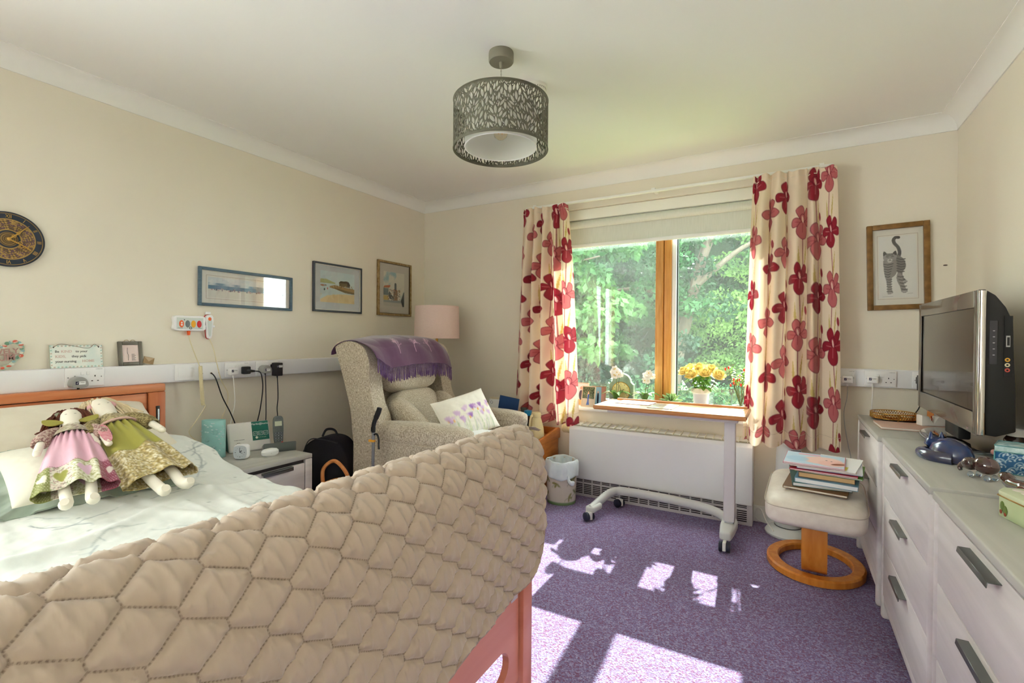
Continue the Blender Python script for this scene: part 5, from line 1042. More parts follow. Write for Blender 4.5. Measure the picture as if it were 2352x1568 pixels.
# roses in a white jug-like pot
ro = thing('rose_pot', 'yellow roses in a white frilled pot on the sill', 'flowers', (-.502, 3.435, SZ))
MB().lathe([(0, 0), (.040, 0), (.043, .02), (.052, .165), (.050, .165), (.040, .01), (0, .01)], 36).build('pot', M('white glazed pot', (240, 240, 240), .3), ro)
MB().lathe([(.050, .150), (.060, .158), (.064, .172), (.061, .188), (.054, .180), (.050, .165)], 60, wob=lambda a, q: .06*math.sin(a*14) if q in (2, 3) else 0).build('frilled_rim', M('cream ceramic frill', (238, 232, 214), .4), ro)
m_rose = M('yellow rose petal', (252, 230, 140), .6, c2=(254, 240, 180), scale=30, sss=.0); rnd = random.Random(3)
for k, (x, y, z, r) in enumerate(((-.105, -.02, .290, .036), (-.055, -.035, .272, .040), (-.015, .01, .318, .036), (.028, -.03, .285, .038), (.060, .01, .312, .034), (.108, -.02, .272, .040), (.0, .035, .295, .034), (-.075, .03, .315, .032))):
    c = Vector((x, y, z)); f_ = Vector((x*3.0, -.55+y*3, .75)).normalized(); e1 = f_.orthogonal().normalized(); e2 = f_.cross(e1); gs = []
    for ring, (n, op) in enumerate(((3, 1.35), (4, 1.05), (5, .65), (6, .25))):
        for q in range(n): an = 2*PI*q/n+ring*.6+k; d = (e1*math.cos(an)+e2*math.sin(an))*math.cos(op)+f_*math.sin(op); gs.append(petal(c+(e1*math.cos(an)+e2*math.sin(an))*r*.12, d, f_, r*1.05, r*(.8+.12*ring), .45-.12*ring))
    join(gs).build('rose', m_rose, ro, ang=80); MB().tube(spline([(x*.25, y*.3, .16), (x*.6, y*.6, z-.08), tuple(c-f_*.01)], 5), .003, 6).build('stem', m_stem, ro)
m_rl = M('rose leaf', (84, 138, 44), .45, c2=(120, 168, 60), scale=25)
for k in range(34):
    a = rnd.uniform(0, 2*PI); r = rnd.uniform(.02, .085); z = rnd.uniform(.175, .265); leaf((r*.5*math.cos(a), r*.4*math.sin(a), z), (r*.9*math.cos(a), r*.7*math.sin(a)-.01, z+.012), ((r+.035)*math.cos(a), (r+.025)*.8*math.sin(a)-.015, z-.012), .036, m_rl, ro)
# chilli plant and white watering-can-like pot
ch = thing('chilli_plant', 'bushy chilli plant with red fruit at the curtain end of the sill', 'plant', (-.262, 3.455, SZ)); MB().lathe([(0, 0), (.038, 0), (.046, .075), (.048, .085), (.043, .085), (.038, .01), (0, .01)], 28, wob=lambda a, q: .02*math.sin(16*a) if q in (1, 2) else 0).build('pot', M('white ribbed pot', (236, 238, 240), .4), ch); MB().lathe([(0, .072), (.043, .072), (0, .076)], 20).build('soil', M('soil', (70, 54, 44), .95), ch)
rnd = random.Random(15); m_cl = M('bright leaf', (136, 184, 60), .45, c2=(170, 206, 90), scale=25); m_red = M('chilli red', (214, 60, 30), .3)
for k in range(9):
    a = 2*PI*k/9; tip = Vector((.075*math.cos(a)*rnd.uniform(.5, 1.1), .045*math.sin(a), .27+rnd.uniform(-.07, .05))); MB().tube(spline([(0, 0, .07), tuple(tip*.5+Vector((0, 0, .04))), tuple(tip)], 5), .0025, 5).build('branch', m_stem, ch)
    for q in range(6): p = tip*(.6+.08*q)+Vector((0, 0, .07*(1-q/6))); b = rnd.uniform(0, 2*PI); leaf(p, p+Vector((.018*math.cos(b), .014*math.sin(b), .010)), p+Vector((.040*math.cos(b), .028*math.sin(b), .002)), .016, m_cl, ch)
    for q in range(2): p = tip+Vector((rnd.uniform(-.02, .02), rnd.uniform(-.025, .0), rnd.uniform(-.05, .02))); MB().ell(tuple(p), (.006, .006, .011), 8, 6).build('chilli', m_red, ch)
al = thing('aloe', 'small pot with long grey green spear leaf near the chilli plant', 'plant', (-.315, 3.405, SZ)); MB().lathe([(0, 0), (.024, 0), (.030, .055), (.027, .055), (.022, .008), (0, .008)], 22).build('pot', M('white ribbed pot', (236, 238, 240), .4), al)
for (dx, dz, dy) in ((-.075, .10, -.01), (.05, .085, 0), (.012, .12, .01)): leaf((0, 0, .05), (dx*.5, dy*.5, .05+dz*.7), (dx, dy, .05+dz), .016, M('grey green spear', (126, 150, 130), .5), al)
# ---- tower fan behind the curtain hem
fn = thing('tower_fan', 'white tower fan on a round base behind the footstool', 'fan', (.012, 3.282, 0))
m_fan = M('white fan plastic', (222, 226, 226), .4); m_fg = M('pale grey fan plastic', (196, 200, 200), .4)
MB().lathe([(0, 0), (.118, 0), (.122, .012), (.112, .028), (.085, .044), (.070, .050), (0, .050)], 44).build('base', m_fan, fn)
MB().lathe([(.066, .050), (.070, .053), (.072, .12), (.075, .16), (.0, .16)], 40).build('motor_housing', m_fg, fn); MB().torus((0, 0, .052), .069, .003, 40, 6).build('swivel_ring', M('dark ring', (70, 76, 76), .6), fn)
MB().lathe([(0, .158), (.070, .158), (.066, .30), (.064, .46), (.060, .505), (.045, .522), (0, .526)], 40, (0, .058, 0), 1.05, .62).build('body', m_fan, fn)
g = MB()
for k in range(8): g.box((.012+k*.0065, .0165+.0022*k, .17), (.0155+k*.0065, .020+.0022*k, .495))
for k in range(6): pass
gs = stuff(g.build('grille_bars', M('dark grille', (66, 72, 96), .6), fn, flat=True)); 
MB().box((-.078, -.020, .085), (-.058, .0, .115), .003).build('badge', M('dark ring', (70, 76, 76), .6), fn)
# ---- footstool
fs = thing('footstool', 'cream leather footstool on an orange bentwood ring base', 'footstool', (.12, 2.70, 0), R(-3))
m_lea = M('cream leather', (222, 212, 200), .45, c2=(214, 202, 190), scale=30, bump=.15, bscale=260, spec=.4)
nu, nv = 72, 40; a = np.linspace(0, 2*PI, nu, endpoint=False)[None, :]*np.ones((nv, 1)); f = np.linspace(-PI/2, PI/2, nv)[:, None]*np.ones((1, nu))
def pw(v, k): return np.sign(v)*np.abs(v)**k
rx, ry, rz = .198, .245, .062; x = rx*pw(np.cos(f), .28)*pw(np.cos(a), .30); y = ry*pw(np.cos(f), .28)*pw(np.sin(a), .30); z = rz*pw(np.sin(f), .55); z = .395+z+y*.10+.012*np.clip(z/rz, 0, 1)*(1-(x/rx)**2)*(1-(y/ry)**2)
gridmesh('seat_pad', np.stack([x, y, z], -1), m_lea, None, fs, closeu=True)
sm = [(rx*1.004*float(pw(np.cos(q), .30)), ry*1.004*float(pw(np.sin(q), .30)), .428+ry*float(pw(np.sin(q), .30))*.10) for q in np.linspace(0, 2*PI, 96, endpoint=False)]; MB().tube(sm, .0022, 5, closed=True).build('seam', M('leather seam', (190, 176, 162), .6), fs)
m_bent = M('orange beech', (206, 120, 40), .35, c2=(222, 144, 62), scale=6, stretch=(6, 6, .8), detail=6)
g = MB(); hp = spline([(0, .09, .345), (0, .02, .330), (0, -.035, .27), (0, -.045, .17), (0, -.02, .085), (0, .03, .045), (0, .12, .035)], 8); rows = []
for i, p in enumerate(hp):
    t = (hp[min(i+1, len(hp)-1)]-hp[max(i-1, 0)]).normalized(); nn = Vector((1, 0, 0)).cross(t); rows.append([g._v(p+Vector((sx*.052, 0, 0))+nn*d) for sx, d in ((-1, -.010), (1, -.010), (1, .010), (-1, .010))])
for A, B_ in zip(rows, rows[1:]):
    for k in range(4): g._f([A[k], A[(k+1) % 4], B_[(k+1) % 4], B_[k]])
g._f(rows[0]); g._f(rows[-1][::-1]); g.build('bentwood_post', m_bent, fs, ang=40)
g = MB(); rows = []
for i in range(72):
    q = 2*PI*i/72; cx, sy = math.cos(q), math.sin(q); rows.append([g._v((cx*rr*.215/.215, .19+sy*rr2, z_)) for rr, rr2, z_ in ((.215, .250, .004), (.215, .250, .030), (.207, .242, .037), (.166, .198, .037), (.160, .192, .030), (.160, .192, .004))])
for i in range(72):
    A, B_ = rows[i], rows[(i+1) % 72]
    for k in range(6): g._f([A[k], A[(k+1) % 6], B_[(k+1) % 6], B_[k]])
g.build('ring_base', m_bent, fs, ang=40)
MB().box((-.06, .03, .325), (.06, .15, .350), .006).build('seat_bracket', M('dark bracket', (60, 50, 46), .6), fs)
# ---- books and magazines on the footstool
zb = [.4700]
def seat_tilt(): return (R(5.2), 0)
def flatbook(name, label, cat, w, d, h, cx, cy, rz, cover, pages, gap=.0008, cov2=None, spine=True):
    r_ = thing(name, label, cat, (.12+cx, 2.68+cy, zb[0]+cy*.095), 0, 'reading matter piled on the footstool'); r_.rotation_euler = (R(5.4), 0, R(rz)); t = min(.0022, h*.2)
    MB().box((-w/2, -d/2, 0), (w/2, d/2, t), .0004, 1).build('back_cover', cover, r_); MB().box((-w/2+.002, -d/2+.002, t), (w/2-.002, d/2-.003, h-t)).build('pages', pages, r_, flat=True); MB().box((-w/2, -d/2, h-t), (w/2, d/2, h), .0004, 1).build('front_cover', cov2 or cover, r_)
    if spine: MB().box((-w/2-.0006, -d/2, 0), (-w/2+.0022, d/2, h), .0005, 1).build('spine', cover, r_)
    zb[0] += h+gap; return r_
m_pg_ = M('book pages', (228, 222, 208), .8, c2=(206, 198, 184), scale=3, stretch=(1, 1, 400)); m_pw = M('white page block', (236, 236, 234), .8, c2=(214, 214, 214), scale=3, stretch=(1, 1, 400)); m_tan = M('yellowed pages', (214, 178, 128), .8, c2=(196, 158, 110), scale=3, stretch=(1, 1, 400))
flatbook('book', 'thin brown book at the bottom of the footstool pile', 'book', .25, .19, .012, .005, -.02, -9, M('brown cloth cover', (120, 84, 50), .6), m_pg_)
flatbook('book', 'green hardback sticking out at the back of the footstool pile', 'book', .23, .25, .018, .015, .035, 3, M('dark green cover', (40, 84, 74), .5), m_pw)
flatbook('book', 'blue and white hardback low in the footstool pile', 'book', .24, .17, .022, .045, -.02, -8, M('blue grey cover', (106, 148, 170), .45), m_pw)
flatbook('book', 'thick paperback with yellowed pages in the footstool pile', 'book', .215, .16, .024, .045, -.01, -6, M('dark paper cover', (96, 82, 74), .5), m_tan)
flatbook('magazine', 'magazine with green spine edge in the footstool pile', 'magazine', .26, .19, .006, .055, .0, -9, M('green magazine cover', (96, 150, 60), .35), m_pw)
flatbook('magazine', 'red spined magazine in the middle of the footstool pile', 'magazine', .26, .20, .007, .035, .0, -7, M('red magazine cover', (190, 40, 56), .35), m_pw)
flatbook('magazine', 'white and navy magazine near the top of the footstool pile', 'magazine', .25, .19, .008, .055, .005, -5, M('navy magazine spine', (46, 62, 130), .35), m_pw, cov2=M('white magazine cover', (226, 226, 230), .35))
flatbook('magazine', 'cream catalogue near the top of the footstool pile', 'magazine', .255, .20, .006, .035, .005, -8, M('cream catalogue cover', (226, 212, 196), .4), m_pw)
pl = thing('note_sheet', 'loose white sheet with a yellow sticky note on the footstool pile', 'paper', (.205, 2.685, zb[0]+.0008)); pl.rotation_euler = (R(5.4), 0, R(-14)); MB().box((-.085, -.105, 0), (.085, .105, .0008)).build('sheet', M('white card', (236, 236, 236), .5), pl, flat=True); MB().box((.0, -.09, .0009), (.05, -.04, .0014)).build('sticky_note', M('yellow note', (228, 222, 110), .6), pl, flat=True)
zb[0] += .0025
cv = Canvas(.235, .18, 400, (196, 220, 236)); cv.ell(.15, .09, .085, .06, .1, (244, 206, 196)); cv.ell(.19, .06, .06, .045, .3, (240, 190, 180), .8); cv.ell(.215, .06, .035, .014, .4, (150, 84, 60)); cv.ell(.165, .10, .004, .004, 0, (50, 40, 50)); cv.ell(.185, .092, .004, .004, 0, (50, 40, 50)); cv.rect(.05, .15, .14, .165, (236, 160, 180)); cv.rect(0, 0, .235, .012, (232, 206, 220)); cv.ell(.05, .08, .05, .04, 0, (168, 206, 230), .8)
mg = flatbook('magazine', 'glossy magazine with a pink and pale blue cover topping the footstool pile', 'magazine', .24, .185, .006, -.005, -.005, -6, M('pink magazine cover', (206, 130, 150), .3), m_pw); cv.plane('printed_cover', PR('glossy cover print', .3, 0, 1, .5), mg, ((1, 0, 0), (0, 1, 0)), (-.118, -.09, .0062))
# cable of the fan
cable('fan_cable', 'white fan cable curling by the skirting next to the radiator', [(-.06, 3.20, .03), (-.10, 3.26, .06), (-.13, 3.34, .10), (-.16, 3.395, .085), (-.165, 3.40, .03), (-.12, 3.395, .006), (-.02, 3.395, .006)], .003, m_white)
# ================================================================ CHESTS OF DRAWERS AND TELEVISION
def chest(label, y0, y1, zt, xf, nd=3):
    w = y1-y0; r_ = thing('chest_of_drawers', label, 'chest of drawers', (.56, (y0+y1)/2, 0), 0, 'matching whitewashed chests along the wall'); f = xf-.56; bk = .745-.56; h = w/2
    MB().box((f-.004, -h, zt-.022), (bk, h, zt), .004, 3).build('top', m_oak_top, r_)
    MB().box((f+.022, -h+.002, .075), (bk, h-.002, zt-.0225), .002).build('carcass', m_oak, r_)
    for s in (-1, 1):   # rounded corner posts running to the floor
        MB().box((f-.002, s*h-(.034 if s > 0 else 0), .0), (f+.05, s*h+(0 if s > 0 else .034), zt-.0225), .013, 4).build('corner_post', m_oak, r_); MB().box((bk-.05, s*h-(.034 if s > 0 else 0), .0), (bk, s*h+(0 if s > 0 else .034), .08), .006, 2).build('back_foot', m_oak, r_)
    MB().box((f+.004, -h+.034, .062), (f+.03, h-.034, .098), .003).build('bottom_rail', m_oak, r_)
    MB().box((f+.0195, -h+.033, .09), (f+.0225, h-.033, zt-.0225)).build('shadow_gap', m_gap, r_, flat=True)
    zs = np.linspace(.102, zt-.028, nd+1)
    for k in range(nd):
        d = MB().box((f+.001, -h+.037, zs[k]+.0015), (f+.020, h-.037, zs[k+1]-.0015), .002).build('drawer', m_oak, r_); zt_ = zs[k+1]-.020
        MB().prism([(f+.002, zt_+.003), (f-.020, zt_+.003), (f-.022, zt_-.009), (f-.020, zt_-.009), (f-.019, zt_+.001), (f+.002, zt_+.001)], -.092, .092, 'xz', .0006, 1).build('handle', m_gun, d)
    return r_
chest('whitewashed chest of drawers nearest the window wall behind the footstool', 2.585, 3.285, .738, .345)
chest('whitewashed chest of drawers in the middle under the television', 1.735, 2.515, .748, .350)
chest('whitewashed chest of drawers closest to the camera with the floral tin', .935, 1.705, .745, .350)
CZ = .748
tv = thing('television', 'flat screen television with glossy grey bezel on the chests', 'television', (.60, 2.585, CZ))
m_bez = M('glossy grey bezel', (112, 107, 99), .22, .3, spec=.5, coat=.25); m_tvb = M('black tv casing', (30, 29, 30), .55)
TY, TX = .415, -.05    # half width, front plane (local x)
z0, z1 = .088, .577
f = MB(); bw, bt, bb = .040, .058, .075
f.box((TX, -TY, z0), (TX+.022, -TY+bw, z1), .004).box((TX, TY-bw, z0), (TX+.022, TY, z1), .004).box((TX, -TY+bw, z1-bt), (TX+.022, TY-bw, z1), .003).box((TX, -TY+bw, z0), (TX+.022, TY-bw, z0+bb), .003); f.build('bezel', m_bez, tv)
MB().box((TX+.007, -TY+bw, z0+bb), (TX+.011, TY-bw, z1-bt)).build('screen', M('dark matte screen', (44, 42, 40), .18, spec=.9, coat=.35), tv, flat=True)
MB().box((TX+.0035, -TY+bw-.003, z0+bb-.003), (TX+.0075, TY-bw+.003, z0+bb)).box((TX+.0035, TY-bw, z0+bb), (TX+.0075, TY-bw+.003, z1-bt)).box((TX+.0035, -TY+bw-.003, z1-bt), (TX+.0075, TY-bw+.003, z1-bt+.003)).build('screen_bead', m_tvb, tv, flat=True)
MB().tube([(TX+.012, -TY-.001, z0+.004), (TX+.012, -TY-.001, z1-.004)], .010, 14).build('chrome_edge', M('chrome', (214, 210, 206), .08, 1.0), tv)
q = [(TX+.022, z0+.004), (TX+.022, z1-.002), (TX+.045, z1-.020), (TX+.070, z1-.060), (TX+.088, z1-.11), (TX+.092, z1-.25), (TX+.096, z0+.16), (TX+.098, z0+.02), (TX+.05, z0)]; MB().prism(q, -TY+.002, TY-.002, 'xz', .004).build('back_casing', m_tvb, tv)
s_ = MB().box((TX+.030, -TY-.001, z0+.24), (TX+.050, -TY+.004, z0+.385), .002).build('control_strip', M('charcoal strip', (58, 56, 60), .5), tv)
for k in range(5): MB().box((TX+.038, -TY-.0022, z0+.27+.020*k), (TX+.043, -TY-.001, z0+.2725+.020*k)).build('button', M('pale marking', (190, 186, 190), .5), s_, flat=True)
pr = MB().box((TX+.066, -TY-.0005, z0+.20), (TX+.086, -TY+.004, z0+.40)).build('port_panel', M('port black', (16, 16, 18), .6), tv, flat=True)
for k, c in enumerate(((206, 90, 80), (226, 214, 180), (232, 170, 60))): MB().torus((TX+.074, -TY-.001, z0+.222+.017*k), .0048, .0018, 16, 6, 'xz').build('phono_socket', M('socket ring %d' % k, c, .4), pr)
MB().box((TX+.070, -TY-.0012, z0+.298), (TX+.080, -TY, z0+.335)).build('hdmi_socket', M('metal socket', (180, 182, 186), .3, .9), pr, flat=True); MB().box((TX+.0725, -TY-.0018, z0+.303), (TX+.0785, -TY-.001, z0+.330)).build('socket_slot', m_blk, pr, flat=True)
MB().box((TX+.03, -.09, .02), (TX+.07, .09, z0+.06), .008).build('stand_neck', m_tvb, tv)
g = MB(); rows = []
for i in range(60): a = 2*PI*i/60; rows.append((.115*math.cos(a)-.0, .275*math.sin(a)))
g.prism([(x+.01, y) for x, y in rows], 0, .012, 'xy', .004, 2); g.build('stand_base', M('piano black base', (30, 30, 34), .08, spec=.7, coat=.8), tv)
g = MB(); g.tube([(x*1.005+.01, y*1.005, .005) for x, y in rows], .0045, 6, closed=True); g.build('stand_trim', M('silver trim', (196, 204, 212), .2, .9), tv)
MB().box((TX-.0006, -TY+.075, z0+.008), (TX+.0004, -TY+.10, z0+.016)).build('logo_plate', M('silver trim', (196, 204, 212), .2, .9), tv, flat=True)
# blue-grey paper lying propped in front of the base
# ---- brass gallery tray with coasters
ty = thing('gallery_tray', 'round brass gallery tray near the window wall trunking', 'tray', (.482, 3.165, .738))
MB().lathe([(0, .010), (.096, .010), (.098, .013), (0, .013)], 48).build('tray_base', M('brown tray felt', (150, 92, 40), .6), ty)
for z in (.012, .038): MB().torus((0, 0, z), .098, .0025, 56, 6).build('rim_wire', m_brass, ty)
g = MB()
for k in range(56):
    a, b = 2*PI*k/56, 2*PI*(k+1.6)/56; g.tube([(.098*math.cos(a), .098*math.sin(a), .012), (.098*math.cos(b), .098*math.sin(b), .038)], .0013, 4).tube([(.098*math.cos(b), .098*math.sin(b), .012), (.098*math.cos(a), .098*math.sin(a), .038)], .0013, 4)
stuff(g.build('gallery_lattice', m_brass, ty))
for a in (.6, 2.7, 4.8): MB().ell((.085*math.cos(a), .085*math.sin(a), .005), .005, 10, 6).build('ball_foot', m_brass, ty)
for k, (x, y, w) in enumerate(((-.050, .030, 'by the curtain side'), (.012, .052, 'at the wall side'), (.058, -.002, 'at the television side'), (-.012, -.030, 'in the front middle'), (.0, .006, 'in the centre'))):
    c = thing('coaster', 'round cream coaster on the brass tray %s' % w, 'coaster', (.482+x, 3.165+y, .7513+(.004 if k == 4 else 0)+.0004*k), 0, 'cream coasters on the brass tray'); MB().lathe([(0, 0), (.032, 0), (.034, .003), (.032, .006), (0, .006)], 30).build('disc', M('cork brown disc', (176, 104, 50), .6), c); MB().lathe([(.029, .0060), (.030, .0075), (0, .0085)], 30, wob=lambda a, q: .05*math.sin(10*a) if q < 2 else 0).build('cream_face', M('cream coaster face', (236, 228, 206), .5), c)
fd = thing('card_folder', 'pale pink card folder lying flat across two chests', 'folder', (.525, 2.905, .7395), R(2)); MB().box((-.145, -.10, 0), (.145, .10, .003), .0008, 1).build('lower_board', M('pink card', (222, 184, 168), .6), fd); MB().box((-.144, -.098, .003), (.144, .098, .008)).build('papers', M('paper edges', (228, 226, 220), .8), fd, flat=True); MB().box((-.145, -.10, .008), (.145, .10, .011), .0008, 1).build('upper_board', M('pink card', (222, 184, 168), .6), fd)
hc = thing('candle_block', 'white ceramic block with a red wick standing on the pink folder', 'candle holder', (.592, 2.96, .751), R(20)); g = MB(); g.prism([(-.05, 0), (.05, 0), (.05, .045), (.02, .045), (.0, .012), (-.02, .045), (-.05, .05)], -.022, .022, 'xz', .004, 2); g.build('block', M('white ceramic', (236, 232, 226), .4), hc); MB().tube(spline([(0, 0, .014), (.004, 0, .03), (.001, 0, .044)], 4), .002, 5).build('wick', M('red thread', (176, 30, 44), .6), hc)
ub = thing('book', 'orange edged white book standing upright behind the television', 'book', (.630, 3.09, .739), R(-4)); MB().box((-.012, -.09, 0), (.012, .09, .19)).build('pages', m_pw, ub, flat=True); MB().box((-.0155, -.093, 0), (-.0125, .093, .195), .0006, 1).build('orange_cover', M('orange cover', (222, 136, 56), .5), ub); MB().box((.0125, -.093, 0), (.0155, .093, .195), .0006, 1).build('back_cover', M('orange cover', (222, 136, 56), .5), ub)
# ---- lustre ceramic cat, asleep
ct = thing('ceramic_cat', 'blue lustre ceramic sleeping cat in front of the television', 'ornament', (.478, 2.150, CZ), R(-72)); ct.scale = (.9, .9, .9)
m_lus = M('blue lustre glaze', (18, 50, 108), .22, 0, c2=(70, 64, 72), scale=9, detail=5, lo=.46, hi=.68, coat=.4, spec=.6)
def lump(name, prof, c, sx, sy, rot=0, tilt=0): g = MB(); g.T = Matrix.Translation(c) @ Matrix.Rotation(rot, 4, 'Z') @ Matrix.Rotation(tilt, 4, 'Y'); g.lathe(prof, 36, (0, 0, 0), sx, sy); return g
g = lump('b', [(0, 0), (.055, .0), (.066, .012), (.068, .032), (.058, .058), (.036, .076), (.014, .083), (0, .084)], (.012, 0, 0), 1.25, .82); g.build('body', m_lus, ct, ang=80)
g = MB(); g.tube(spline([(.07, -.025, .018), (.02, -.062, .016), (-.05, -.060, .015), (-.092, -.03, .014), (-.098, .005, .016)], 8), list(np.interp(np.linspace(0, 1, 33), [0, .4, .8, 1], [.024, .022, .017, .009])), 14).build('tail', m_lus, ct, ang=80)
g = MB(); g.ell((-.068, -.008, .052), (.034, .029, .027), 28, 18); hd = g.build('head', m_lus, ct, ang=80)
MB().ell((-.096, -.012, .044), (.014, .015, .011), 16, 10).build('muzzle', m_lus, hd, ang=80)
for s in (-1, 1): MB().lathe([(.013, 0), (.010, .012), (.004, .024), (0, .028)], 14, (-.060, -.008+s*.018, .070), 1, .6).build('ear', m_lus, hd, ang=80)
for s in (-1, 1): MB().tube(spline([(-.091, -.008+s*.020, .058), (-.096, -.008+s*.014, .056), (-.097, -.008+s*.008, .058)], 4), .0011, 5).build('closed_eye', M('pale glaze line', (170, 190, 216), .2), hd)
# ---- brown glass animals on clear feet
m_bg = M('dark brown glass', (52, 26, 24), .06, spec=.8, coat=1.0, c2=(78, 40, 40), scale=14); m_cg = M('clear glass feet', (226, 236, 244), .04, trans=.9, ior=1.45, spec=.6)
e1 = thing('glass_elephant', 'round brown glass elephant on clear feet between cat and tin', 'ornament', (.498, 1.915, CZ), R(-55)); e1.scale = (.8, .8, .8)
MB().ell((.018, 0, .052), (.040, .032, .032), 28, 18).build('body', m_bg, e1, ang=80); MB().ell((-.030, -.008, .048), (.026, .027, .024), 26, 16).build('head', m_bg, e1, ang=80); MB().tube(spline([(-.05, -.008, .044), (-.062, -.010, .034), (-.066, -.012, .024), (-.060, -.014, .016)], 6), list(np.interp(np.linspace(0, 1, 19), [0, 1], [.012, .006])), 12).build('trunk', m_bg, e1, ang=80)
for s in (-1, 1): MB().ell((-.022, s*.026-.006, .050), (.013, .005, .017), 16, 10).build('ear', m_bg, e1, ang=80)
for x in (-.022, .034):
    for s in (-1, 1): MB().ell((x, s*.017, .011), (.010, .009, .0112), 14, 10).build('foot', m_cg, e1, ang=80)
e2 = thing('glass_otter', 'long brown glass animal with raised snout beside the floral tin', 'ornament', (.528, 1.700, CZ), R(-75))
g = MB(); g.tube(spline([(-.085, 0, .040), (-.068, 0, .040), (-.045, 0, .030), (0, 0, .030), (.05, 0, .033), (.09, 0, .024)], 8), list(np.interp(np.linspace(0, 1, 41), [0, .08, .2, .35, .6, .85, 1], [.004, .014, .016, .016, .021, .016, .004])), 18).build('body', m_bg, e2, ang=80)
for x in (-.01, .05):
    for s in (-1, 1): MB().ell((x, s*.013, .009), (.008, .008, .0092), 14, 10).build('foot', m_cg, e2, ang=80)
# ---- floral tin
tn = thing('floral_tin', 'pale green eight-sided tin with blossom lid on the closest chest', 'tin', (.510, 1.485, .745), R(-78))
oc = [(-.105, -.038), (-.075, -.062), (.075, -.062), (.105, -.038), (.105, .038), (.075, .062), (-.075, .062), (-.105, .038)]; m_tin = M('pale green tin', (184, 196, 150), .35, c2=(192, 204, 162), scale=14)
MB().prism(oc, 0, .050, 'xy', .002, 1).build('box', m_tin, tn); MB().prism([(x*1.012, y*1.015) for x, y in oc], .047, .060, 'xy', .003, 2).build('lid', M('cream tin lid', (206, 212, 178), .35), tn)
g = MB(); g.tube([(x*1.018, y*1.022, .0485) for x, y in oc], .0018, 6, closed=True); g.build('gold_band', m_brass, tn)
rnd = random.Random(5); m_tl = M('painted leaf', (96, 118, 52), .4); m_tf = M('painted blossom', (240, 230, 222), .4); m_tb = M('painted berry', (150, 60, 44), .35)
for (x, z) in ((-.062, .026), (-.052, .018), (.02, .030), (.035, .020), (.060, .028)): MB().ell((x, -.0625, z), (.008, .0008, .012), 10, 6).build('leaf_print', m_tl, tn)
for (x, z) in ((-.085+.018, .012), (-.072+.02, .010)): MB().ell((x, -.0628, z), (.0045, .0008, .005), 10, 6).build('berry_print', m_tb, tn)
for (y, z) in ((-.012, .018), (.004, .015), (.018, .030)): MB().ell((-.1055, y, z), (.0008, .006, .0065), 10, 6).build('leaf_print', m_tl if y > .01 else m_tb, tn)
for k in range(9): x, y = rnd.uniform(-.08, .08), rnd.uniform(-.042, .042); MB().ell((x, y, .0604), (rnd.uniform(.010, .018), rnd.uniform(.007, .012), .0008), 12, 5).build('blossom_print', m_tf if k % 3 else m_tl, tn)
# ---- blue and white trinket box with metal edges
bx = thing('trinket_box', 'blue and white glass trinket box beside the television base', 'box', (.642, 2.055, CZ), R(-20))
cv = Canvas(.14, .085, 500, (40, 92, 140)); rnd = random.Random(9)
for k in range(40): x, y = rnd.uniform(0, .14), rnd.uniform(0, .085); cv.line([(x+.010*math.cos(t/3), y+.010*math.sin(t/2.4)) for t in range(12)], .0018, (206, 226, 236), .9); cv.ell(x, y, .004, .003, k, (226, 236, 240), .8)
MB().box((-.069, -.049, .001), (.069, .049, .064)).build('box', M('box side blue', (96, 146, 176), .3, c2=(206, 222, 226), scale=60), bx, flat=True)
cv.a[:] = cv.a; o = cv.plane('printed_side', PR('glazed print', .2, 0, 1, .5), bx, ((1, 0, 0), (0, 0, 1)), (-.07, -.0495, .0)); o.scale = (1, 1, .066/.085); cv2 = Canvas(.10, .085, 500, (214, 214, 200)); cv2.noise((160, 190, 196), 60, .45, .6, 3); o = cv2.plane('printed_end', PR('glazed print', .2, 0, 1, .5), bx, ((0, 1, 0), (0, 0, 1)), (-.0695, -.05, 0)); o.scale = (1, 1, .066/.085)
MB().box((-.071, -.051, .065), (.071, .051, .084), .003).build('lid', M('frosted blue lid', (150, 184, 190), .25, c2=(206, 224, 226), scale=50), bx)
g = MB()
for x in (-.0705, .0705):
    for y in (-.0505, .0505): g.tube([(x, y, 0), (x, y, .066)], .0018, 5)
for z in (.0018, .066, .084):
    g.tube([(-.071, -.051, z), (.071, -.051, z), (.071, .051, z), (-.071, .051, z)], .0016, 5, closed=True)
g.build('metal_edging', M('verdigris metal', (110, 170, 176), .35, .6), bx)
MB().ell((-.074, -.01, .055), .009, 14, 10).build('clasp_bead', M('bead red white', (176, 120, 116), .2), bx)
vb = thing('pill_bottle', 'dark bottle with white cap and teal label behind the trinket box', 'bottle', (.668, 2.235, CZ)); MB().lathe([(0, 0), (.030, 0), (.032, .004), (.032, .075), (.024, .088), (.0, .088)], 32).build('bottle', M('amber black glass', (44, 26, 20), .15, coat=.6), vb); MB().lathe([(.0324, .012), (.0328, .013), (.0328, .058), (.0324, .059)], 32).build('teal_label', M('teal label', (16, 96, 104), .4), vb); MB().lathe([(.0330, .058), (.0332, .059), (.0332, .064), (.0330, .065)], 32).build('orange_band', M('orange band', (222, 150, 50), .4), vb); MB().lathe([(0, .086), (.024, .086), (.025, .106), (.023, .110), (0, .110)], 28).build('cap', m_wp, vb)
wd_ = thing('wooden_box', 'plain light wooden block at the frame edge behind the trinket box', 'box', (.705, 2.16, CZ), R(4)); MB().box((-.022, -.04, 0), (.022, .04, .135), .003).build('body', M('light wood block', (206, 170, 120), .5, c2=(190, 150, 100), scale=8, stretch=(6, 6, 1)), wd_); MB().box((-.024, -.042, .135), (.024, .042, .150), .003).build('lid', M('light wood lid', (214, 182, 134), .5), wd_)
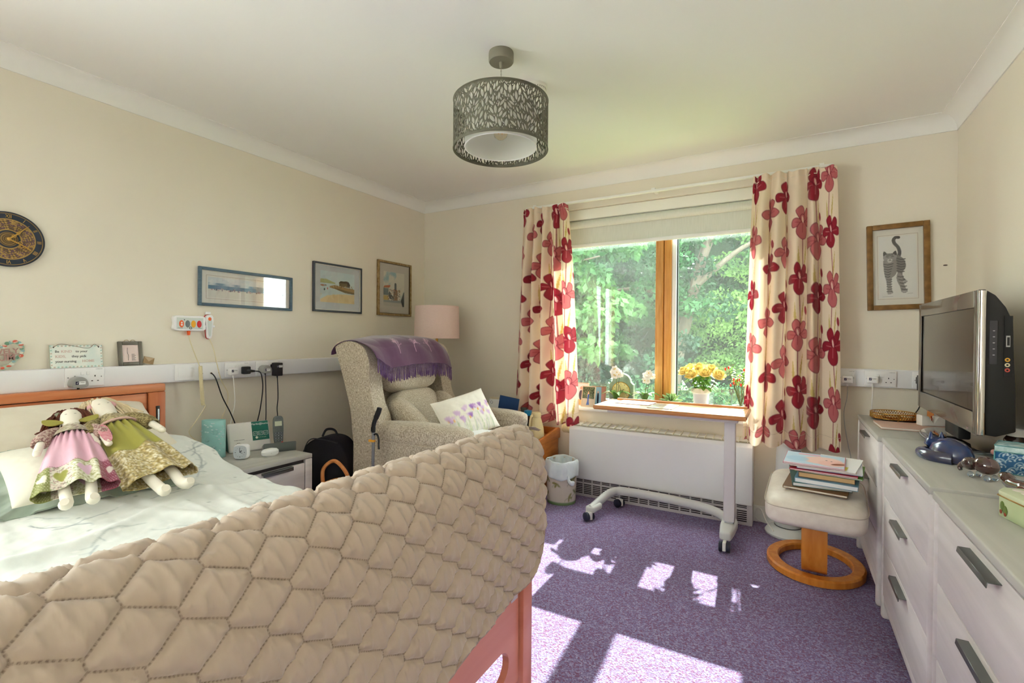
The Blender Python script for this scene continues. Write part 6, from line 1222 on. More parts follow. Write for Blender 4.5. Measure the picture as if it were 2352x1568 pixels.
# ================================================================ ON THE WALLS AND CEILING
LW = (R(90), 0, R(90)); BW = (R(90), 0, 0)     # lettering facing into the room from the left wall / the window wall
m_trunk = M('white pvc trunking', (232, 232, 236), .35)
# ---- dado trunking
def trunking(name, label, a, b, seams):
    r_ = thing(name, label, 'trunking', a); d = Vector(b)-Vector(a)
    MB().box((0, 0, 0), tuple(d), .006, 3).build('channel', m_trunk, r_)
    return r_
trunking('wall_trunking', 'white plastic trunking running along the wall above the bed', (XL+.0005, -.9, .902), (XL+.05, 3.405, 1.0), [])
trunking('wall_trunking', 'white plastic trunking on the window wall behind the television', (.262, YB-.05, .886), (.765, YB-.0005, .987), [])
# ---- accessories: built in a local frame, x right, z up, facing -y; turned for the left wall
def place(root, wall, along, z, proud):
    if wall == 'L': root.location = (XL+.05+proud, along, z); root.rotation_euler = (0, 0, R(90))
    else: root.location = (along, YB-.05-proud, z); root.rotation_euler = (0, 0, 0)
m_sock = M('white socket plastic', (238, 238, 240), .3)
def plate(r_, w, h=.086): MB().box((-w/2, -.009, -h/2), (w/2, 0, h/2), .003, 2).build('plate', m_sock, r_)
def socket(label, wall, along, z, double=True, group='socket plates on the trunking'):
    w = .146 if double else .086; r_ = thing('socket_outlet', label, 'socket', group=group); plate(r_, w); place(r_, wall, along, z, .0003)
    for s in ((-1, 1) if double else (1,)):
        cx = s*.037 if double else .0
        for (x, zz, ww, hh) in ((0, .012, .004, .0075), (-.011, -.011, .0065, .004), (.011, -.011, .0065, .004)): MB().box((cx+x-ww/2, -.0094, zz-.008-hh/2), (cx+x+ww/2, -.0085, zz-.008+hh/2)).build('pin_hole', m_blk, r_, flat=True)
        MB().box((s*.0105-.006 if double else .024, -.0125, .010), (s*.0105+.006 if double else .036, -.008, .026), .0015, 1).build('rocker_switch', m_sock, r_)
    for x in (-w/2+.012, w/2-.012): MB().ell((x, -.009, 0), (.0028, .0012, .0028), 10, 5).build('screw', M('screw grey', (150, 152, 156), .4, .6), r_)
    faint_print(r_, M('grey print', (120, 120, 124), .5), w/2-.020, -.0091, .036, .026, .0016, 6)
    return r_
def pat(r_, x, z, y): 
    MB().box((x-.018, y-.0006, z-.007), (x+.018, y, z+.007)).build('test_label', M('white card', (236, 236, 236), .5), r_, flat=True); MB().box((x-.018, y-.0009, z-.007), (x-.006, y-.0005, z+.007)).build('label_logo', M('navy label patch', (44, 36, 72), .5), r_, flat=True); faint_print(r_, M('grey print', (120, 120, 124), .5), x+.006, y-.0007, z+.002, .020, .0026, 4)
    MB().tube([(x-.0145, y-.0011, z), (x-.0125, y-.0011, z-.003), (x-.0090, y-.0011, z+.004)], .0008, 4).build('label_tick', M('white card', (236, 236, 236), .5), r_)
def charger(label, wall, along, z, kind, name='plug', proud=.0095):
    r_ = thing(name, label, 'plug', group='plugs in the trunking sockets'); place(r_, wall, along, z, proud+.0005)
    if kind == 'white': MB().box((-.026, -.034, -.021), (.026, 0, .021), .009, 4).build('body', m_sock, r_); MB().cyl((0, -.016, -.020), (0, -.016, -.036), .0042, n=10).build('cable_boot', m_sock, r_); pat(r_, 0, .004, -.0345)
    elif kind == 'grey': MB().prism([(p.x, p.y) for p in spline([(-.026, -.020, 0), (.026, -.020, 0), (.024, .012, 0), (0, .026, 0), (-.024, .012, 0)], 5, True)], -.055, 0, 'xz', .008, 3).build('body', M('grey plug plastic', (150, 150, 148), .4), r_); MB().cyl((0, -.03, -.018), (0, -.03, -.032), .005, n=10).build('cable_boot', m_blk, r_); pat(r_, .0, -.002, -.0555)
    elif kind == 'black': MB().box((-.023, -.030, -.022), (.023, 0, .022), .006, 3).build('body', m_blk, r_); MB().tube([(0, -.022, -.002), (.012, -.040, -.004), (.036, -.044, -.006)], [.010, .009, .006], 10).build('cable_boot', m_blk, r_)
    elif kind == 'adapter': MB().box((-.022, -.062, -.052), (.022, -.010, .030), .004, 2).build('body', M('black adaptor', (40, 38, 42), .45), r_); MB().box((-.024, -.012, -.018), (.024, 0, .020), .004, 2).build('plug_base', m_blk, r_); MB().cyl((0, -.036, -.050), (0, -.036, -.064), .004, n=8).build('cable_boot', m_blk, r_); pat(r_, .0, .008, -.0622)
    return r_
# left wall
socket('double socket on the trunking directly above the headboard', 'L', .950, .957)
charger('grey plug adaptor with test label above the headboard', 'L', .915, .937, 'grey')
r_ = thing('blank_plate', 'white blank wall plate beside the coiled call cord', 'wall plate'); place(r_, 'L', 1.379, .953, .0003); plate(r_, .10); MB().box((-.036, -.0125, -.024), (.036, -.009, .024), .003).build('raised_panel', m_sock, r_)
r_ = thing('aerial_plate', 'white aerial plate with a black lead on the trunking', 'wall plate'); place(r_, 'L', 1.511, .953, .0003); plate(r_, .112); MB().cyl((.0, -.008, -.012), (.0, -.016, -.012), .005, n=12).build('aerial_socket', M('chrome', (214, 210, 206), .08, 1.0), r_)
for x in (-.044, .044): MB().ell((x, -.009, -.012), (.0028, .0012, .0028), 10, 5).build('screw', m_gun, r_)
socket('double socket with white and black plugs on the trunking', 'L', 1.664, .953); socket('double socket beside the armchair on the trunking', 'L', 1.853, .951)
charger('white usb charger with test label above the nightstand', 'L', 1.628, .944, 'white'); charger('black mains plug above the nightstand', 'L', 1.706, .947, 'black')
charger('grey plug adaptor in the socket beside the armchair', 'L', 1.818, .947, 'grey'); charger('black power adaptor with white label beside the armchair', 'L', 1.895, .955, 'adapter')
xw = XL+.05+.012
cable('aerial_lead', 'black lead from the aerial plate down behind the monitor box', [(XL+.068, 1.511, .941), (XL+.085, 1.525, .91), (XL+.08, 1.565, .80), (XL+.085, 1.610, .70), (XL+.085, 1.645, .60), (XL+.06, 1.66, .50)], .0035, m_blk)
cable('charger_lead', 'white charging lead hanging from the usb charger', [(XL+.078, 1.628, .910), (XL+.08, 1.633, .84), (XL+.08, 1.637, .76), (XL+.08, 1.622, .69), (XL+.07, 1.610, .60)], .0024, m_white)
cable('mains_lead', 'black mains lead looping from the black plug', [(XL+.105, 1.745, .941), (XL+.11, 1.775, .930), (XL+.10, 1.795, .87), (XL+.09, 1.800, .80), (XL+.09, 1.785, .70), (XL+.07, 1.775, .60), (XL+.06, 1.77, .50)], .0035, m_blk)
cable('adaptor_lead', 'dark lead falling straight from the grey plug adaptor', [(XL+.092, 1.818, .915), (XL+.09, 1.822, .84), (XL+.09, 1.824, .74), (XL+.085, 1.826, .62), (XL+.06, 1.83, .46)], .003, M('charcoal lead', (64, 60, 62), .5))
cable('phone_lead', 'black lead from the power adaptor to the telephone', [(XL+.097, 1.895, .891), (XL+.095, 1.900, .84), (XL+.10, 1.898, .76), (XL+.11, 1.885, .70), (XL+.12, 1.882, .62), (XL+.10, 1.875, .50)], .003, m_blk)
# window wall
socket('single socket on the window wall beside the curtain', 'B', .298, .936, False); socket('double socket with one white charger on the window wall', 'B', .452, .936); socket('socket half hidden behind the television', 'B', .665, .936)
charger('white charger beside the curtain hem on the window wall', 'B', .300, .925, 'white'); charger('white charger in the double socket on the window wall', 'B', .415, .931, 'white'); charger('black power adaptor behind the television', 'B', .630, .935, 'adapter')
cable('charger_lead', 'grey charging lead dangling below the curtain side charger', [(.300, YB-.077, .888), (.298, YB-.075, .82), (.285, YB-.07, .74), (.290, YB-.07, .66), (.305, YB-.07, .56), (.320, YB-.07, .47), (.300, YB-.065, .40), (.30, YB-.06, .34), (.312, YB-.06, .31)], .0024, M('grey lead', (176, 176, 172), .5))
cable('charger_lead', 'white charging lead dropping behind the brass tray', [(.415, YB-.077, .895), (.416, YB-.075, .85), (.414, YB-.07, .79), (.414, YB-.06, .70), (.414, YB-.05, .60)], .0028, m_white)
cable('adaptor_lead', 'black lead from the adaptor behind the television to the chest', [(.630, YB-.097, .871), (.627, YB-.10, .84), (.614, YB-.10, .79), (.596, YB-.095, .75), (.59, YB-.08, .70), (.59, YB-.08, .60)], .003, m_blk)
# ---- nurse call unit and handset
nc = thing('nurse_call_unit', 'white nurse call panel with four coloured buttons above the trunking', 'call unit'); place(nc, 'L', 1.418, 1.217, -.05+.001)
MB().prism([(p.x, p.y) for p in spline([(-.076, -.034, 0), (0, -.038, 0), (.076, -.034, 0), (.079, 0, 0), (.076, .042, 0), (0, .044, 0), (-.076, .042, 0), (-.079, 0, 0)], 5, True)], -.028, 0, 'xz', .004, 2).build('casing', m_sock, nc)
MB().box((-.068, -.0290, -.028), (.068, -.0280, .034), .0004, 1).build('face', M('pale grey face', (206, 214, 210), .5), nc)
for x, c, n_ in ((-.044, (232, 98, 40), 'orange'), (-.013, (110, 118, 120), 'grey'), (.017, (240, 176, 40), 'amber'), (.047, (206, 34, 40), 'red')): MB().ell((x, -.029, .0), (.0125, .0022, .020), 20, 8).build('%s_button' % n_, M('%s call button' % n_, c, .4), nc)
g = MB(); g.ell((-.044, -.0316, .006), (.004, .0006, .005), 10, 5).ell((-.044, -.0316, -.006), (.005, .0006, .005), 10, 5); g.build('figure_symbol', m_white, nc)
MB().torus((.002, -.0295, -.022), .006, .002, 16, 6, 'xz').build('speaker_ring', m_gun, nc); MB().ell((-.030, -.0295, .022), (.003, .001, .003), 8, 5).build('sensor', m_blk, nc)
MB().prism([(-.008, -.038), (.006, -.038), (.004, -.062), (-.006, -.062)], -.022, -.006, 'xz', .002).build('orange_plug', M('orange plug', (238, 96, 36), .4), nc)
faint_print(nc, M('grey print', (120, 120, 124), .5), -.050, -.0291, -.023, .026, .0028, 6); faint_print(nc, M('grey print', (120, 120, 124), .5), .052, -.0291, -.023, .018, .0028, 4)
hs_ = thing('call_handset', 'white and red call handset hanging beside the call panel', 'handset'); place(hs_, 'L', 1.523, 1.212, -.05+.001)
MB().box((-.014, -.012, .062), (.014, 0, .078), .003).build('wall_hook', m_sock, hs_)
sh = spline([(-.010, -.070, 0), (.010, -.070, 0), (.016, -.02, 0), (.021, .03, 0), (.017, .052, 0), (0, .060, 0), (-.017, .052, 0), (-.021, .03, 0), (-.016, -.02, 0)], 5, True); MB().prism([(p.x, p.y) for p in sh], -.026, -.004, 'xz', .005, 2).build('body', m_sock, hs_); MB().prism([(p.x*1.10, p.y*1.03) for p in sh], -.012, -.002, 'xz', .003).build('red_back', M('call red', (204, 44, 40), .4), hs_)
MB().ell((0, -.0265, .036), (.0095, .0018, .0105), 16, 6).build('orange_button', M('orange call button', (232, 98, 40), .4), hs_); MB().prism([(p.x*.62, p.y*.72-.008) for p in sh], -.0268, -.0258, 'xz').build('face', M('pale grey face', (206, 214, 210), .5), hs_)
for s in (-1, 1): MB().box((s*.024-.006, -.022, -.012), (s*.024+.006, -.002, .0), .002).build('cradle_clip', m_sock, hs_)
m_crd = M('cream cord', (226, 214, 176), .5)
cable('thin_cable', 'thin cream cord from the call panel into its coiled lead', [(XL+.018, 1.416, 1.155), (XL+.03, 1.418, 1.12), (XL+.05, 1.428, 1.06), (XL+.075, 1.438, 1.00), (XL+.085, 1.441, .98)], .0022, m_crd)
hc_ = thing('coiled_lead', 'cream coiled call lead hanging in front of the trunking', 'cable', (XL+.088, 1.441, .985)); pts = []
for i in range(46*10): t = i/(46*10); a = 2*PI*46*t; pts.append((.0075*math.cos(a)+.004*math.sin(PI*t), .0075*math.sin(a)+.014*t*t, -.215*t))
MB().tube(pts, .0026, 5).build('coil', m_crd, hc_); MB().tube(spline([pts[-1], (.01, .02, -.225), (.0, -.03, -.31), (-.005, -.055, -.36), (.01, -.01, -.42), (.02, .055, -.465), (.0, .075, -.50)], 6), .0022, 5).build('lead_tail', m_crd, hc_)
cable('handset_cord', 'thin cream cord looping down from the call handset', [(XL+.016, 1.524, 1.142), (XL+.05, 1.530, 1.08), (XL+.07, 1.540, .99), (XL+.075, 1.560, .90), (XL+.07, 1.598, .83), (XL+.07, 1.600, .78), (XL+.07, 1.585, .72), (XL+.07, 1.560, .66), (XL+.06, 1.575, .60), (XL+.05, 1.59, .52)], .0022, m_crd)
# ---- framed pictures (left wall: local x = along the wall, z up)
m_pglass = GLASS('picture glass', (252, 252, 252), 1.1)
def picture(label, wall, c, z, w, h, fw, fd, fmat, mat_c, win, cv, tilt=0.0, inner=None, double=None):
    r_ = thing('framed_picture', label, 'picture')
    if wall == 'L': r_.location = (XL+.0005, c, z); r_.rotation_euler = (0, tilt, R(90))
    else: r_.location = (c, YB-.0005, z); r_.rotation_euler = (0, tilt, 0)
    for (a, b, pa) in (((-w/2, -h/2), (-w/2+fw, h/2), 0), ((w/2-fw, -h/2), (w/2, h/2), 0), ((-w/2+fw, h/2-fw), (w/2-fw, h/2), 1), ((-w/2+fw, -h/2), (w/2-fw, -h/2+fw), 1)):
        MB().box((a[0], -fd, a[1]), (b[0], 0, b[1]), .003, 2).build('frame_bar', fmat, r_)
    if inner:
        iw = .004; g = MB()
        for a, b in (((-w/2+fw, -h/2+fw), (-w/2+fw+iw, h/2-fw)), ((w/2-fw-iw, -h/2+fw), (w/2-fw, h/2-fw)), ((-w/2+fw, h/2-fw-iw), (w/2-fw, h/2-fw)), ((-w/2+fw, -h/2+fw), (w/2-fw, -h/2+fw+iw))): g.box((a[0], -fd*.8, a[1]), (b[0], -.004, b[1]))
        g.build('inner_slip', inner, r_, flat=True)
    MB().box((-w/2+fw*.6, -.005, -h/2+fw*.6), (w/2-fw*.6, -.0005, h/2-fw*.6)).build('mount', mat_c, r_, flat=True)
    x0, z0 = win
    if double: 
        g = MB(); e = .0012; X_, Z_ = x0-double, z0-double
        for a, b in (((X_, Z_), (X_+e, -Z_)), ((-X_-e, Z_), (-X_, -Z_)), ((X_, Z_), (-X_, Z_+e)), ((X_, -Z_-e), (-X_, -Z_))): g.box((a[0], -.0056, a[1]), (b[0], -.0048, b[1]))
        g.build('ruled_line', M('brown ruled line', (150, 110, 84), .6), r_, flat=True)
    cv.plane('painting', PR('matt art print', .6, 0, 1, .3), r_, ((1, 0, 0), (0, 0, 1)), (x0, -.0055, z0))
    MB().box((-w/2+fw*.8, -fd*.62-.001, -h/2+fw*.8), (w/2-fw*.8, -fd*.62, h/2-fw*.8)).build('glazing', m_pglass, r_, flat=True)
    return r_
# beach panorama
cv = Canvas(.48, .115, 420, (214, 222, 226)); cv.noise((236, 238, 238), 22, .42, .6, 4)
cv.rect(0, .045, .48, .068, (104, 142, 172)); cv.noise((122, 156, 182), 18, .45, .7, 7, 1, (slice(int(.055*420), int(.085*420)), slice(None))); cv.rect(0, 0, .48, .046, (224, 222, 214)); rnd = random.Random(2)
for k in range(60): x = rnd.uniform(.01, .47); cv.ell(x, .046+rnd.uniform(-.006, .006), rnd.uniform(.002, .007), .004, 0, rnd.choice(((120, 110, 130), (190, 150, 156), (70, 80, 104), (206, 180, 180))), .85)
picture('long blue framed seaside panorama above the call panel', 'L', 1.764, 1.433, .590, .222, .017, .018, M('slate blue frame', (74, 98, 114), .45, c2=(88, 112, 128), scale=30, stretch=(1, 1, 6)), M('white mount', (232, 230, 224), .7), (-.24, -.0575), cv, double=.010, tilt=R(.3))
# harbour watercolour
cv = Canvas(.31, .225, 420, (206, 226, 230)); cv.noise((222, 234, 234), 9, .4, .7, 3); cv.poly([(0, .135), (0, .165), (.05, .168), (.13, .145), (.13, .135)], (178, 186, 130)); cv.rect(0, .06, .31, .138, (204, 222, 224)); cv.poly([(0, 0), (.31, 0), (.31, .07), (.18, .066), (.06, .05), (0, .02)], (236, 214, 166)); cv.noise((222, 196, 140), 26, .55, .7, 5, .6, (slice(0, 26), slice(None)))
cv.poly([(.08, .118), (.12, .128), (.30, .112), (.31, .112), (.31, .072), (.22, .078), (.13, .100), (.08, .108)], (168, 136, 84)); cv.poly([(.10, .112), (.31, .085), (.31, .072), (.22, .078)], (112, 92, 56))
cv.poly([(.165, .125), (.165, .148), (.235, .150), (.250, .160), (.262, .142), (.262, .120)], (120, 104, 74)); cv.poly([(.16, .148), (.178, .164), (.245, .166), (.25, .150)], (84, 70, 48)); cv.poly([(.24, .148), (.252, .166), (.268, .142), (.264, .120), (.242, .120)], (60, 54, 40)); rnd = random.Random(3)
for k in range(60): cv.ell(rnd.uniform(.11, .29), rnd.uniform(.112, .130), .004, .0025, 0, rnd.choice(((70, 60, 40), (150, 120, 80), (206, 186, 140))), .8)
cv.ell(.018, .120, .020, .006, 0, (176, 120, 84)); cv.ell(.045, .122, .010, .004, 0, (120, 90, 76)); cv.ell(.035, .092, .007, .009, 0, (70, 96, 92)); cv.ell(.062, .100, .005, .008, 0, (206, 80, 74))
picture('dark blue framed watercolour of a harbour jetty', 'L', 2.442, 1.505, .440, .352, .014, .020, M('dark navy frame', (58, 66, 76), .4), M('pale blue grey mount', (206, 212, 216), .7), (-.155, -.105), cv, inner=M('white slip', (226, 224, 214), .5))
# street watercolour
cv = Canvas(.245, .285, 420, (226, 222, 204)); cv.noise((150, 190, 196), 11, .5, .62, 6, .9); cv.noise((236, 226, 206), 9, .55, .7, 9, .8); cv.rect(0, 0, .245, .045, (196, 192, 178)); cv.rect(0, .030, .245, .052, (150, 158, 154))
cv.poly([(0, .045), (0, .155), (.06, .170), (.085, .150), (.085, .05)], (196, 186, 160)); cv.poly([(0, .150), (.01, .165), (.075, .175), (.085, .155)], (206, 110, 64)); cv.rect(0, .09, .055, .145, (104, 118, 116)); cv.rect(0, .05, .06, .085, (200, 170, 96))
cv.poly([(.06, .05), (.06, .145), (.085, .175), (.115, .140), (.12, .05)], (226, 220, 200)); cv.poly([(.055, .09), (.065, .125), (.115, .075), (.115, .055), (.07, .06)], (60, 66, 66)); cv.rect(.115, .05, .165, .135, (150, 120, 90)); cv.poly([(.11, .135), (.14, .155), (.165, .13)], (178, 100, 66)); cv.rect(.125, .14, .15, .18, (96, 104, 104)); cv.ell(.138, .186, .012, .012, 0, (80, 90, 92)); rnd = random.Random(4)
for k in range(90): cv.ell(rnd.uniform(.05, .19), rnd.uniform(.05, .14), .004, .006, 0, rnd.choice(((50, 52, 50), (226, 216, 190), (150, 110, 70), (90, 100, 100))), .75)
cv.poly([(.205, .05), (.235, .12), (.245, .13), (.245, .0), (.225, .0)], (52, 62, 60)); cv.ell(.185, .13, .012, .014, 0, (150, 126, 84), .8)
picture('narrow gold framed street watercolour nearest the corner', 'L', 3.028, 1.555, .395, .450, .016, .022, M('aged gold frame', (140, 112, 66), .35, .4, c2=(178, 156, 112), scale=40), M('stone mount', (206, 200, 188), .7), (-.125, -.145), cv, inner=M('dark slip', (96, 76, 48), .5))
# tabby cat print
cv = Canvas(.165, .345, 520, (232, 230, 224)); dk = (46, 44, 44); md_ = (112, 108, 105); lt_ = (196, 192, 188)
def sp(pts, c, al=1.0): cv.poly([(p.x, p.y) for p in spline([(a_, b_, 0) for a_, b_ in pts], 5, True)], c, al)
cv.line([(p.x, p.y) for p in spline([(.082, .210, 0), (.092, .248, 0), (.086, .280, 0), (.070, .305, 0), (.066, .325, 0), (.076, .338, 0), (.088, .336, 0)], 6)], .015, dk)
sp([(.074, .235), (.098, .228), (.116, .200), (.118, .165), (.104, .140), (.108, .112), (.122, .092), (.112, .084), (.094, .100), (.080, .150)], md_)           # flank and far leg
sp([(.082, .135), (.100, .128), (.108, .085), (.118, .050), (.126, .034), (.118, .026), (.100, .028), (.092, .060), (.078, .100)], (140, 136, 132))             # near hind leg
sp([(.022, .215), (.070, .220), (.082, .180), (.078, .140), (.064, .118), (.056, .110), (.054, .075), (.056, .045), (.062, .030), (.052, .022), (.036, .022), (.036, .050), (.032, .090), (.024, .130), (.020, .170)], (138, 134, 130))  # chest and fore leg
sp([(.018, .232), (.024, .262), (.034, .252), (.062, .250), (.074, .262), (.080, .236), (.074, .208), (.050, .196), (.026, .206)], (150, 146, 142))              # head
sp([(.018, .238), (.022, .264), (.034, .250)], dk); sp([(.062, .250), (.075, .264), (.080, .238)], dk); sp([(.036, .214), (.050, .220), (.062, .212), (.052, .200), (.040, .202)], (214, 210, 206))
for x0, y0, x1, y1 in ((.032, .232, .042, .230), (.056, .230, .066, .233)): cv.line([(x0, y0), (x1, y1)], .003, dk)
cv.ell(.049, .214, .0035, .0025, 0, dk); cv.line([(.049, .213), (.049, .206)], .0014, dk); [cv.line([(.049, .209), (.049+sx_*.028, .209+dy_)], .0008, (90, 88, 86)) for sx_ in (-1, 1) for dy_ in (-.004, .002)]
for k in range(5): cv.line([(.036+.006*k, .236), (.034+.007*k, .250)], .0026, dk, .9)
for k in range(6): y = .192-k*.014; cv.line([(.021+.0012*k, y), (.040, y-.006), (.062-.003*k, y-.001)], .0048, dk, .9)
for k in range(6): y = .104-k*.0135; cv.line([(.034, y), (.045, y-.003), (.056, y)], .0042, dk, .9)
for k in range(6): y = .216-k*.014; cv.line([(.080, y+.004), (.098, y-.004), (.116-.001*k, y-.002)], .0050, dk, .9)
for k in range(5): y = .118-k*.018; cv.line([(.084+.004*k, y), (.096+.004*k, y-.004), (.108+.004*k, y-.002)], .0046, dk, .9)
for (x, y) in ((.046, .026), (.112, .030), (.116, .088)): cv.ell(x, y, .012, .006, 0, (186, 182, 178)); [cv.line([(x-.005+.005*k, y-.005), (x-.005+.005*k, y)], .0014, dk) for k in range(3)]
cv.line([(.014, .008), (.060, .008)], .0015, (150, 146, 142)); cv.line([(.125, .020), (.148, .022)], .0015, (150, 146, 142))
pc = picture('bronze framed print of a tabby cat on the window wall', 'B', .530, 1.565, .280, .482, .028, .024, M('bronze frame', (116, 84, 44), .4, .3, c2=(140, 104, 58), scale=30), M('cream mount', (232, 226, 214), .7), (-.0825, -.1725), cv, double=.008, tilt=R(-1.2))
sm_ = thing('wall_scuff', 'tiny dark scuff on the window wall near the corner', 'scuff', (.735, YB-.0006, 1.56)); MB().ell((0, 0, 0), (.010, .0006, .004), 8, 5).build('mark', M('dark scuff', (90, 78, 66), .8), sm_)
# ---- clock above the bed
ck = thing('wall_clock', 'round navy and gold roman numeral clock over the bed', 'clock'); ck.location = (XL+.0005, .708, 1.558); ck.rotation_euler = (0, 0, R(90))
def disc(r, y0, y1, n=72): return MB().prism([(r*math.cos(2*PI*k/n), r*math.sin(2*PI*k/n)) for k in range(n)], y0, y1, 'xz')
disc(.116, -.016, 0).build('case', M('dark blue grey case', (52, 54, 64), .5), ck)
n = 150; rr = np.linspace(0, .114, 60)[:, None]*np.ones((1, n)); aa = np.linspace(0, 2*PI, n, endpoint=False)[None, :]*np.ones((60, 1)); g1 = (fbm(aa*9+np.cos(aa)*3, rr*260, 3)); col = np.zeros(rr.shape+(3,)); col[:] = (44, 52, 66)
orn = (rr > .042) & (rr < .082); ros = np.sin(aa*8)*.012+np.sin(aa*24)*.006; pat_ = (np.sin((rr-.062)*420+np.cos(aa*8)*3)*np.sin(aa*24+rr*300) > .05); col[orn] = (92, 74, 52); col[orn & pat_] = (176, 142, 78); col[orn & (g1 > .58)] = (96, 70, 84); col[(rr < .030)] = (88, 72, 50); col[(rr < .030) & (np.sin(rr*900) > .2)] = (150, 120, 70)
for q in (.040, .084, .108): col[np.abs(rr-q) < .0016] = (176, 142, 78)
gridmesh('dial', np.stack([rr*np.cos(aa), np.full_like(rr, -.0165), rr*np.sin(aa)], -1), PR('clock dial print', .5), col, ck, closeu=True)
m_gold = M('gold leaf', (206, 164, 84), .35, .5)
for k, s in enumerate(('XII', 'I', 'II', 'III', 'IIII', 'V', 'VI', 'VII', 'VIII', 'IX', 'X', 'XI')): a = PI*k/6; text(s, .021, m_gold, ck, (.096*math.sin(a), -.0172, .096*math.cos(a)), (R(90), a, 0), 'numeral', .0004, sx=.8)
g = MB(); g.tube([(0, -.020, 0), (.030, -.020, .028), (.050, -.020, .052), (.064, -.020, .066)], [.003, .003, .002, .0006], 6).torus((.016, -.020, .015), .006, .0014, 16, 5, 'xz').torus((.030, -.020, .030), .005, .0014, 16, 5, 'xz'); g.build('minute_hand', m_gold, ck)
g = MB(); g.tube([(0, -.021, 0), (.030, -.021, -.014), (.060, -.021, -.032), (.070, -.021, -.038)], [.003, .003, .003, .0006], 6).torus((.036, -.021, -.012), .006, .0014, 16, 5, 'xz').torus((.040, -.021, -.025), .006, .0014, 16, 5, 'xz'); g.build('hour_hand', m_gold, ck); MB().ell((0, -.021, 0), (.007, .004, .007), 16, 8).build('hub', m_gold, ck)
# ---- signs standing on the trunking
TZ_ = 1.0006; SX = XL+.024
hsg = thing('heart_sign', 'flowered heart shaped sign with LOVELY MUM lettering on the trunking', 'sign', (SX-.004, .690, TZ_)); hsg.rotation_euler = (R(0), R(-4), R(90))
ho = spline([(0, .0, 0), (-.055, .045, 0), (-.072, .085, 0), (-.060, .118, 0), (-.030, .122, 0), (0, .102, 0), (.030, .122, 0), (.060, .118, 0), (.072, .085, 0), (.055, .045, 0)], 6, True)
g = MB(); o1 = [(p.x, p.y) for p in ho]; o2 = [(p.x*.80, (p.y-.066)*.74+.068) for p in ho]; A = [[g._v((x, y_, z)) for x, z in o] for o in (o1, o2) for y_ in (-.003, .003)]
for i in range(len(o1)):
    j = (i+1) % len(o1); g._f([A[0][i], A[0][j], A[2][j], A[2][i]]); g._f([A[1][i], A[3][i], A[3][j], A[1][j]]); g._f([A[0][i], A[1][i], A[1][j], A[0][j]]); g._f([A[2][i], A[2][j], A[3][j], A[3][i]])
g.build('heart_rim', M('pale flowered rim', (206, 206, 190), .6, c2=(150, 180, 160), scale=60), hsg)
rnd = random.Random(21)
for k in range(46): p = ho[int(k*len(ho)/46)]; s = .9; MB().ell((p.x*s+rnd.uniform(-.004, .004), -.0035, (p.y-.066)*.88+.067+rnd.uniform(-.004, .004)), (rnd.uniform(.005, .009), .0014, rnd.uniform(.004, .008)), 9, 5).build('painted_flower', M('flower paint %d' % (k % 5), ((206, 96, 76), (232, 190, 176), (110, 150, 126), (150, 186, 190), (226, 226, 214))[k % 5], .6), hsg)
m_wt = M('dusty rose letters', (178, 138, 130), .6); text('LOVELY', .030, m_wt, hsg, (0, -.003, .079), BW, 'lettering', .0015, bold=.0006); text('MUM', .036, m_wt, hsg, (0, -.003, .052), BW, 'lettering', .0015, bold=.0008); MB().box((-.056, -.002, .0645), (.056, .002, .0675)).build('cross_bar', m_wt, hsg, flat=True)
bk_ = thing('kindness_sign', 'hanging sign saying be kind to your kids on the trunking', 'sign', (SX, .935, TZ_)); bk_.rotation_euler = (R(0), R(0), R(90)); bk_.rotation_euler = Euler((R(-8), 0, R(90)))
cv = Canvas(.19, .105, 500, (222, 232, 226)); cv.noise((236, 238, 230), 20, .4, .6, 2)
for k in range(44):
    t = k/44*.59; x, y = (t, .004) if t < .19 else ((.186, t-.19) if t < .295 else ((.485-t, .101) if t < .485 else (.004, .59-t))); cv.ell(x, y, .004, .0035, 0, (196, 176, 160) if k % 2 else (150, 190, 180), .8)
MB().box((-.096, 0, 0), (.096, .005, .106), .001, 1).build('board', M('distressed edge', (160, 170, 150), .7), bk_); cv.plane('painted_face', PR('painted sign', .6), bk_, ((1, 0, 0), (0, 0, 1)), (-.095, -.0004, .0005))
m_tk = M('grey ink', (84, 88, 88), .7); m_pk = M('pale pink ink', (216, 190, 182), .7)
def words(parts, z, size=.0145):
    x = -.078
    for s, m, w in parts: text(s, size*(1.12 if m is m_pk else 1), m, bk_, (x, -.001, z), BW, 'lettering', .0003, align='LEFT', bold=.0002); x += w
words((('Be', m_tk, .021), ('KIND', m_pk, .052), ('to your', m_tk, .06)), .076); words((('KIDS,', m_pk, .058), ('they pick', m_tk, .07)), .053); words((('your nursing', m_tk, .095), ('HOME', m_pk, .05)), .030)
MB().tube(spline([(-.082, -.002, .096), (-.06, -.004, .110), (-.02, -.006, .103), (.04, -.006, .090), (.065, -.004, .108), (.082, -.002, .096)], 6), .0009, 4).build('hanging_wire', M('rusty wire', (110, 90, 74), .5, .5), bk_)
for x in (-.082, .082): MB().ell((x, -.001, .096), (.003, .0015, .003), 8, 5).build('wire_hole', m_blk, bk_)
sf = thing('small_frame', 'small pewter photo frame with a pink verse on the trunking', 'photo frame', (SX, 1.146, TZ_)); sf.rotation_euler = Euler((R(-8), 0, R(90))); m_pew = M('pewter frame', (112, 108, 98), .4, .5)
for a, b in (((-.052, 0), (-.034, .122)), ((.034, 0), (.052, .122)), ((-.034, .104), (.034, .122)), ((-.034, 0), (.034, .018))): MB().box((a[0], -.004, a[1]), (b[0], .010, b[1]), .003, 2).build('frame_bar', m_pew, sf)
MB().box((-.036, .001, .016), (.036, .006, .106)).build('verse_card', M('pink verse card', (228, 206, 200), .6, c2=(234, 216, 210), scale=30), sf, flat=True)
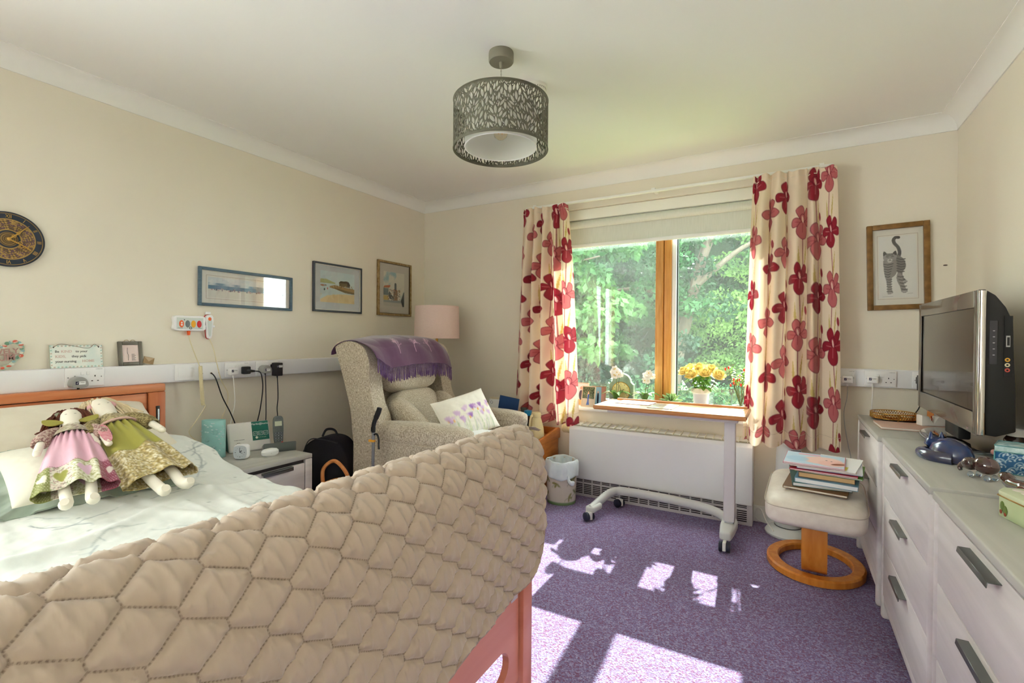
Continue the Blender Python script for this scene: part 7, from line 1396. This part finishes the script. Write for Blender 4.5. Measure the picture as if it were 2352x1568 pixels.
for k in range(6): MB().box((.004, -.0002, .026+k*.006), (.004+.018*(1-.3*(k % 2)), .0008, .0278+k*.006)).build('verse_line', m_tk, sf, flat=True)
MB().tube(spline([(-.012, -.0002, .026), (-.010, -.0002, .05), (-.014, -.0002, .07), (-.012, -.0002, .09)], 4), .0008, 4).build('drawn_stem', m_tk, sf)
for s in (-1, 1): MB().tube(spline([(s*.002, .003, .122), (s*.010, .003, .130), (s*.02, .003, .128), (s*.024, .003, .122)], 4), .001, 4).build('hanging_wire', M('brass wire', (180, 150, 90), .3, .8), sf)
wt = thing('wooden_tag', 'little tan wooden envelope tag leaning by the pewter frame', 'tag', (SX+.004, 1.215, TZ_)); wt.rotation_euler = Euler((R(-6), R(14), R(90))); g = MB(); g.box((-.024, -.002, .006), (.024, .002, .040), .001, 1).build('tag_board', M('tan wood tag', (160, 132, 96), .7), wt); MB().prism([(-.022, .038), (.022, .038), (0, .018)], -.0032, -.0022, 'xz').build('flap', M('pale tag flap', (200, 176, 146), .7), wt, flat=True)
# ---- pendant lamp with pierced shade
pd = thing('pendant_lamp', 'grey pierced drum pendant lamp hanging from the ceiling', 'pendant lamp', (-1.066, 1.75, ZC)); m_tau = M('taupe grey metal', (128, 124, 108), .5)
MB().lathe([(0, 0), (.052, 0), (.053, -.004), (.053, -.036), (.050, -.041), (0, -.041)], 44).build('ceiling_rose', m_tau, pd); MB().lathe([(.010, -.041), (.006, -.066), (0, -.066)], 16).build('cord_grip', m_tau, pd)
g = MB(); [g.tube([(.0016*math.cos(t*.9+k*PI), .0016*math.sin(t*.9+k*PI), -.06-.0042*t) for t in range(36)], .0013, 5) for k in (0, 1)]; g.build('twisted_cord', M('silver cord', (176, 172, 160), .5), pd)
ZS0, ZS1, RS = -.412, -.210, .200
def pierced():
    H = ZS1-ZS0; C_ = 2*PI*RS; rnd = random.Random(17); V = []; E = []; nz, na = 4, 144
    for j in range(nz+1):
        for i in range(na+1): V.append(Vector((C_*i/na, H*j/nz)))
    for j in (0, nz):
        for i in range(na): E.append((j*(na+1)+i, j*(na+1)+i+1))
    for j in range(nz): E += [(j*(na+1), (j+1)*(na+1)), (j*(na+1)+na, (j+1)*(na+1)+na)]
    holes = []; cells = {}
    def ok(x, y, l, w, a):
        for k in (-1, -.5, 0, .5, 1):
            px, py = x+k*l*math.sin(a), y+k*l*math.cos(a)
            if not (.009 < py < H-.009 and .006 < px < C_-.006): return False
            ci, cj = int(px/.012), int(py/.012)
            for di in (-2, -1, 0, 1, 2):
                for dj in (-2, -1, 0, 1, 2):
                    for (qx, qy, qr) in cells.get((ci+di, cj+dj), ()):
                        if (qx-px)**2+(qy-py)**2 < (qr+w*(1-.75*abs(k))+.0015)**2: return False
        return True
    for lmin, lmax, tries in ((.013, .018, 5000), (.009, .013, 7000), (.005, .008, 9000), (.003, .0045, 9000)):
        for k in range(tries):
            x, y, l, a = rnd.uniform(0, C_), rnd.uniform(0, H), rnd.uniform(lmin, lmax), rnd.gauss(0, .38); w = max(.0020, l*rnd.uniform(.30, .44))
            if ok(x, y, l, w, a):
                holes.append((x, y, l, w, a))
                for q in (-1, -.5, 0, .5, 1): px, py = x+q*l*math.sin(a), y+q*l*math.cos(a); cells.setdefault((int(px/.012), int(py/.012)), []).append((px, py, w*(1-.75*abs(q))))
    polys = []
    for (x, y, l, w, a) in holes:
        b = len(V); sa, ca = math.sin(a), math.cos(a); k = [(0, 1), (.8, .35), (.9, -.2), (.5, -.8), (0, -1), (-.6, -.7), (-.95, 0), (-.6, .6)]; q = [(x+w*u*ca+l*v*sa, y-w*u*sa+l*v*ca) for u, v in k]; V += [Vector(p) for p in q]; E += [(b+i, b+(i+1) % 8) for i in range(8)]; polys.append(q)
    vv, ee, ff, *_ = delaunay_2d_cdt(V, E, [], 0, 1e-6); P = np.array([(p.x, p.y) for p in vv]); F = np.array([f for f in ff if len(f) == 3]); cen = P[F].mean(1); drop = np.zeros(len(F), bool)
    for q in polys:
        q = np.array(q); m = np.where((cen[:, 0] > q[:, 0].min()) & (cen[:, 0] < q[:, 0].max()) & (cen[:, 1] > q[:, 1].min()) & (cen[:, 1] < q[:, 1].max()))[0]; ins = np.zeros(len(m), bool); X, Y = cen[m, 0], cen[m, 1]
        for (xa, ya), (xb, yb) in zip(q, np.roll(q, -1, 0)):
            if ya != yb: ins ^= ((ya > Y) != (yb > Y)) & (X < (xb-xa)*(Y-ya)/(yb-ya)+xa)
        drop[m[ins]] = True
    F = F[~drop]; a = P[:, 0]/RS; V3 = np.stack([RS*np.cos(a), RS*np.sin(a), ZS0+P[:, 1]], -1); me = bpy.data.meshes.new('pierced_shade'); me.from_pydata(V3.tolist(), [], F.tolist()); bm = bmesh.new(); bm.from_mesh(me); bmesh.ops.remove_doubles(bm, verts=bm.verts, dist=1e-5); bm.to_mesh(me); bm.free(); return me
o = link('pierced_shade', pierced(), M('olive grey metal sheet', (98, 96, 80), .55), pd, ang=60); md = o.modifiers.new('t', 'SOLIDIFY'); md.thickness = .0012; md.offset = 0
for z in (ZS0, ZS1): MB().torus((0, 0, z), RS, .0022, 96, 6).build('shade_hoop', M('olive grey metal sheet', (98, 96, 80), .55), pd)
m_dif = LEAF('white diffuser cloth', (240, 240, 236), (242, 242, 238), .45, .8)
MB().lathe([(.150, ZS0+.012), (.152, ZS0+.012), (.152, ZS1-.02), (.150, ZS1-.02)], 64).build('inner_diffuser', m_dif, pd); MB().torus((0, 0, ZS0+.012), .151, .003, 64, 6).build('diffuser_rim', M('white rim', (240, 240, 238), .4), pd)
g = MB()
for a in (0, 2.094, 4.189): g.tube([(.012*math.cos(a), .012*math.sin(a), ZS1-.03), (.199*math.cos(a), .199*math.sin(a), ZS1-.004)], .0018, 5)
g.build('shade_spider', m_tau, pd); MB().cyl((0, 0, ZS1+.005), (0, 0, ZS1-.055), .017, n=20).build('lamp_holder', m_tau, pd)
MB().lathe([(.012, ZS1-.05), (.014, ZS1-.06), (.030, ZS1-.10), (.032, ZS1-.125), (.026, ZS1-.145), (.012, ZS1-.156), (0, ZS1-.158)], 28).build('bulb', GLASS('bulb glass', (252, 244, 230), 1.2), pd)
g = MB(); [g.tube([(.009*math.cos(a), .009*math.sin(a), ZS1-.065), (.011*math.cos(a), .011*math.sin(a), ZS1-.13)], .0016, 6) for a in (0, 1.57, 3.14, 4.71)]; g.build('filament', M('amber filament', (240, 176, 90), .4), pd)
# ---- smoke detector
sd = thing('smoke_detector', 'white smoke detector on the ceiling behind the pendant lamp', 'smoke detector', (-1.062, 2.062, ZC)); MB().lathe([(0, 0), (.055, 0), (.055, -.010), (.050, -.014), (.050, -.024), (.046, -.036), (.030, -.044), (0, -.046)], 44).build('housing', M('off white detector', (222, 220, 208), .5), sd)
for k in range(28): a = 2*PI*k/28; MB().box((-.0012, -.0012, -.0225), (.0012, .0012, -.0155)).build('vent_slot', M('vent brown', (110, 100, 84), .7), sd, loc=(.0495*math.cos(a), .0495*math.sin(a), 0), rot=(0, 0, a), flat=True)
# ================================================================ THE GARDEN OUTSIDE
GZ = -.25
tag(MB().box((-16, YB+.45, GZ-.2), (14, 26, GZ)).build('lawn', M('lawn green', (86, 116, 58), .95, c2=(110, 138, 70), scale=3, detail=8), flat=True), 'garden lawn outside the window', 'lawn'); bpy.data.objects['lawn']['kind'] = 'structure'  # two grass greens mixed by noise
m_bark = M('dark bark', (62, 54, 46), .9, c2=(92, 82, 70), scale=20, stretch=(3, 3, .6), bump=.5)
def leaves(rng, blobs, n, size, droop=.3, asp=.55):
    """n leaf blades scattered through ellipsoid clumps -> one mesh of folded quads"""
    V = np.zeros((n*4, 3)); w = np.array([b[3]*b[4]*b[5] for b in blobs])**.6; idx = rng.choice(len(blobs), n, p=w/w.sum()); B_ = np.array([b[:6] for b in blobs])[idx]
    d = rng.normal(size=(n, 3)); d /= np.linalg.norm(d, axis=1)[:, None]; r = rng.uniform(.35, 1.0, n)**.5; c = B_[:, :3]+d*r[:, None]*B_[:, 3:6]
    t = rng.normal(size=(n, 3)); t[:, 2] -= droop*1.2; t /= np.linalg.norm(t, axis=1)[:, None]; q = rng.normal(size=(n, 3)); s = np.cross(t, q); s /= np.linalg.norm(s, axis=1)[:, None]; l = size*rng.uniform(.6, 1.3, n)[:, None]
    V[0::4] = c; V[1::4] = c+t*l*.5+s*l*asp*.5; V[2::4] = c+t*l; V[3::4] = c+t*l*.5-s*l*asp*.5
    F = np.arange(n*4).reshape(-1, 4); me = bpy.data.meshes.new('foliage'); me.vertices.add(n*4); me.vertices.foreach_set('co', V.reshape(-1).astype(np.float32)); me.loops.add(n*4); me.polygons.add(n); me.polygons.foreach_set('loop_start', np.arange(0, n*4, 4, dtype=np.int32)); me.loops.foreach_set('vertex_index', F.reshape(-1).astype(np.int32)); me.update(calc_edges=True); return me
def tree(name, label, cat, loc, trunk, blobs, n, size, mat, seed, core=None, tr=.09, droop=.3):
    r_ = thing(name, label, cat, loc); rng = np.random.default_rng(seed); rnd = random.Random(seed)
    for k, p in enumerate(trunk): pts = spline(p, 6); MB().tube(pts, list(np.interp(np.linspace(0, 1, len(pts)), [0, 1], [tr*(1 if k == 0 else .45), tr*(.5 if k == 0 else .12)])), 10).build('trunk' if k == 0 else 'branch', m_bark, r_)
    stuff(link('foliage', leaves(rng, blobs, n, size, droop), mat, r_, ang=0, flat=True))
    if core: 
        for (x, y, z, a, b, c) in core: MB().ell((x, y, z), (a, b, c), 20, 12).build('dark_core', M('dark core green', (22, 40, 22), .95, c2=(34, 56, 30), scale=9), r_)  # solid dark cores added to block gaps between the leaves
    return r_
g_br = LEAF('bright maple leaf', (38, 78, 40), (84, 130, 70), .45); g_mid = LEAF('mid green leaf', (24, 58, 36), (58, 104, 60), .4); g_dk = LEAF('dark laurel leaf', (16, 40, 28), (42, 80, 52), .35); g_yel = LEAF('yellow green fine leaf', (52, 92, 48), (128, 164, 92), .5)  # each kind of leaf mixes two greens of its own by noise
rn = random.Random(31)
def clumps(n, bx, sz, seed): 
    q = random.Random(seed); return [(q.uniform(bx[0], bx[1]), q.uniform(bx[2], bx[3]), q.uniform(bx[4], bx[5]), q.uniform(*sz), q.uniform(*sz)*.8, q.uniform(*sz)*.6) for _ in range(n)]
tree('maple_tree', 'bright leaved maple nearest the left window pane', 'tree', (-4.4, 7.6, GZ), [[(-.3, .1, 0), (-.2, .1, 1.2), (.2, 0, 2.4), (.8, -.1, 3.2)], [(0, .1, 1.8), (.9, -.2, 2.5), (1.8, -.3, 2.7)], [(.1, .1, 1.4), (1.0, 0, 1.9), (2.0, -.2, 1.7)]], clumps(46, (-1.5, 2.3, -.7, .6, 1.0, 3.1), (.22, .48), 3), 15000, .135, g_br, 3, droop=.6)
tree('ash_tree', 'dark trunked tree standing behind the mullion', 'tree', (-1.75, 8.8, GZ), [[(0, 0, 0), (.05, 0, 1.0), (.28, .0, 2.0), (.5, 0, 2.9), (1.0, 0, 4.2)], [(.2, 0, 1.6), (-.25, .1, 2.6), (-.4, .1, 3.8)], [(.35, 0, 2.3), (1.1, -.1, 2.9), (1.8, -.2, 3.1)], [(.28, 0, 2.0), (-.6, -.1, 2.3), (-1.4, -.2, 2.2)]], clumps(40, (-1.8, 2.2, -.6, .9, 1.9, 4.2), (.3, .55), 5), 13000, .10, g_mid, 5, tr=.13)
tree('hazel_shrub', 'fine leaved yellow green shrub behind the roses', 'shrub', (.15, 9.4, GZ), [[(0, 0, 0), (.1, 0, 1.2), (.3, 0, 2.4)], [(0, 0, .2), (-.5, 0, 1.4), (-.8, .1, 2.3)], [(0, 0, .3), (.7, 0, 1.3), (1.2, 0, 2.2)]], clumps(40, (-1.5, 1.7, -.5, .8, .9, 3.8), (.28, .55), 7), 16000, .075, g_yel, 7, tr=.05)
tree('laurel_bush', 'dense dark laurel below the maple', 'shrub', (-2.9, 7.4, GZ), [[(0, 0, 0), (.0, 0, .7), (.2, 0, 1.3)], [(0, 0, .1), (-.6, 0, .8)], [(0, 0, .1), (.7, 0, .9)]], clumps(26, (-1.5, 1.4, -.5, .4, .25, 1.55), (.25, .42), 11), 9000, .085, g_dk, 11, tr=.04)
tree('garden_hedge', 'low clipped hedge running along the lawn', 'hedge', (-.2, 6.9, GZ), [[(0, 0, 0), (0, 0, .5)], [(1.2, 0, 0), (1.2, 0, .5)]], clumps(30, (-1.9, 2.2, -.3, .3, .15, .75), (.2, .34), 13), 8000, .055, g_mid, 13, tr=.03)
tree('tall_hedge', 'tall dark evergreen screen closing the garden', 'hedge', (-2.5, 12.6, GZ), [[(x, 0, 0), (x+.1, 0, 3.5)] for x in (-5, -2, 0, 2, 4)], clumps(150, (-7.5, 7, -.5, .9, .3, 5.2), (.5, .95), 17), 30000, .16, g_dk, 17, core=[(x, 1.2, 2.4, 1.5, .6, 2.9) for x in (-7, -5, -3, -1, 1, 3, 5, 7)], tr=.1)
tree('beech_tree', 'pale green beech behind the dark trunked tree', 'tree', (-4.6, 10.9, GZ), [[(0, 0, 0), (.1, 0, 2), (.3, 0, 4.2)]], clumps(50, (-2.6, 3.0, -.6, .8, 1.2, 4.8), (.35, .65), 19), 14000, .12, g_mid, 19, tr=.11)
tree('lime_tree', 'yellow green tree at the far right of the garden', 'tree', (2.0, 11.4, GZ), [[(0, 0, 0), (-.1, 0, 2), (-.2, 0, 4.0)]], clumps(50, (-2.4, 2.2, -.6, .8, 1.0, 4.9), (.35, .65), 23), 15000, .11, g_br, 23, tr=.11)
